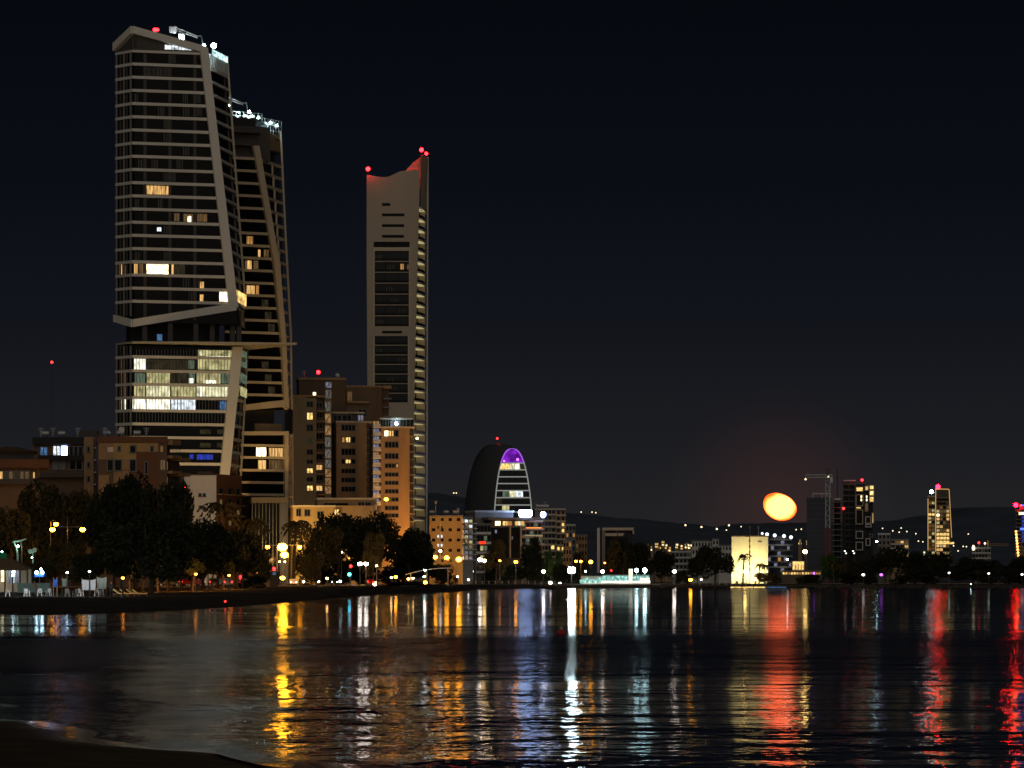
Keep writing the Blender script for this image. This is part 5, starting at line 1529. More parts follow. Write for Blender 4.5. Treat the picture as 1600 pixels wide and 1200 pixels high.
# ------------------------------------------------------------------ trees
def crown_mesh(name, seed, mat, n=5400, flat=1.0, drop=0.0):
    g = np.random.default_rng(seed)
    L = 13
    ang = g.uniform(0, 2 * math.pi, L); rad = np.sqrt(g.uniform(0.0, 1, L)) * 0.62
    cz = g.uniform(0.30, 0.80, L) * flat
    cz[0], rad[0] = 0.78 * flat, 0.12
    rl = g.uniform(0.24, 0.40, L) * (1.0 - 0.25 * rad)
    which = g.integers(0, L, n)
    d = g.normal(size=(n, 3)); d /= np.linalg.norm(d, axis=1)[:, None]
    rr = rl[which] * g.uniform(0.45, 1.10, n) ** 0.7
    c = np.stack([np.cos(ang) * rad, np.sin(ang) * rad, cz], 1)[which] + d * rr[:, None] * np.array([1, 1, 0.62])
    c[:, 2] = np.clip(c[:, 2], 0.10, 1.0) - drop * (c[:, 0] ** 2 + c[:, 1] ** 2)
    a = g.normal(size=(n, 3)); a /= np.linalg.norm(a, axis=1)[:, None]
    b = np.cross(a, g.normal(size=(n, 3))); b /= np.linalg.norm(b, axis=1)[:, None]
    s = g.uniform(0.024, 0.062, n)[:, None]
    sc3 = np.array([1, 1, 0.62])
    v = np.concatenate([c - a * s * sc3, c + b * s * 0.6 * sc3, c + a * s * sc3, c - b * s * 0.6 * sc3], 1).reshape(-1, 3)
    me = bpy.data.meshes.new(name)
    me.from_pydata(v.tolist(), [], [(4 * i, 4 * i + 1, 4 * i + 2, 4 * i + 3) for i in range(n)])
    me.materials.append(mat); me.update()
    return me
def trunk_mesh(seed):
    r = random.Random(seed); m = MB()
    m.path([(0, 0, -0.02), (0.02, 0.01, 0.18), (-0.01, 0.03, 0.36)], [0.050, 0.036, 0.026], 7)
    for i in range(6):
        a = i * 1.05 + r.uniform(-.3, .3)
        p1 = Vector((math.cos(a) * 0.28, math.sin(a) * 0.28, 0.50 + r.uniform(-.06, .1)))
        m.path([(-0.01, 0.02, 0.24 + 0.02 * i), p1, p1 * 1.5 + Vector((0, 0, 0.02))], [0.020, 0.013, 0.005], 5)
    me = bpy.data.meshes.new('trunk'); me.from_pydata(m.v, [], m.f); me.materials.append(M['bark']); me.update()
    return me
CROWNS = {k: [crown_mesh('crown', sd, M[k], flat=fl) for sd, fl in sds] for k, sds in {'leaf': ((1, 1.0), (2, 1.0), (3, 1.0), (4, 0.95)), 'leaf_olive': ((5, 1.0), (6, 1.0)), 'leaf_green': ((7, 1.0),)}.items()}
TRUNKS = [trunk_mesh(i) for i in range(3)]
ntree = [0]
def tree(px, w, ptop, Y, label, mat='leaf', name='tree', pbase=None, group=None, low=False):
    k = ntree[0]; ntree[0] += 1
    x = PX(px, Y)
    z0 = max(0.2, land_z(x, Y)) if pbase is None else PZ(pbase, Y)
    h = (PZ(ptop, Y) - z0) / 0.97
    T = root(name, label, 'bush' if 'bush' in name or 'hedge' in name else 'tree', (x, Y, z0), group)
    c = link('crown', CROWNS[mat][k % len(CROWNS[mat])]); t = link('trunk', TRUNKS[k % 3])
    rx = w / 2.0 / F * Y / 0.86
    for o in (c, t):
        o.parent = T
        o.scale = (rx, rx * 0.9, h)
        o.rotation_euler = (0, 0, k * 2.399)
    if low:
        c.scale = (rx, rx * 0.9, h * 1.25); c.location = (0, 0, -h * 0.25)
    return T
for a in (
    (178, 90, 752, 540, 'black tree closing the gap beside the patchwork building'),
    (40, 110, 800, 630, 'dusky tree spreading under the tiled roof building'),
    (340, 90, 822, 570, 'black tree beneath the palms by the white gable'),
    (18, 80, 786, 600, 'dark tree rising behind the thatched beach kiosk'),
    (72, 115, 752, 618, 'brownish tree catching lamp glow under the building with the white living room'),
    (128, 70, 762, 622, 'tree glowing faintly orange beside the double-armed beach lamp', 'leaf'),
    (212, 140, 740, 520, 'large black tree masking the patchwork apartment building'),
    (264, 116, 744, 510, 'tall black tree with ragged edge beside the white gable'),
    (236, 180, 800, 470, 'broad low black tree spreading over the sun loungers'),
    (318, 90, 808, 560, 'dark tree right under the small amber lamp', 'leaf'),
    (300, 150, 838, 500, 'wide dark bushy tree above the orange-lit tree trunks'),
    (372, 96, 824, 600, 'rounded dark tree at the foot of the orange balcony front'),
    (404, 44, 852, 640, 'small dim tree beside the cluster of brightest amber lamps', 'leaf_olive'),
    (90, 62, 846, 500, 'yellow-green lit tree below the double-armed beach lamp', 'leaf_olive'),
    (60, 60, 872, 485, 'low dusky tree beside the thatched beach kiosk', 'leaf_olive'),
    (140, 74, 862, 480, 'low dark tree over the white cloth panels'),
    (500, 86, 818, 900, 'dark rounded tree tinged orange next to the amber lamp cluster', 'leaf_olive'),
    (530, 112, 798, 920, 'tallest black round tree below the ochre terraces'),
    (588, 96, 800, 940, 'black round tree under the orange-lit block'),
    (640, 92, 822, 960, 'black tree at the foot of the slim tower by the ochre block'),
    (662, 36, 842, 980, 'narrow dark tree next to the row of orange street lamps'),
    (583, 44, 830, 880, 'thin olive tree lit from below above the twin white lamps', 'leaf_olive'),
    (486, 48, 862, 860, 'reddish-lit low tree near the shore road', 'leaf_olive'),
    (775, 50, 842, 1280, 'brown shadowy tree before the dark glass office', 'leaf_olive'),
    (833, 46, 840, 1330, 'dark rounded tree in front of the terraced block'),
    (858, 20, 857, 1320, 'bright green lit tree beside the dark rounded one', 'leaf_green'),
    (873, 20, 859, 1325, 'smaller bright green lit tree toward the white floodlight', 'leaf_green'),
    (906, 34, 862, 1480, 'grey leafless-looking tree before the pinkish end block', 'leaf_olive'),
    (968, 62, 840, 1420, 'dark leaning tree over the floodlit pier kiosk'),
    (1000, 56, 846, 1430, 'dark tree behind the white kiosk lamps'),
    (1034, 46, 858, 1450, 'dark tree between the kiosk and the grey waterfront block'),
    (1117, 72, 850, 1400, 'large domed dark tree beside the cream hotel'),
    (1090, 40, 866, 1390, 'low dark tree at the edge of the domed one'),
    (1297, 40, 864, 1450, 'greenish tree at the foot of the tower crane', 'leaf_green'),
    (1320, 40, 872, 1440, 'dusky tree under the cube tower', 'leaf'),
    (1384, 78, 852, 1430, 'big domed black tree below the cube tower'),
    (1432, 70, 862, 1440, 'black tree under the lit villa'),
    (1470, 64, 862, 1450, 'black tree at the foot of the gold-edged tower'),
    (1512, 66, 870, 1460, 'black tree below the half-built frame'),
    (1552, 62, 872, 1460, 'black tree between the half-built frame and the blue-lit tower'),
    (1594, 60, 868, 1450, 'black tree under the blue-lit tower'),
    (1345, 50, 876, 1410, 'low dark tree by the four small white lamps'),
): tree(*a)
for i, (px, w, pt, Y, lb, mt) in enumerate((
    (560, 90, 868, 960, 'dark hedge filling the ground under the round trees', 'leaf'),
    (632, 90, 866, 985, 'dark hedge filling the ground behind the bus shelter', 'leaf'),
    (500, 70, 876, 950, 'dark hedge beside the orange-tinged round tree', 'leaf'),
    (690, 60, 880, 1100, 'dark hedge before the foot of the ochre block', 'leaf'),
    (775, 60, 878, 1300, 'dark hedge mound behind the first white promenade lamp', 'leaf'),
    (825, 70, 880, 1305, 'dark hedge mound below the dark rounded tree', 'leaf'),
    (880, 60, 882, 1310, 'dark hedge mound behind the dazzling white floodlight', 'leaf'),
    (715, 50, 884, 1290, 'dark hedge mound under the three orange street lamps', 'leaf_olive'),
    (1068, 30, 890, 1330, 'small dark bush next to the red-orange shore lamp', 'leaf'),
    (1200, 50, 894, 1330, 'shrub bank lit yellow before the cream hotel', 'leaf_olive'),
    (1265, 50, 897, 1320, 'dark shrub bank before the beach bar', 'leaf'),
    (1340, 80, 890, 1300, 'long dark shrub bank at the bend of the far shore', 'leaf'),
    (1430, 90, 886, 1300, 'long black shrub bank below the villa', 'leaf'),
    (1520, 90, 888, 1300, 'long black shrub bank below the half-built frame', 'leaf'),
    (1595, 80, 890, 1300, 'long black shrub bank at the edge of the view', 'leaf'),
    (395, 60, 898, 560, 'low dark bush at the water edge by the red car lights', 'leaf'),
    (640, 110, 908, 760, 'low dark bank of scrub along the shore under the bus shelter', 'leaf'),
)): tree(px, w, pt, Y, lb, mt, 'bush', low=True)

# trunks of the beach grove, lit orange from the road behind
GROVE = [(188, 470, 'first'), (203, 478, ''), (222, 486, ''), (247, 480, ''), (262, 492, ''), (283, 500, ''), (301, 488, ''), (316, 505, ''), (331, 498, ''), (349, 512, ''), (366, 520, ''), (379, 530, '')]
for i, (px, Y, _) in enumerate(GROVE):
    x = PX(px, Y); z = land_z(x, Y)
    T = root('grove_tree', 'slim bare-stemmed grove tree, ' + ['first', 'second', 'third', 'fourth', 'fifth', 'sixth', 'seventh', 'eighth', 'ninth', 'tenth', 'eleventh', 'last'][i] + ' from the sun loungers', 'tree', (x, Y, z), 'slim trees of the beach grove')
    m = MB(); r = random.Random(i)
    m.path([(x, Y, z - 0.1), (x + r.uniform(-.2, .2), Y, z + 1.2), (x + r.uniform(-.4, .4), Y, z + 2.6)], [0.16, 0.12, 0.10], 6)
    obj('trunk', m, M['bark'], T)
    c = link('crown', CROWNS['leaf'][i % 4], T); c.matrix_parent_inverse = Matrix(); c.scale = (2.2, 2.2, 2.8); c.location = (0, 0, 1.7); c.rotation_euler = (0, 0, i)

def palm_mesh():
    m = MB(); r = random.Random(4)
    pts = [(0, 0, 0)] + [(0.06 * i * i * 0.12, 0.02 * i, 1.0 * i) for i in range(1, 8)]
    m.path(pts, [0.30, 0.24, 0.21, 0.20, 0.19, 0.18, 0.18, 0.20], 8)
    t = bpy.data.meshes.new('trunk'); t.from_pydata(m.v, [], m.f); t.materials.append(M['bark']); t.update()
    m = MB(); top = Vector(pts[-1])
    for k in range(22):
        a = k * 2.399; el = r.uniform(-0.2, 1.1)
        d = Vector((math.cos(a), math.sin(a), 0)); L = r.uniform(1.7, 2.4)
        prev = top
        for j in range(1, 7):
            t_ = j / 6
            p = top + d * (L * t_) + Vector((0, 0, L * (el * t_ - 1.1 * t_ * t_)))
            side = Vector((-d.y, d.x, 0))
            for s in (-1, 1):
                q = (prev + p) / 2 + side * s * (0.55 * (1 - t_ * 0.6)) + Vector((0, 0, -0.22))
                m.add([prev, p, q], [(0, 1, 2)])
            m.bar(prev, p, side * 0.03, (0, 0, 0.03))
            prev = p
    c = bpy.data.meshes.new('fronds'); c.from_pydata(m.v, [], m.f); c.materials.append(M['leaf_olive']); c.update()
    return t, c
PALM = palm_mesh()
def palm(px, pt, Y, label):
    x = PX(px, Y); z = land_z(x, Y)
    s = (PZ(pt, Y) - z) / 8.0
    T = root('palm_tree', label, 'palm tree', (x, Y, z))
    for nm, me in (('trunk', PALM[0]), ('fronds', PALM[1])):
        o = link(nm, me); o.parent = T; o.scale = (s, s, s); o.rotation_euler = (0, 0, px)
for a in ((347, 776, 820, 'palm tree in front of the orange balcony front'), (390, 803, 830, 'palm tree before the glass lobby of the shorter tower'), (459, 806, 880, 'dim palm tree at the corner of the ochre terraces'), (1161, 862, 1490, 'tall thin palm tree against the glaring cream wall'), (1186, 878, 1480, 'short palm tree silhouetted at the foot of the cream wall'), (1196, 880, 1478, 'short palm tree at the corner of the cream wall'), (1391, 884, 1230, 'palm tree glowing yellow from a lamp at its foot'), (1303, 876, 1400, 'palm tree glimmering below the crane mast'), (1312, 878, 1398, 'palm tree beside the glimmering one under the building site'), (1528, 890, 1240, 'small dim palm tree on the dark far shore')): palm(*a)
def uplight(px, Y, label, mat='lamp_warm', r=0.18, dx=1.6, power=None):
    x = PX(px, Y) + dx * 0.3; y = Y - 1.6; z = land_z(x, y)
    T = root('uplight', label, 'lamp', (x, y, z))
    h = obj('lamp_housing', MB().tube((x, y, z - 0.05), (x, y, z + 0.25), 0.22, 0.25, 8), M['frame_metal'], T)
    obj('bulb', MB().ball((x, y, z + 0.42), r * 1.6), M[mat], h)
uplight(1391, 1230, 'garden spotlight under the glowing yellow palm', r=0.3)
uplight(858, 1312, 'garden spotlight under the bright green tree', 'lamp_white', 0.35)
uplight(873, 1317, 'garden spotlight under the smaller bright green tree', 'lamp_white', 0.3)
uplight(583, 874, 'garden spotlight at the foot of the thin olive tree', 'lamp_warm', 0.3)

# ------------------------------------------------------------------ street lamps
def inland_light(parent, p, watts, colour=(1.0, 0.44, 0.10), tilt=8):
    # spot added at the lantern, aimed only inland to brighten the fronts
    L = bpy.data.lights.new('added_inland_spot', 'SPOT'); L.energy = watts; L.color = colour; L.spot_size = math.radians(165); L.spot_blend = 0.5; L.shadow_soft_size = 0.5
    o = bpy.data.objects.new('added_inland_spot', L); col.objects.link(o)
    o.location = (p.x, p.y + 0.9, p.z); o.rotation_euler = (math.radians(90 + tilt), 0, 0)
    return o
def street_lamp(px, py, Y, label, mat='lamp_orange', r=0.42, arm=0.0, group=None, name='street_lamp', throw=0, colour=(1.0, 0.44, 0.10), tilt=8):
    """pole, bracket, lantern with its bulb; the bulb is at the given place"""
    p = P3(px, py, Y)
    x = p.x - arm; z0 = max(0.3, land_z(x, Y))
    T = root(name, label, 'street lamp', (x, Y, z0), group)
    m = MB(); m.tube((x, Y, z0 - 0.1), (x, Y, max(z0 + 0.6, p.z + (0.35 if arm else -r * 0.6))), 0.11, 0.07, 7); obj('pole', m, M['frame_metal'], T)
    if arm:
        m = MB(); m.path([(x, Y, p.z + 0.3), (x + arm * 0.5, Y, p.z + 0.62), (p.x, Y, p.z + 0.5)], 0.05, 6); obj('arm', m, M['frame_metal'], T)
    m = MB(); m.tube((p.x, Y, p.z + r * 0.62), (p.x, Y, p.z + r * 0.62 + 0.22), r * 0.85, r * 0.3, 10)
    h = obj('lantern', m, M['frame_metal'], T)
    r *= 1.2
    obj('bulb', MB().ball(p, r, 10, 7, sz=0.8), M[mat], h, smooth=True)
    if throw: inland_light(T, p, throw, colour, tilt)
    return T
def double_lamp(px0, px1, py, Y, label, mat, r):
    a, b = P3(px0, py, Y), P3(px1, py, Y); x = (a.x + b.x) / 2; z0 = land_z(x, Y)
    T = root('street_lamp', label, 'street lamp', (x, Y, z0))
    m = MB(); m.tube((x, Y, z0 - 0.1), (x, Y, a.z + 2.2), 0.12, 0.06, 7); obj('pole', m, M['frame_metal'], T)
    m = MB(); m.bar((a.x, Y, a.z + 0.45), (b.x, Y, b.z + 0.45), (0, 0.06, 0), (0, 0, 0.06)); obj('arm', m, M['frame_metal'], T)
    for p in (a, b):
        h = obj('lantern', MB().tube((p.x, Y, p.z + r * 0.62), (p.x, Y, p.z + r * 0.62 + 0.2), r * 0.85, r * 0.3, 10), M['frame_metal'], T)
        obj('bulb', MB().ball(p, r, 10, 7, sz=0.8), M[mat], h, smooth=True)
        inland_light(T, p, 2000)
THROW = {312.5: 2200, 441: 12000, 444.5: 8000, 441.5: 2500, 603.5: 6000, 680: 8500, 698: 8500, 717: 9500, 750: 2000, 806: 2500, 923: 5000, 900: 2500, 562.5: 1500, 618.5: 2500, 1164: 1200, 1079: 800, 1258: 1500}
double_lamp(82, 129, 827.5, 585, 'double-armed amber street lamp rising above the beach trees', 'lamp_orange', 0.42)
double_lamp(418, 468, 855, 800, 'double-armed amber street lamp spanning the brightest cluster', 'lamp_orange', 0.46)
for a in (
    (87.5, 819, 600, 'single amber lamp peeping just above the double-armed beach lamp', 'lamp_orange', 0.32, 0.9),
    (312.5, 846, 640, 'lone amber lamp glowing in front of the dark trees', 'lamp_orange', 0.36, 0.0),
    (340.5, 845, 690, 'tiny dim amber lamp beside the lone amber one', 'lamp_orange_dim', 0.22, 0.9),
    (441, 855, 788, 'brightest amber street lamp in the middle of the cluster', 'lamp_orange_big', 0.85, 1.0),
    (444.5, 867, 770, 'big amber lamp hanging lower in the bright cluster', 'lamp_orange_big', 0.62, -0.9),
    (441.5, 903, 740, 'amber lamp close to the ground below the bright cluster', 'lamp_orange', 0.40, 0.0),
    (437, 877.5, 900, 'faint yellow lamp low in the bright cluster', 'lamp_warm', 0.16, 0.0),
    (445, 877.5, 905, 'second faint yellow lamp low in the bright cluster', 'lamp_warm', 0.16, 0.0),
    (603.5, 780, 1140, 'high warm lamp glowing before the orange-lit block', 'lamp_orange', 0.50, -1.2),
    (562.5, 881, 860, 'white globe lamp of the twin pair by the thin olive tree', 'lamp_white', 0.42, 0.0),
    (572, 881, 862, 'white globe lamp closer to the olive tree of the twin pair', 'lamp_white', 0.42, 0.0),
    (588.5, 884, 866, 'small yellowish lamp beside the twin white globes', 'lamp_warm', 0.2, 0.0),
    (533.6, 863, 905, 'pinpoint white lamp in front of the black round trees', 'lamp_white', 0.16, 0.0),
    (680, 870.5, 1160, 'first orange street lamp before the ochre block, next to the black tree', 'lamp_orange', 0.56, 0.9),
    (698, 871.5, 1155, 'middle orange street lamp of the three before the ochre block', 'lamp_orange', 0.58, 0.9),
    (717, 874, 1150, 'orange street lamp of the three nearest the balcony corner', 'lamp_orange', 0.72, 0.9),
    (688, 861, 1175, 'single white lamp above the three orange street lamps', 'lamp_white', 0.36, 0.0),
    (750, 874.5, 1230, 'warm white lamp under the red glowing sign', 'lamp_white', 0.55, 0.0),
    (757, 876, 1232, 'warm lamp next to the one under the red sign', 'lamp_warm', 0.5, 0.0),
    (781, 876, 1250, 'small amber lamp before the dark glass office', 'lamp_orange_dim', 0.35, 0.0),
    (806, 878, 1255, 'amber lamp below the dark rounded tree', 'lamp_orange', 0.46, 0.0),
    (737, 893, 1270, 'white promenade lamp behind the near end of the pier', 'lamp_white', 0.50, 0.0),
    (849, 893, 1275, 'white promenade lamp halfway along the pier', 'lamp_white', 0.50, 0.0),
    (900, 877, 1400, 'pale orange lamp above the dazzling floodlight', 'lamp_orange', 0.40, 0.0),
    (907.5, 877, 1402, 'second pale orange lamp above the dazzling floodlight', 'lamp_orange', 0.40, 0.0),
    (923, 878, 1395, 'large orange lamp before the pinkish end block', 'lamp_orange', 0.62, 0.0),
    (945, 879.5, 1398, 'small reddish lamp by the thin gateway frame', 'lamp_orange_dim', 0.32, 0.0),
    (941.5, 893, 1290, 'warm white lamp at the edge of the kiosk awning', 'lamp_white', 0.52, 0.0),
    (915, 892.5, 1295, 'small cool lamp beside the dazzling floodlight', 'lamp_cool', 0.26, 0.0),
    (1053.5, 893, 1300, 'white lamp standing alone between kiosk and domed tree', 'lamp_white', 0.52, 0.0),
    (1079, 906, 1285, 'low red-orange lamp on the pier edge before the domed tree', 'lamp_orange', 0.50, 0.0),
    (1096, 905.5, 1290, 'small white lamp low beside the domed tree', 'lamp_white', 0.2, 0.0),
    (1164, 893, 1310, 'yellow-white lamp at the foot of the cream hotel', 'lamp_warm', 0.52, 0.0),
    (1258, 862, 1400, 'bright warm lamp on a tall pole beside the drum-shaped office', 'lamp_warm', 0.70, 0.0),
    (1230.5, 874, 1450, 'small pinkish lamp before the drum-shaped office', 'lamp_white', 0.3, 0.0),
    (1349, 898, 1290, 'cold white lamp on the shore below the cube tower', 'lamp_dim_white', 0.46, 0.0),
    (1370, 846, 1700, 'violet-white lamp beside the cube tower foot', 'lamp_cool', 0.4, 0.0),
    (1377, 898, 1290, 'small violet lamp beside the glowing palm', 'lamp_violet', 0.5, 0.0),
    (1483, 895, 1280, 'small cool lamp on the dark shore below the gold-edged tower', 'lamp_dim_white', 0.34, 0.0),
    (1545, 896, 1270, 'small white lamp on the shore among the dim palms', 'lamp_dim_white', 0.32, 0.0),
    (1597, 897.5, 1260, 'small greenish-white lamp on the shore below the blue-lit tower', 'lamp_dim_white', 0.36, 0.0),
    (1517, 912.5, 1180, 'faint bluish light low on the far rocks', 'lamp_cool', 0.10, 0.0),
    (474.5, 909, 760, 'tiny white lamp low on the shore past the amber cluster', 'lamp_white', 0.16, 0.0),
    (498, 909, 770, 'tiny pink-white lamp low under the round trees', 'lamp_white', 0.15, 0.0),
    (511, 903.5, 800, 'small yellow lamp under the tallest round tree', 'lamp_warm', 0.22, 0.0),
    (531.5, 908.5, 800, 'tiny bluish lamp low beside the green traffic light', 'lamp_cool', 0.2, 0.0),
    (611.5, 902.5, 840, 'warm lamp low beside the scrub bank', 'lamp_warm', 0.2, 0.0),
    (618.5, 901.5, 842, 'warm flame-shaped lamp low beside the scrub bank', 'lamp_orange', 0.3, 0.0),
    (638, 904.5, 850, 'warm lamp under the near end of the bus shelter', 'lamp_warm', 0.19, 0.0),
    (645.5, 903.5, 855, 'second warm lamp under the bus shelter roof', 'lamp_warm', 0.19, 0.0),
    (664, 891, 840, 'white lamp at the bus shelter roof edge', 'lamp_cool', 0.2, 0.0),
    (663, 901, 838, 'white lamp hanging under the bus shelter', 'lamp_cool', 0.2, 0.0),
    (664.5, 910, 836, 'amber lamp at the bus shelter foot', 'lamp_orange', 0.34, 0.0),
    (715, 901, 1180, 'small greenish lamp near the start of the pier', 'lamp_cool', 0.2, 0.0),
    (732, 906, 1200, 'small white lamp low by the pier railing', 'lamp_white', 0.22, 0.0),
    (1320, 861, 1420, 'upper white lamp of the first pair under the cube tower', 'lamp_dim_white', 0.24, 0.0),
    (1333, 861, 1422, 'upper white lamp of the second pair under the cube tower', 'lamp_dim_white', 0.24, 0.0),
    (1322, 864.5, 1418, 'lower white lamp of the first pair under the cube tower', 'lamp_dim_white', 0.22, 0.0),
    (1334.5, 864.5, 1424, 'lower white lamp of the second pair under the cube tower', 'lamp_dim_white', 0.22, 0.0),
): street_lamp(a[0], a[1], a[2], a[3], a[4], a[5], a[6], throw=THROW.get(a[0], 0))

for i, (px, Y) in enumerate(((215, 560), (275, 565), (325, 575), (365, 585))):  # unseen road lamps, added to light the grove ground and trunks orange
    street_lamp(px, 868 if i < 3 else 880, Y, ['amber road lamp hidden behind the broad low black tree', 'amber road lamp hidden behind the ragged black tree', 'amber road lamp hidden behind the wide dark bushy tree', 'amber road lamp hidden behind the rounded dark tree'][i], 'lamp_orange', 0.36, throw=1500)
# unseen lamps added behind the trees to throw amber light on the fronts
for px, Y, h, w, lb in ((300, 1018, 9, 14000, 'unseen amber street lamp at the foot of the tallest tower'), (345, 1024, 9, 14000, 'unseen amber street lamp between the white gable and the tallest tower'), (398, 1100, 9, 16000, 'unseen amber street lamp before the glass lobby'), (440, 1098, 9, 16000, 'unseen amber street lamp at the corner of the shorter tower'), (478, 1080, 8, 4500, 'unseen amber street lamp before the ochre terraces'), (545, 1085, 8, 4500, 'unseen amber street lamp behind the tallest round tree'), (615, 1130, 8, 5500, 'unseen amber street lamp at the foot of the orange-lit block'), (638, 1135, 8, 5500, 'unseen amber street lamp behind the tree by the slim tower'), (110, 690, 6, 1800, 'unseen amber street lamp below the white living room'), (205, 660, 6, 1500, 'unseen amber street lamp behind the large black tree'), (362, 850, 6, 3500, 'unseen amber street lamp under the orange balcony front'), (30, 660, 6, 1200, 'unseen amber street lamp under the tiled roof building')):
    street_lamp(px, HY - (GZ + h - CH) / Y * F, Y, lb, 'lamp_orange_dim', 0.3, throw=w, colour=(1.0, 0.60, 0.20) if 250 < px < 470 else (1.0, 0.46, 0.11))

# the dazzling floodlight at the pier
def pier_flood():
    p = P3(893, 891, 1268); z0 = GZ
    T = root('floodlight', 'dazzling blue-white floodlight on a mast beside the pier kiosk', 'floodlight', (p.x, p.y + 0.6, z0))
    obj('mast', MB().tube((p.x, p.y + 0.6, z0), (p.x, p.y + 0.6, p.z + 0.6), 0.14, 0.10, 8), M['frame_metal'], T)
    h = obj('lamp_housing', MB().box(p.x - 1.1, p.y + 0.2, p.z - 0.8, p.x + 1.1, p.y + 0.5, p.z + 0.8), M['frame_metal'], T)
    for dx in (-0.55, 0.55):
        for dz in (-0.4, 0.4):
            obj('lamp_glass', MB().ball((p.x + dx, p.y, p.z + dz), 0.66, sy=0.4), M['lamp_flood'], h)
pier_flood()

def traffic_light(px, py, Y, label, lit_i, mats=('lamp_red_small', 'lamp_orange_dim', 'lamp_cyan')):
    p = P3(px, py, Y); z0 = land_z(p.x, Y)
    T = root('traffic_light', label, 'traffic light', (p.x, Y, z0))
    obj('pole', MB().tube((p.x, Y + 0.25, z0), (p.x, Y + 0.25, p.z + 1.2), 0.09, n=7), M['frame_metal'], T)
    h = obj('signal_head', MB().box(p.x - 0.3, Y, p.z - 0.9, p.x + 0.3, Y + 0.2, p.z + 0.9), M['core_wall'], T)
    for i, dz in enumerate((0.55, 0, -0.55)):
        obj('lens', MB().ball((p.x, Y - 0.05, p.z + dz), 0.24 if i != lit_i else 0.34, sy=0.5), M[mats[i] if i == lit_i else 'glass'], h)
traffic_light(546, 893.5, 780, 'traffic light showing blue-green under the black round trees', 2)
traffic_light(548, 888.5, 840, 'traffic light showing red just above the blue-green one', 0)
traffic_light(428, 893.5, 700, 'traffic light showing red in front of the amber cluster', 0)
traffic_light(376, 907, 640, 'traffic light glowing strongest red at the grove edge', 0)
traffic_light(289, 763.5, 860, 'high red signal lamp in front of the white gable', 0)

# lights on the hillside
HILL = [(1071, 830), (1096, 833), (1120, 836), (1139, 830), (1135, 838), (908, 809), (925, 809), (931, 810), (1158, 832), (1244, 834), (1252, 833), (1266, 834.5), (1272, 836), (1379, 832), (1408, 831.5), (1417, 837), (1431, 840.5), (1435, 852.5), (1442, 853.5), (1513, 841), (1505, 861), (1510, 861), (1497, 868), (709, 779), (713, 779), (1490, 860), (1395, 836), (1405, 838)]
for i, (px, py) in enumerate(HILL):
    p = (hill_near if px < 1160 else hill_far)(px, py)
    D = p.y / 5000.0
    T = root('hillside_lamp', 'pinpoint street light on the far dark hillside', 'street lamp', p, 'pinpoint lights on the far hillside')
    obj('pole', MB().tube((p.x, p.y, p.z - 1), (p.x, p.y, p.z + 8), 0.2, n=5), M['frame_metal'], T)
    obj('bulb', MB().ball((p.x, p.y, p.z + 8.5), (1.25 if i in (0, 1, 2, 3) else 0.8) * D, 8, 5), M['lamp_far'], T)
# far houses with lit windows at the foot of the hill
r = random.Random(31)
k = 0
HP = [(1012, 850), (1019, 852), (1026, 847), (1030, 853), (1036, 844), (1041, 849), (1046, 853), (1058, 848), (1065, 850), (1073, 848), (1078, 849), (1383, 846), (1250, 842), (1262, 843), (1444, 860)]
for px, py in HP:
    Y = 3200 + 60 * (k % 5)
    w = r.uniform(4.0, 6.5)
    T, f = gridblock('hillside_house', 'tiny far house with lit windows at the foot of the dark hill', px - w / 2, px + w / 2, py, Y, 2, 3, 'tan_wall', 9, None, 0.8, ('lit_gold', 'lit_warm', 'lit_bright', 'office_yellow'), ybot=py + 8, seed=40 + k, win=(0.7, 0.6), parapet=False, cat='house')
    T['group'] = 'tiny far houses at the foot of the hill'
    k += 1

# ------------------------------------------------------------------ pier, kiosk, shelter, wall, rocks
def pier():
    Y, xa, xb = 1150, PX(702, 1150), PX(1298, 1150)
    zd = 1.15
    T = root('pier', 'long low timber pier with a thin pale railing across the bay', 'pier', ((xa + xb) / 2, Y, 0))
    n = 58
    for i in range(n):
        x0, x1 = xa + (xb - xa) * i / n, xa + (xb - xa) * (i + 1) / n
        obj('deck_section', MB().box(x0 + 0.03, Y - 1.6, zd - 0.3, x1 - 0.03, Y + 1.6, zd), M['deck_timber'], T)
        px = 800 + x0 / Y * F
        if px < 870 or 1080 < px < 1200:
            obj('rail_post', MB().box(x0, Y - 1.5, zd, x0 + 0.16, Y - 1.38, zd + 1.25), M['pale_metal'], T)
            obj('rail', MB().box(x0 + 0.17, Y - 1.47, zd + 1.13, x1 - 0.005, Y - 1.41, zd + 1.22), M['pale_metal'] if px > 1080 else M['frame_metal'], T)
        if i % 2 == 0: obj('piling', MB().tube((x0 + 0.5, Y - 1.2, -1.2), (x0 + 0.5, Y - 1.2, zd - 0.31), 0.17, n=7), M['deck_timber'], T)
    # shelter frames and the lit strip near the far end
    for px in (1142, 1150, 1158, 1166, 1175):
        x = PX(px, Y)
        m = MB()
        for d in (0, 1.5): m.box(x + d, Y + 0.6, zd, x + d + 0.1, Y + 0.7, zd + 2.3)
        m.box(x - 0.1, Y + 0.5, zd + 2.3, x + 1.7, Y + 0.8, zd + 2.4)
        obj('bench_frame', m, M['pale_metal'], T)
    for x0, x1, mt in ((1141, 1158, 'lit_gold'), (1159.5, 1176, 'lit_gold'), (1177.5, 1195, 'lit_gold'), (1197, 1228, 'lit_blue')):
        obj('light_strip', MB().box(PX(x0, Y), Y - 1.72, 0.34 if mt == 'lit_blue' else 0.25, PX(x1, Y), Y - 1.64, 0.62), M[mt], T)
pier()
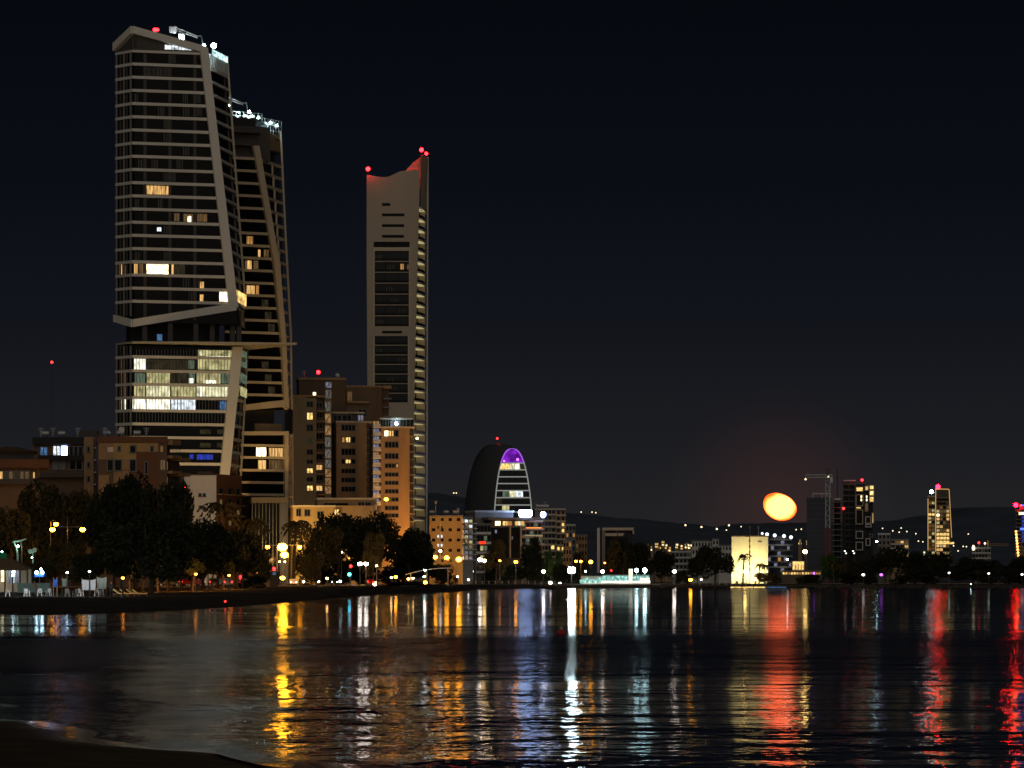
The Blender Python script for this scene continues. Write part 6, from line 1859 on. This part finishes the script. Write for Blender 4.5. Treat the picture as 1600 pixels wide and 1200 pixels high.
def kiosk():
    Y = 1262
    f = Fac.facing(905, Y, 1016)
    T = root('beach_kiosk', 'pier kiosk under long teal-lit awnings with white lamps on its roof', 'kiosk', (PX(960, Y), Y, GZ))
    for i in range(5):
        x0 = 941 + i * 14.8
        slab(T, f, x0, 899.5, x0 + 14.2, 907.5, 'kiosk_teal' if i != 2 else 'kiosk_teal', -0.3, -0.1, 'awning_panel')
        slab(T, f, x0, 897.8, x0 + 14.4, 899.4, 'teal_paint', -3, 0.6, 'awning')
        slab(T, f, x0 + 14.3, 898, x0 + 14.8, 911, 'white_wall', -0.2, 0.0, 'post')
    slab(T, f, 909, 907.7, 1016, 911, 'office_white', -0.3, 0.2, 'counter_light')
    body(T, f, 908, 900, 1015, 'white_wall', 5, o=-0.5)
    for x0, y0, x1, y1 in ((906, 906, 914, 911), (914.5, 903, 921, 911), (922, 905.5, 930, 911), (931, 902.5, 939, 911)):
        slab(T, f, x0, y0, x1, y1, 'kiosk_teal', 0.1, 0.5, 'display_case')
    slab(T, f, 982.5, 889, 988.5, 911, 'office_white', 0.25, 0.7, 'light_column')
    slab(T, f, 1000, 903, 1015, 911, 'office_white', 0.25, 0.5, 'display_case')
    for px, r_ in ((994.5, 0.62), (1007.5, 0.72)):
        p = f.Q(px, 891, 0.3)
        m = MB(); m.tube((p.x, p.y, GZ + 1), (p.x, p.y, p.z), 0.1, n=6); s = obj('lamp_post', m, M['white_wall'], T)
        obj('lamp', MB().ball(p, r_), M['lamp_cool'], s)
    obj('flag_pole', MB().tube(f.Q(951.5, 911, 0.9), f.Q(951.5, 900, 0.9), 0.06, n=6), M['pale_metal'], T)
    obj('flag_pole', MB().tube(f.Q(975, 911, 0.9), f.Q(974, 889, 0.9), 0.06, n=6), M['frame_metal'], T)
    obj('warning_lamp', MB().ball(f.Q(955, 891.5, 0.5), 0.3), M['lamp_red_small'], T)
kiosk()
def bus_shelter():
    Y = 845; z0 = GZ
    T = root('bus_shelter', 'curved pale canopy on thin posts by the shore road', 'shelter', (PX(668, Y), Y, z0))
    m = MB(); top, bot = [], []
    for i in range(13):
        t = i / 12
        px = 634 + 72 * t; py = 897.5 - 10.5 * (1 - (1 - t) ** 2.2)
        p = P3(px, py, Y); top.append(p)
    for a, b in zip(top, top[1:]):
        m.prism([a + Vector((0, -1.6, -0.14)), b + Vector((0, -1.6, -0.14)), b + Vector((0, 1.6, -0.14)), a + Vector((0, 1.6, -0.14))], [a + Vector((0, -1.6, 0)), b + Vector((0, -1.6, 0)), b + Vector((0, 1.6, 0)), a + Vector((0, 1.6, 0))])
    obj('canopy', m, M['white_wall'], T)
    for px in (642, 667, 700):
        p = P3(px, 892, Y); obj('post', MB().tube((p.x, Y, z0), (p.x, Y, P3(px, 897.5 - 10.5 * (1 - (1 - (px - 634) / 72) ** 2.2), Y).z - 0.15), 0.09, n=7), M['pale_metal'], T)
    obj('bench', MB().box(PX(650, Y), Y + 0.8, z0 + 0.4, PX(685, Y), Y + 1.2, z0 + 0.5), M['timber'], T)
bus_shelter()
def low_wall():
    T = root('shore_wall', 'low rendered wall glowing orange beside the traffic light', 'wall', (PX(408, 690), 690, 1.0))
    f = Fac(394, 690, 421, 688)
    obj('wall', f.box(MB(), 0, f.L, 0.4, PZ(902, 690), -0.4, 0), M['tan_wall'], T)
    obj('coping', f.box(MB(), -0.1, f.L + 0.1, PZ(902, 690), PZ(900.8, 690), -0.5, 0.1), M['beige_concrete'], T)
    railing(T, f, 392, 421, 900.8, 1.0, -0.1, 12)
low_wall()
street_lamp(402, 893.5, 680, 'small amber lamp lighting the low orange wall', 'lamp_orange_dim', 0.3)
def signal_box():
    p = P3(429, 923, 600); z = land_z(p.x, 600)
    T = root('advertising_pillar', 'dark upright pillar standing on the shore before the amber cluster', 'pillar', (p.x, 600, z))
    h = PZ(893, 600)
    obj('body', MB().box(p.x - 0.65, 599.6, z, p.x + 0.65, 600.4, h), M['core_wall'], T)
    obj('cap', MB().box(p.x - 0.75, 599.5, h, p.x + 0.75, 600.5, h + 0.15), M['frame_metal'], T)
    obj('screen', MB().box(p.x - 0.25, 599.55, h - 0.55, p.x + 0.25, 599.59, h - 0.15), M['lit_blue'], T)
signal_box()

def breakwater():
    g = np.random.default_rng(12); v, f = [], []
    for i in range(900):
        px = g.uniform(1275, 1640); Y = g.uniform(1195, 1235) if px > 1330 else g.uniform(1225, 1255)
        c = np.array([PX(px, Y), Y, g.uniform(-0.1, 0.75) * min(1, (px - 1265) / 40)]); s = g.uniform(0.5, 1.3)
        d = g.uniform(-1, 1, (8, 3)) * 0.25
        b = np.array([(-1, -1, -1), (1, -1, -1), (1, 1, -1), (-1, 1, -1), (-1, -1, 1), (1, -1, 1), (1, 1, 1), (-1, 1, 1)]) * 0.5 + d
        n = len(v); v += (c + b * s * np.array([1.3, 1.3, 0.7])).tolist()
        f += [tuple(n + j for j in q) for q in ((3, 2, 1, 0), (4, 5, 6, 7), (0, 1, 5, 4), (1, 2, 6, 5), (2, 3, 7, 6), (3, 0, 4, 7))]
    tag(obj('rocks', MB().add(v, f), M['rock']), 'low dark rubble breakwater along the far shore', 'rocks', kind='stuff')
breakwater()

# road along the shore with a kerb
def shore_road():
    cl = [(-170, 585), (-120, 600), (-80, 625), (-62, 660), (-56, 720), (-54, 800), (-40, 880), (-20, 1000), (-5, 1120), (30, 1330), (120, 1400), (300, 1420)]
    m, kb = MB(), MB()
    L, R2 = [], []
    for i, p in enumerate(cl):
        a, b = Vector(cl[max(0, i - 1)]), Vector(cl[min(len(cl) - 1, i + 1)])
        d = (b - a).normalized(); n = Vector((-d.y, d.x))
        L.append(Vector(p) + n * 5); R2.append(Vector(p) - n * 5)
    for i in range(len(cl) - 1):
        m.add([(*R2[i], GZ + 0.09), (*R2[i + 1], GZ + 0.09), (*L[i + 1], GZ + 0.09), (*L[i], GZ + 0.09)], [(0, 1, 2, 3)])
        d = (R2[i + 1] - R2[i]).normalized(); n = Vector((d.y, -d.x)) * 0.3
        kb.prism([(*R2[i], GZ - 0.1), (*(R2[i] + n), GZ - 0.1), (*(R2[i + 1] + n), GZ - 0.1), (*R2[i + 1], GZ - 0.1)], [(*R2[i], GZ + 0.22), (*(R2[i] + n), GZ + 0.22), (*(R2[i + 1] + n), GZ + 0.22), (*R2[i + 1], GZ + 0.22)])
    tag(obj('road', m, M['asphalt']), kind='structure'); tag(obj('kerb', kb, M['paving']), kind='structure')
shore_road()

# ------------------------------------------------------------------ cars
def car_proto():
    T = root('parked_car', 'x', 'car', (0, 0, 0))
    prof = [(-2.1, 0.35), (-2.12, 0.75), (-1.95, 0.92), (-1.55, 0.98), (-0.95, 1.42), (0.55, 1.45), (1.15, 1.0), (1.95, 0.86), (2.12, 0.6), (2.1, 0.35)]
    def sec(y, k): return [(x, y, 0.35 + (z - 0.35) * k) for x, z in prof]
    m = MB(); m.prism(sec(-0.83, 0.93), sec(0.83, 0.93)) ; m2 = MB()
    m.v = [(x, y * (0.82 if z > 1.1 else 1.0), z / 0.93 * 0.97) for x, y, z in m.v]
    obj('body', m, M['car_silver'], T)
    for s in (-1, 1): obj('side_window', MB().prism([(-0.95, s * 0.80, 1.0), (0.9, s * 0.80, 1.0), (0.9, s * 0.815, 1.0), (-0.95, s * 0.815, 1.0)][::s], [(-0.75, s * 0.70, 1.34), (0.5, s * 0.70, 1.34), (0.5, s * 0.715, 1.34), (-0.75, s * 0.715, 1.34)][::s]), M['glass'], T)
    for x in (-1.35, 1.3):
        for s in (-1, 1):
            w = obj('wheel', MB().tube((x, s * 0.70, 0.32), (x, s * 0.87, 0.32), 0.32, n=12), M['rubber'], T)
            obj('rim', MB().tube((x, s * 0.871, 0.32), (x, s * 0.89, 0.32), 0.19, n=8), M['pale_metal'], w)
    for s in (-1, 1):
        obj('headlight', MB().ball((2.08, s * 0.6, 0.68), 0.13, sx=0.6), M['lamp_car'], T)
        obj('tail_light', MB().ball((-2.10, s * 0.62, 0.80), 0.13, sx=0.5), M['lamp_red_small'], T)
    return T
proto = car_proto()
CARS = [(334, 608, 95, 'car_dark', 'dark car driving away with red tail lights at the grove edge'), (355, 622, 100, 'car_silver', 'silver car driving away beside the strongest red signal'), (385, 640, 78, 'car_white', 'white car driving away near the low orange wall'), (262, 604, 20, 'car_dark', 'dark car seen between the grove trunks'), (300, 612, 30, 'car_red', 'red car among the orange-lit trunks'), (345, 700, -95, 'car_silver', 'silver car coming with headlights under the lone amber lamp'), (389, 690, -88, 'car_white', 'white car coming with bright headlights past the grove'), (457, 812, -80, 'car_white', 'white car with headlights below the amber cluster'), (520, 900, -75, 'car_dark', 'dark car with headlights under the round trees'), (580, 870, 88, 'car_red', 'red car driving away under the twin white globes')]
for px, Y, rot, mt, lb in CARS:
    c = copy_tree(proto); c.location = (PX(px, Y), Y, GZ + 0.12); c.rotation_euler = (0, 0, math.radians(rot))
    c['label'] = lb; c['group'] = 'cars on the shore road'
    for ch in c.children:
        if ch.name.startswith('body'):
            ch.data = ch.data.copy(); ch.data.materials[0] = M[mt]
delete_tree(proto)

# ------------------------------------------------------------------ the beach on the near shore
def chair_proto():
    T = root('plastic_chair', 'x', 'chair', (0, 0, 0))
    obj('seat', MB().box(-0.24, -0.23, 0.42, 0.24, 0.23, 0.46), M['white_plastic'], T)
    m = MB()
    for i in range(4): m.box(-0.22 + 0.12 * i, 0.22, 0.46, -0.14 + 0.12 * i, 0.26, 0.84)
    m.box(-0.25, 0.215, 0.841, 0.25, 0.265, 0.92); obj('backrest', m, M['white_plastic'], T)
    for sx in (-1, 1):
        for sy in (-1, 1): obj('leg', MB().bar((sx * 0.22, sy * 0.2, 0.42), (sx * 0.27, sy * 0.25, 0), (0.035, 0, 0), (0, 0.035, 0)), M['white_plastic'], T)
        m = MB(); m.bar((sx * 0.27, -0.2, 0.66), (sx * 0.27, 0.24, 0.68), (0.03, 0, 0), (0, 0, 0.02)); m.bar((sx * 0.26, -0.2, 0.44), (sx * 0.27, -0.2, 0.66), (0.025, 0, 0), (0, 0.025, 0)); obj('armrest', m, M['white_plastic'], T)
    return T
proto = chair_proto()
for px, Y, rz, lb in ((105, 437, 20, 'white plastic chair next to the blue cloth, facing the sea'), (118, 434, -30, 'white plastic chair closest to the water line of the beach'), (126, 444, 60, 'white plastic chair below the bluish hanging cloth'), (151, 447, 10, 'white plastic chair under the pale green hanging cloth'), (158, 450, -60, 'white plastic chair turned toward the pale green cloth'), (12, 440, 100, 'white plastic chair beside the bright kiosk doorway'), (42, 442, 40, 'white plastic chair in front of the glass kiosk doors'), (62, 444, 5, 'white plastic chair before the teal counter'), (76, 446, -20, 'white plastic chair at the end of the teal counter')):
    c = copy_tree(proto); x = PX(px, Y); c.location = (x, Y, land_z(x, Y)); c.rotation_euler = (0, 0, math.radians(rz)); c['label'] = lb; c['group'] = 'plastic chairs on the beach'
delete_tree(proto)
def hanging_cloth(px0, px1, py0, py1, Y, mat, label):
    x0, x1 = PX(px0, Y), PX(px1, Y); z0 = land_z(x0, Y); zb, zt = PZ(py1, Y), PZ(py0, Y)
    T = root('cloth_screen', label, 'cloth screen', ((x0 + x1) / 2, Y, z0))
    for x in (x0, x1): obj('post', MB().tube((x, Y, z0), (x, Y, zt + 0.15), 0.05, n=6), M['timber'], T)
    m = MB(); n, k = 14, 6; v = []
    for side in (0, 1):
        for i in range(n + 1):
            for j in range(k + 1):
                t = i / n; q = j / k
                v.append((x0 + (x1 - x0) * (t + 0.05 * (q - 1) * math.sin(5 * t)), Y - 0.08 + 0.07 * math.sin(t * 16 + q * 2) * (0.3 + q) + 0.02 * side, zt - (zt - zb) * q + 0.12 * math.sin(t * math.pi) * (1 - q) * -1))
    f = [(i * (k + 1) + j, i * (k + 1) + j + 1, (i + 1) * (k + 1) + j + 1, (i + 1) * (k + 1) + j) for i in range(n) for j in range(k)]
    o = (n + 1) * (k + 1); f += [tuple(o + a for a in q[::-1]) for q in f]
    obj('cloth', MB().add(v, f), M[mat], T, smooth=True)
hanging_cloth(128, 149, 905, 922, 446, 'white_cloth', 'bluish white cloth hung between posts on the beach')
hanging_cloth(151.5, 166, 901.5, 920, 450, 'pale_cloth', 'pale green cloth hung between posts on the beach')
hanging_cloth(83.5, 89, 904, 917, 442, 'blue_cloth', 'narrow bright blue towel hung on a post')
hanging_cloth(97, 104, 903, 916, 456, 'pale_cloth', 'small cream cloth hung behind the chairs')
def lounger(px, Y, rz, label):
    T = root('sun_lounger', label, 'sun lounger', (0, 0, 0))
    obj('frame', MB().box(-0.33, -0.95, 0.26, 0.33, 0.95, 0.32), M['timber'], T)
    obj('mattress', MB().box(-0.31, -0.93, 0.321, 0.31, 0.25, 0.42), M['yellow_cloth'], T)
    obj('backrest', MB().prism([(-0.31, 0.26, 0.33), (0.31, 0.26, 0.33), (0.31, 0.95, 0.80), (-0.31, 0.95, 0.80)], [(-0.31, 0.22, 0.43), (0.31, 0.22, 0.43), (0.31, 0.90, 0.91), (-0.31, 0.90, 0.91)]), M['yellow_cloth'], T)
    for sx in (-0.28, 0.28):
        for y in (-0.85, 0.75): obj('leg', MB().box(sx - 0.03, y - 0.03, 0, sx + 0.03, y + 0.03, 0.26), M['timber'], T)
    x = PX(px, Y); T.location = (x, Y, land_z(x, Y)); T.rotation_euler = (0, 0, math.radians(rz)); T['group'] = 'sun loungers on the beach'
for a in ((189, 442, 70, 'yellow-lit sun lounger closest to the cloth screens'), (199, 440, 100, 'yellow-lit sun lounger in the middle of the row of loungers'), (209, 445, 60, 'yellow-lit sun lounger behind the middle one'), (219, 441, 85, 'yellow-lit sun lounger at the dark end of the row')): lounger(*a)
street_lamp(105, 894.5, 438, 'small bright beach lamp above the white plastic chairs', 'lamp_cool', 0.10, throw=420, colour=(0.85, 0.95, 1.0), tilt=-12)
street_lamp(140, 893, 436, 'added small bright lamp before the hung cloths', 'lamp_cool', 0.10, throw=420, colour=(0.85, 0.95, 1.0), tilt=-12)  # lamp added to light the cloths
street_lamp(20, 899, 438, 'small bright beach lamp before the kiosk doors', 'lamp_cool', 0.10, throw=420, colour=(0.85, 0.95, 1.0), tilt=-12)
street_lamp(240, 896, 474, 'added low amber lamp among the first grove trunks', 'lamp_orange_dim', 0.16, throw=1800, tilt=-6)  # lamp added to light the grove ground orange
street_lamp(306, 897, 482, 'low amber lamp among the middle grove trunks', 'lamp_orange_dim', 0.16, throw=1800, tilt=-6)
street_lamp(358, 899, 505, 'added low amber lamp among the last grove trunks', 'lamp_orange_dim', 0.16, throw=1800, tilt=-6)  # another lamp added for orange light under the grove
street_lamp(192, 903, 434, 'added low amber lamp beside the sun loungers', 'lamp_orange_dim', 0.16, throw=300, tilt=-20)  # lamp added to warm the dark sand

def beach_bar():
    Y = 476; z0 = land_z(PX(20, Y), Y)
    f = Fac(-30, Y, 46, Y)
    T = root('thatched_kiosk', 'thatched beach kiosk with white glass doors and a glaring lit side', 'kiosk', (PX(10, Y), Y, z0))
    s0, s1 = f.s(-34), f.s(47); za, zb = f.z(10, 889.5), f.z(10, 872.5)
    m = MB(); m.prism([f.P(s0, za, 1.6), f.P(s1, za, 1.6), f.P(s1, za, -5), f.P(s0, za, -5)], [f.P(s0 + 2.0, zb, -1), f.P(f.s(16), zb, -1), f.P(f.s(16), zb, -2.4), f.P(s0 + 2.0, zb, -2.4)])
    obj('roof', m, M['thatch'], T)
    obj('eave_beam', f.box(MB(), s0 + 0.2, s1 - 0.2, za - 0.15, za - 0.01, 1.2, 1.4), M['timber'], T)
    for px in (-20, 9.5, 33, 44.5): obj('post', f.box(MB(), f.s(px) - 0.1, f.s(px) + 0.1, z0, za - 0.02, 1.0, 1.2), M['timber'], T)
    obj('wall', f.box(MB(), f.s(-28), f.s(44), z0, za, -4, -3), M['white_wall'], T)
    lit(T, f, -12, 889.8, 6.5, 909, 'lit_bright', -0.4, 2, 'lit_doorway')
    for i in range(5):
        x = 11.5 + i * 4.2
        window(T, f, x, 891, x + 3.6, 911, 'lit_stair_cool' if i != 2 else 'lit_white', 0, 'white_wall', o=0.2, t=0.05)
    obj('counter', f.box(MB(), f.s(30), f.s(80), z0, f.z(50, 911), 1.2, 1.6), M['teal_paint'], T)
    obj('lamp', MB().ball(f.Q(22, 893.5, 0.9), 0.12), M['lamp_cool'], T)
    obj('lamp', MB().ball(f.Q(66, 889, 1.3), 0.10), M['lamp_cool'], T)
beach_bar()
def parasol():
    Y = 462; p = P3(62, 912, Y); z0 = land_z(p.x, Y)
    T = root('parasol', 'deep blue parasol with white globe lamps at the end of the counter', 'parasol', (p.x, Y, z0))
    obj('pole', MB().tube((p.x, Y, z0), (p.x, Y, PZ(890, Y)), 0.04, n=6), M['pale_metal'], T)
    top = Vector((p.x, Y, PZ(890.5, Y))); m = MB(); n = 8
    for i in range(n):
        a, b = 2 * math.pi * i / n, 2 * math.pi * (i + 1) / n
        q = [top + Vector((0.85 * math.cos(t), 0.85 * math.sin(t), -0.55)) for t in (a, b)]
        m.add([top, q[0], q[1], q[1] + Vector((0, 0, -0.35)), q[0] + Vector((0, 0, -0.35))], [(0, 1, 2), (1, 4, 3, 2)])
    obj('canopy', m, M['blue_cloth'], T)
    for px in (57, 66): obj('globe_lamp', MB().ball(P3(px, 894.5, Y - 1.0), 0.19), M['lamp_cool'], T)
parasol()
def signs():
    Y = 500
    x = PX(27, Y); z0 = land_z(x, Y)
    T = root('timber_gate', 'greenish-white lit timber post with a slanted arm above the thatched roof', 'post', (x, Y, z0))
    obj('post', MB().path([(x, Y, z0), P3(27.5, 868, Y), P3(26, 856, Y), P3(21, 846, Y)], [0.18, 0.15, 0.14, 0.12], 7), M['pale_cloth'], T)
    obj('arm', MB().path([P3(20, 846.5, Y), P3(31, 845, Y), P3(41, 842, Y)], [0.13, 0.12, 0.10], 7), M['pale_cloth'], T)
    obj('brace', MB().path([P3(33.5, 880, Y), P3(34.5, 860, Y), P3(33, 846, Y)], [0.12, 0.11, 0.10], 7), M['timber'], T)
    obj('lamp', MB().ball(P3(28, 853.5, Y - 0.5), 0.16), M['lamp_cyan_soft'], T)
    x = PX(51, Y); z0 = land_z(x, Y)
    T = root('disc_sign', 'twin pale discs on a short lit pole beside the timber post', 'sign', (x, Y, z0))
    obj('pole', MB().path([(x, Y, z0), P3(51.5, 862, Y)], [0.10, 0.08], 7), M['pale_cloth'], T)
    for px, py in ((47.5, 861.5), (54, 859.5)):
        p = P3(px, py, Y); obj('disc', MB().tube((p.x, Y - 0.1, p.z), (p.x, Y - 0.02, p.z), 0.34, n=14), M['pale_cloth'], T)
    obj('lamp', MB().ball(P3(50, 871, Y - 0.8), 0.10), M['lamp_cyan_soft'], T)
    p = P3(4, 868, Y)
    T = root('awning', 'green canvas awning peeping over the thatched roof', 'awning', (p.x, Y + 1, land_z(p.x, Y)))
    m = MB(); m.prism([P3(-12, 872.5, Y), P3(12, 872.5, Y), P3(12, 872.5, Y + 3), P3(-12, 872.5, Y + 3)], [P3(-12, 865, Y), P3(9, 864, Y), P3(9, 864, Y + 3), P3(-12, 865, Y + 3)]); obj('canvas', m, M['green_cloth'], T)
    for q in (-10, 10): obj('post', MB().tube((PX(q, Y + 1), Y + 1, land_z(p.x, Y)), P3(q, 872.4, Y + 1), 0.06, n=6), M['timber'], T)
    obj('lamp', MB().ball(P3(3, 862, Y + 1.0), 0.12), M['lamp_cyan_soft'], T)
emat('lamp_cyan_soft', (0.45, 1.0, 0.80), 30)
signs()
def buoy():
    Y = 370; p = P3(352, 945, Y)
    T = root('buoy', 'small red buoy light floating off the beach', 'buoy', (p.x, Y, 0))
    b = obj('float', MB().ball((p.x, Y, 0.05), 0.28, sz=0.7), M['buoy_red'], T); obj('lamp', MB().ball((p.x, Y, 0.34), 0.09), M['lamp_red_small'], T)
    Y = 165; p = P3(877, 992, Y)
    T = root('buoy', 'dark red mooring buoy in the dark band of water', 'buoy', (p.x, Y, 0))
    obj('float', MB().ball((p.x, Y, 0.05), 0.20, sz=0.9), M['buoy_red'], T); obj('ring', MB().tube((p.x, Y, 0.2), (p.x, Y, 0.32), 0.05, n=8), M['pale_metal'], T)
buoy()

# ------------------------------------------------------------------ people
def clothes_material(name, top, legs, hair):
    m = bpy.data.materials.new(name); m.use_nodes = True
    n, l = m.node_tree.nodes, m.node_tree.links
    b = n['Principled BSDF']; b.inputs['Roughness'].default_value = 0.85
    tc = n.new('ShaderNodeTexCoord'); s = n.new('ShaderNodeSeparateXYZ'); l.new(tc.outputs['Object'], s.inputs[0])
    d = n.new('ShaderNodeMath'); d.operation = 'DIVIDE'; d.inputs[1].default_value = 1.8; l.new(s.outputs['Z'], d.inputs[0])
    r_ = n.new('ShaderNodeValToRGB'); r_.color_ramp.interpolation = 'CONSTANT'; l.new(d.outputs[0], r_.inputs[0])
    e = r_.color_ramp.elements
    e[0].position, e[0].color = 0, (0.03, 0.03, 0.03, 1); e[1].position, e[1].color = 0.05, (*legs, 1)
    for p, c in ((0.53, top), (0.83, (0.40, 0.24, 0.17)), (0.945, hair)):
        x = e.new(p); x.color = (*c, 1)
    l.new(r_.outputs['Color'], b.inputs['Base Color'])
    return m
def person(px, Y, rz, label, top, legs, lean=0.0):
    V = [(0, 0, .95), (0, lean * .3, 1.15), (0, lean * .8, 1.38), (0, lean, 1.50), (0, lean * 1.15 - .02, 1.62), (0, lean * 1.15 - .01, 1.74),
         (.17, lean * .85, 1.42), (.24, lean * .8 - .02, 1.15), (.22, lean * .8 - .14, .92), (.21, lean * .8 - .17, .83), (-.17, lean * .85, 1.42), (-.25, lean * .8, 1.16), (-.26, lean * .8 - .08, .92), (-.26, lean * .8 - .10, .83),
         (.10, 0, .88), (.11, -.03, .50), (.11, .02, .08), (.12, -.14, .04), (-.10, 0, .88), (-.12, .04, .50), (-.13, .10, .08), (-.14, -.06, .04)]
    E = [(0, 1), (1, 2), (2, 3), (3, 4), (4, 5), (2, 6), (6, 7), (7, 8), (8, 9), (2, 10), (10, 11), (11, 12), (12, 13), (0, 14), (14, 15), (15, 16), (16, 17), (0, 18), (18, 19), (19, 20), (20, 21)]
    R = [.15, .14, .17, .06, .10, .085, .07, .05, .04, .035, .07, .05, .04, .035, .10, .065, .05, .04, .10, .065, .05, .04]
    me = bpy.data.meshes.new('person'); me.from_pydata(V, E, []); me.update()
    x = PX(px, Y); z = land_z(x, Y)
    o = bpy.data.objects.new('person', me); col.objects.link(o)
    o.location = (x, Y, z); o.rotation_euler = (0, 0, math.radians(rz))
    mod = o.modifiers.new('skin', 'SKIN')
    if not me.skin_vertices: 
        bpy.context.view_layer.objects.active = o
    for i, sv in enumerate(me.skin_vertices[0].data):
        sv.radius = (R[i], R[i] * (0.7 if i in (0, 1, 2) else 1.0)); sv.use_root = (i == 0)
    o.modifiers.new('sub', 'SUBSURF').levels = 1
    o.modifiers['sub'].render_levels = 2
    me.materials.append(clothes_material('clothes', top, legs, (0.02, 0.015, 0.01)))
    tag(o, label, 'person', 'people on the beach')
person(174, 444, 20, 'person in dark clothes standing between the cloth screens and the loungers', (0.03, 0.03, 0.04), (0.02, 0.02, 0.025))
person(56, 455, 80, 'person in an orange top leaning beside the blue parasol', (0.55, 0.16, 0.03), (0.30, 0.22, 0.18), 0.18)
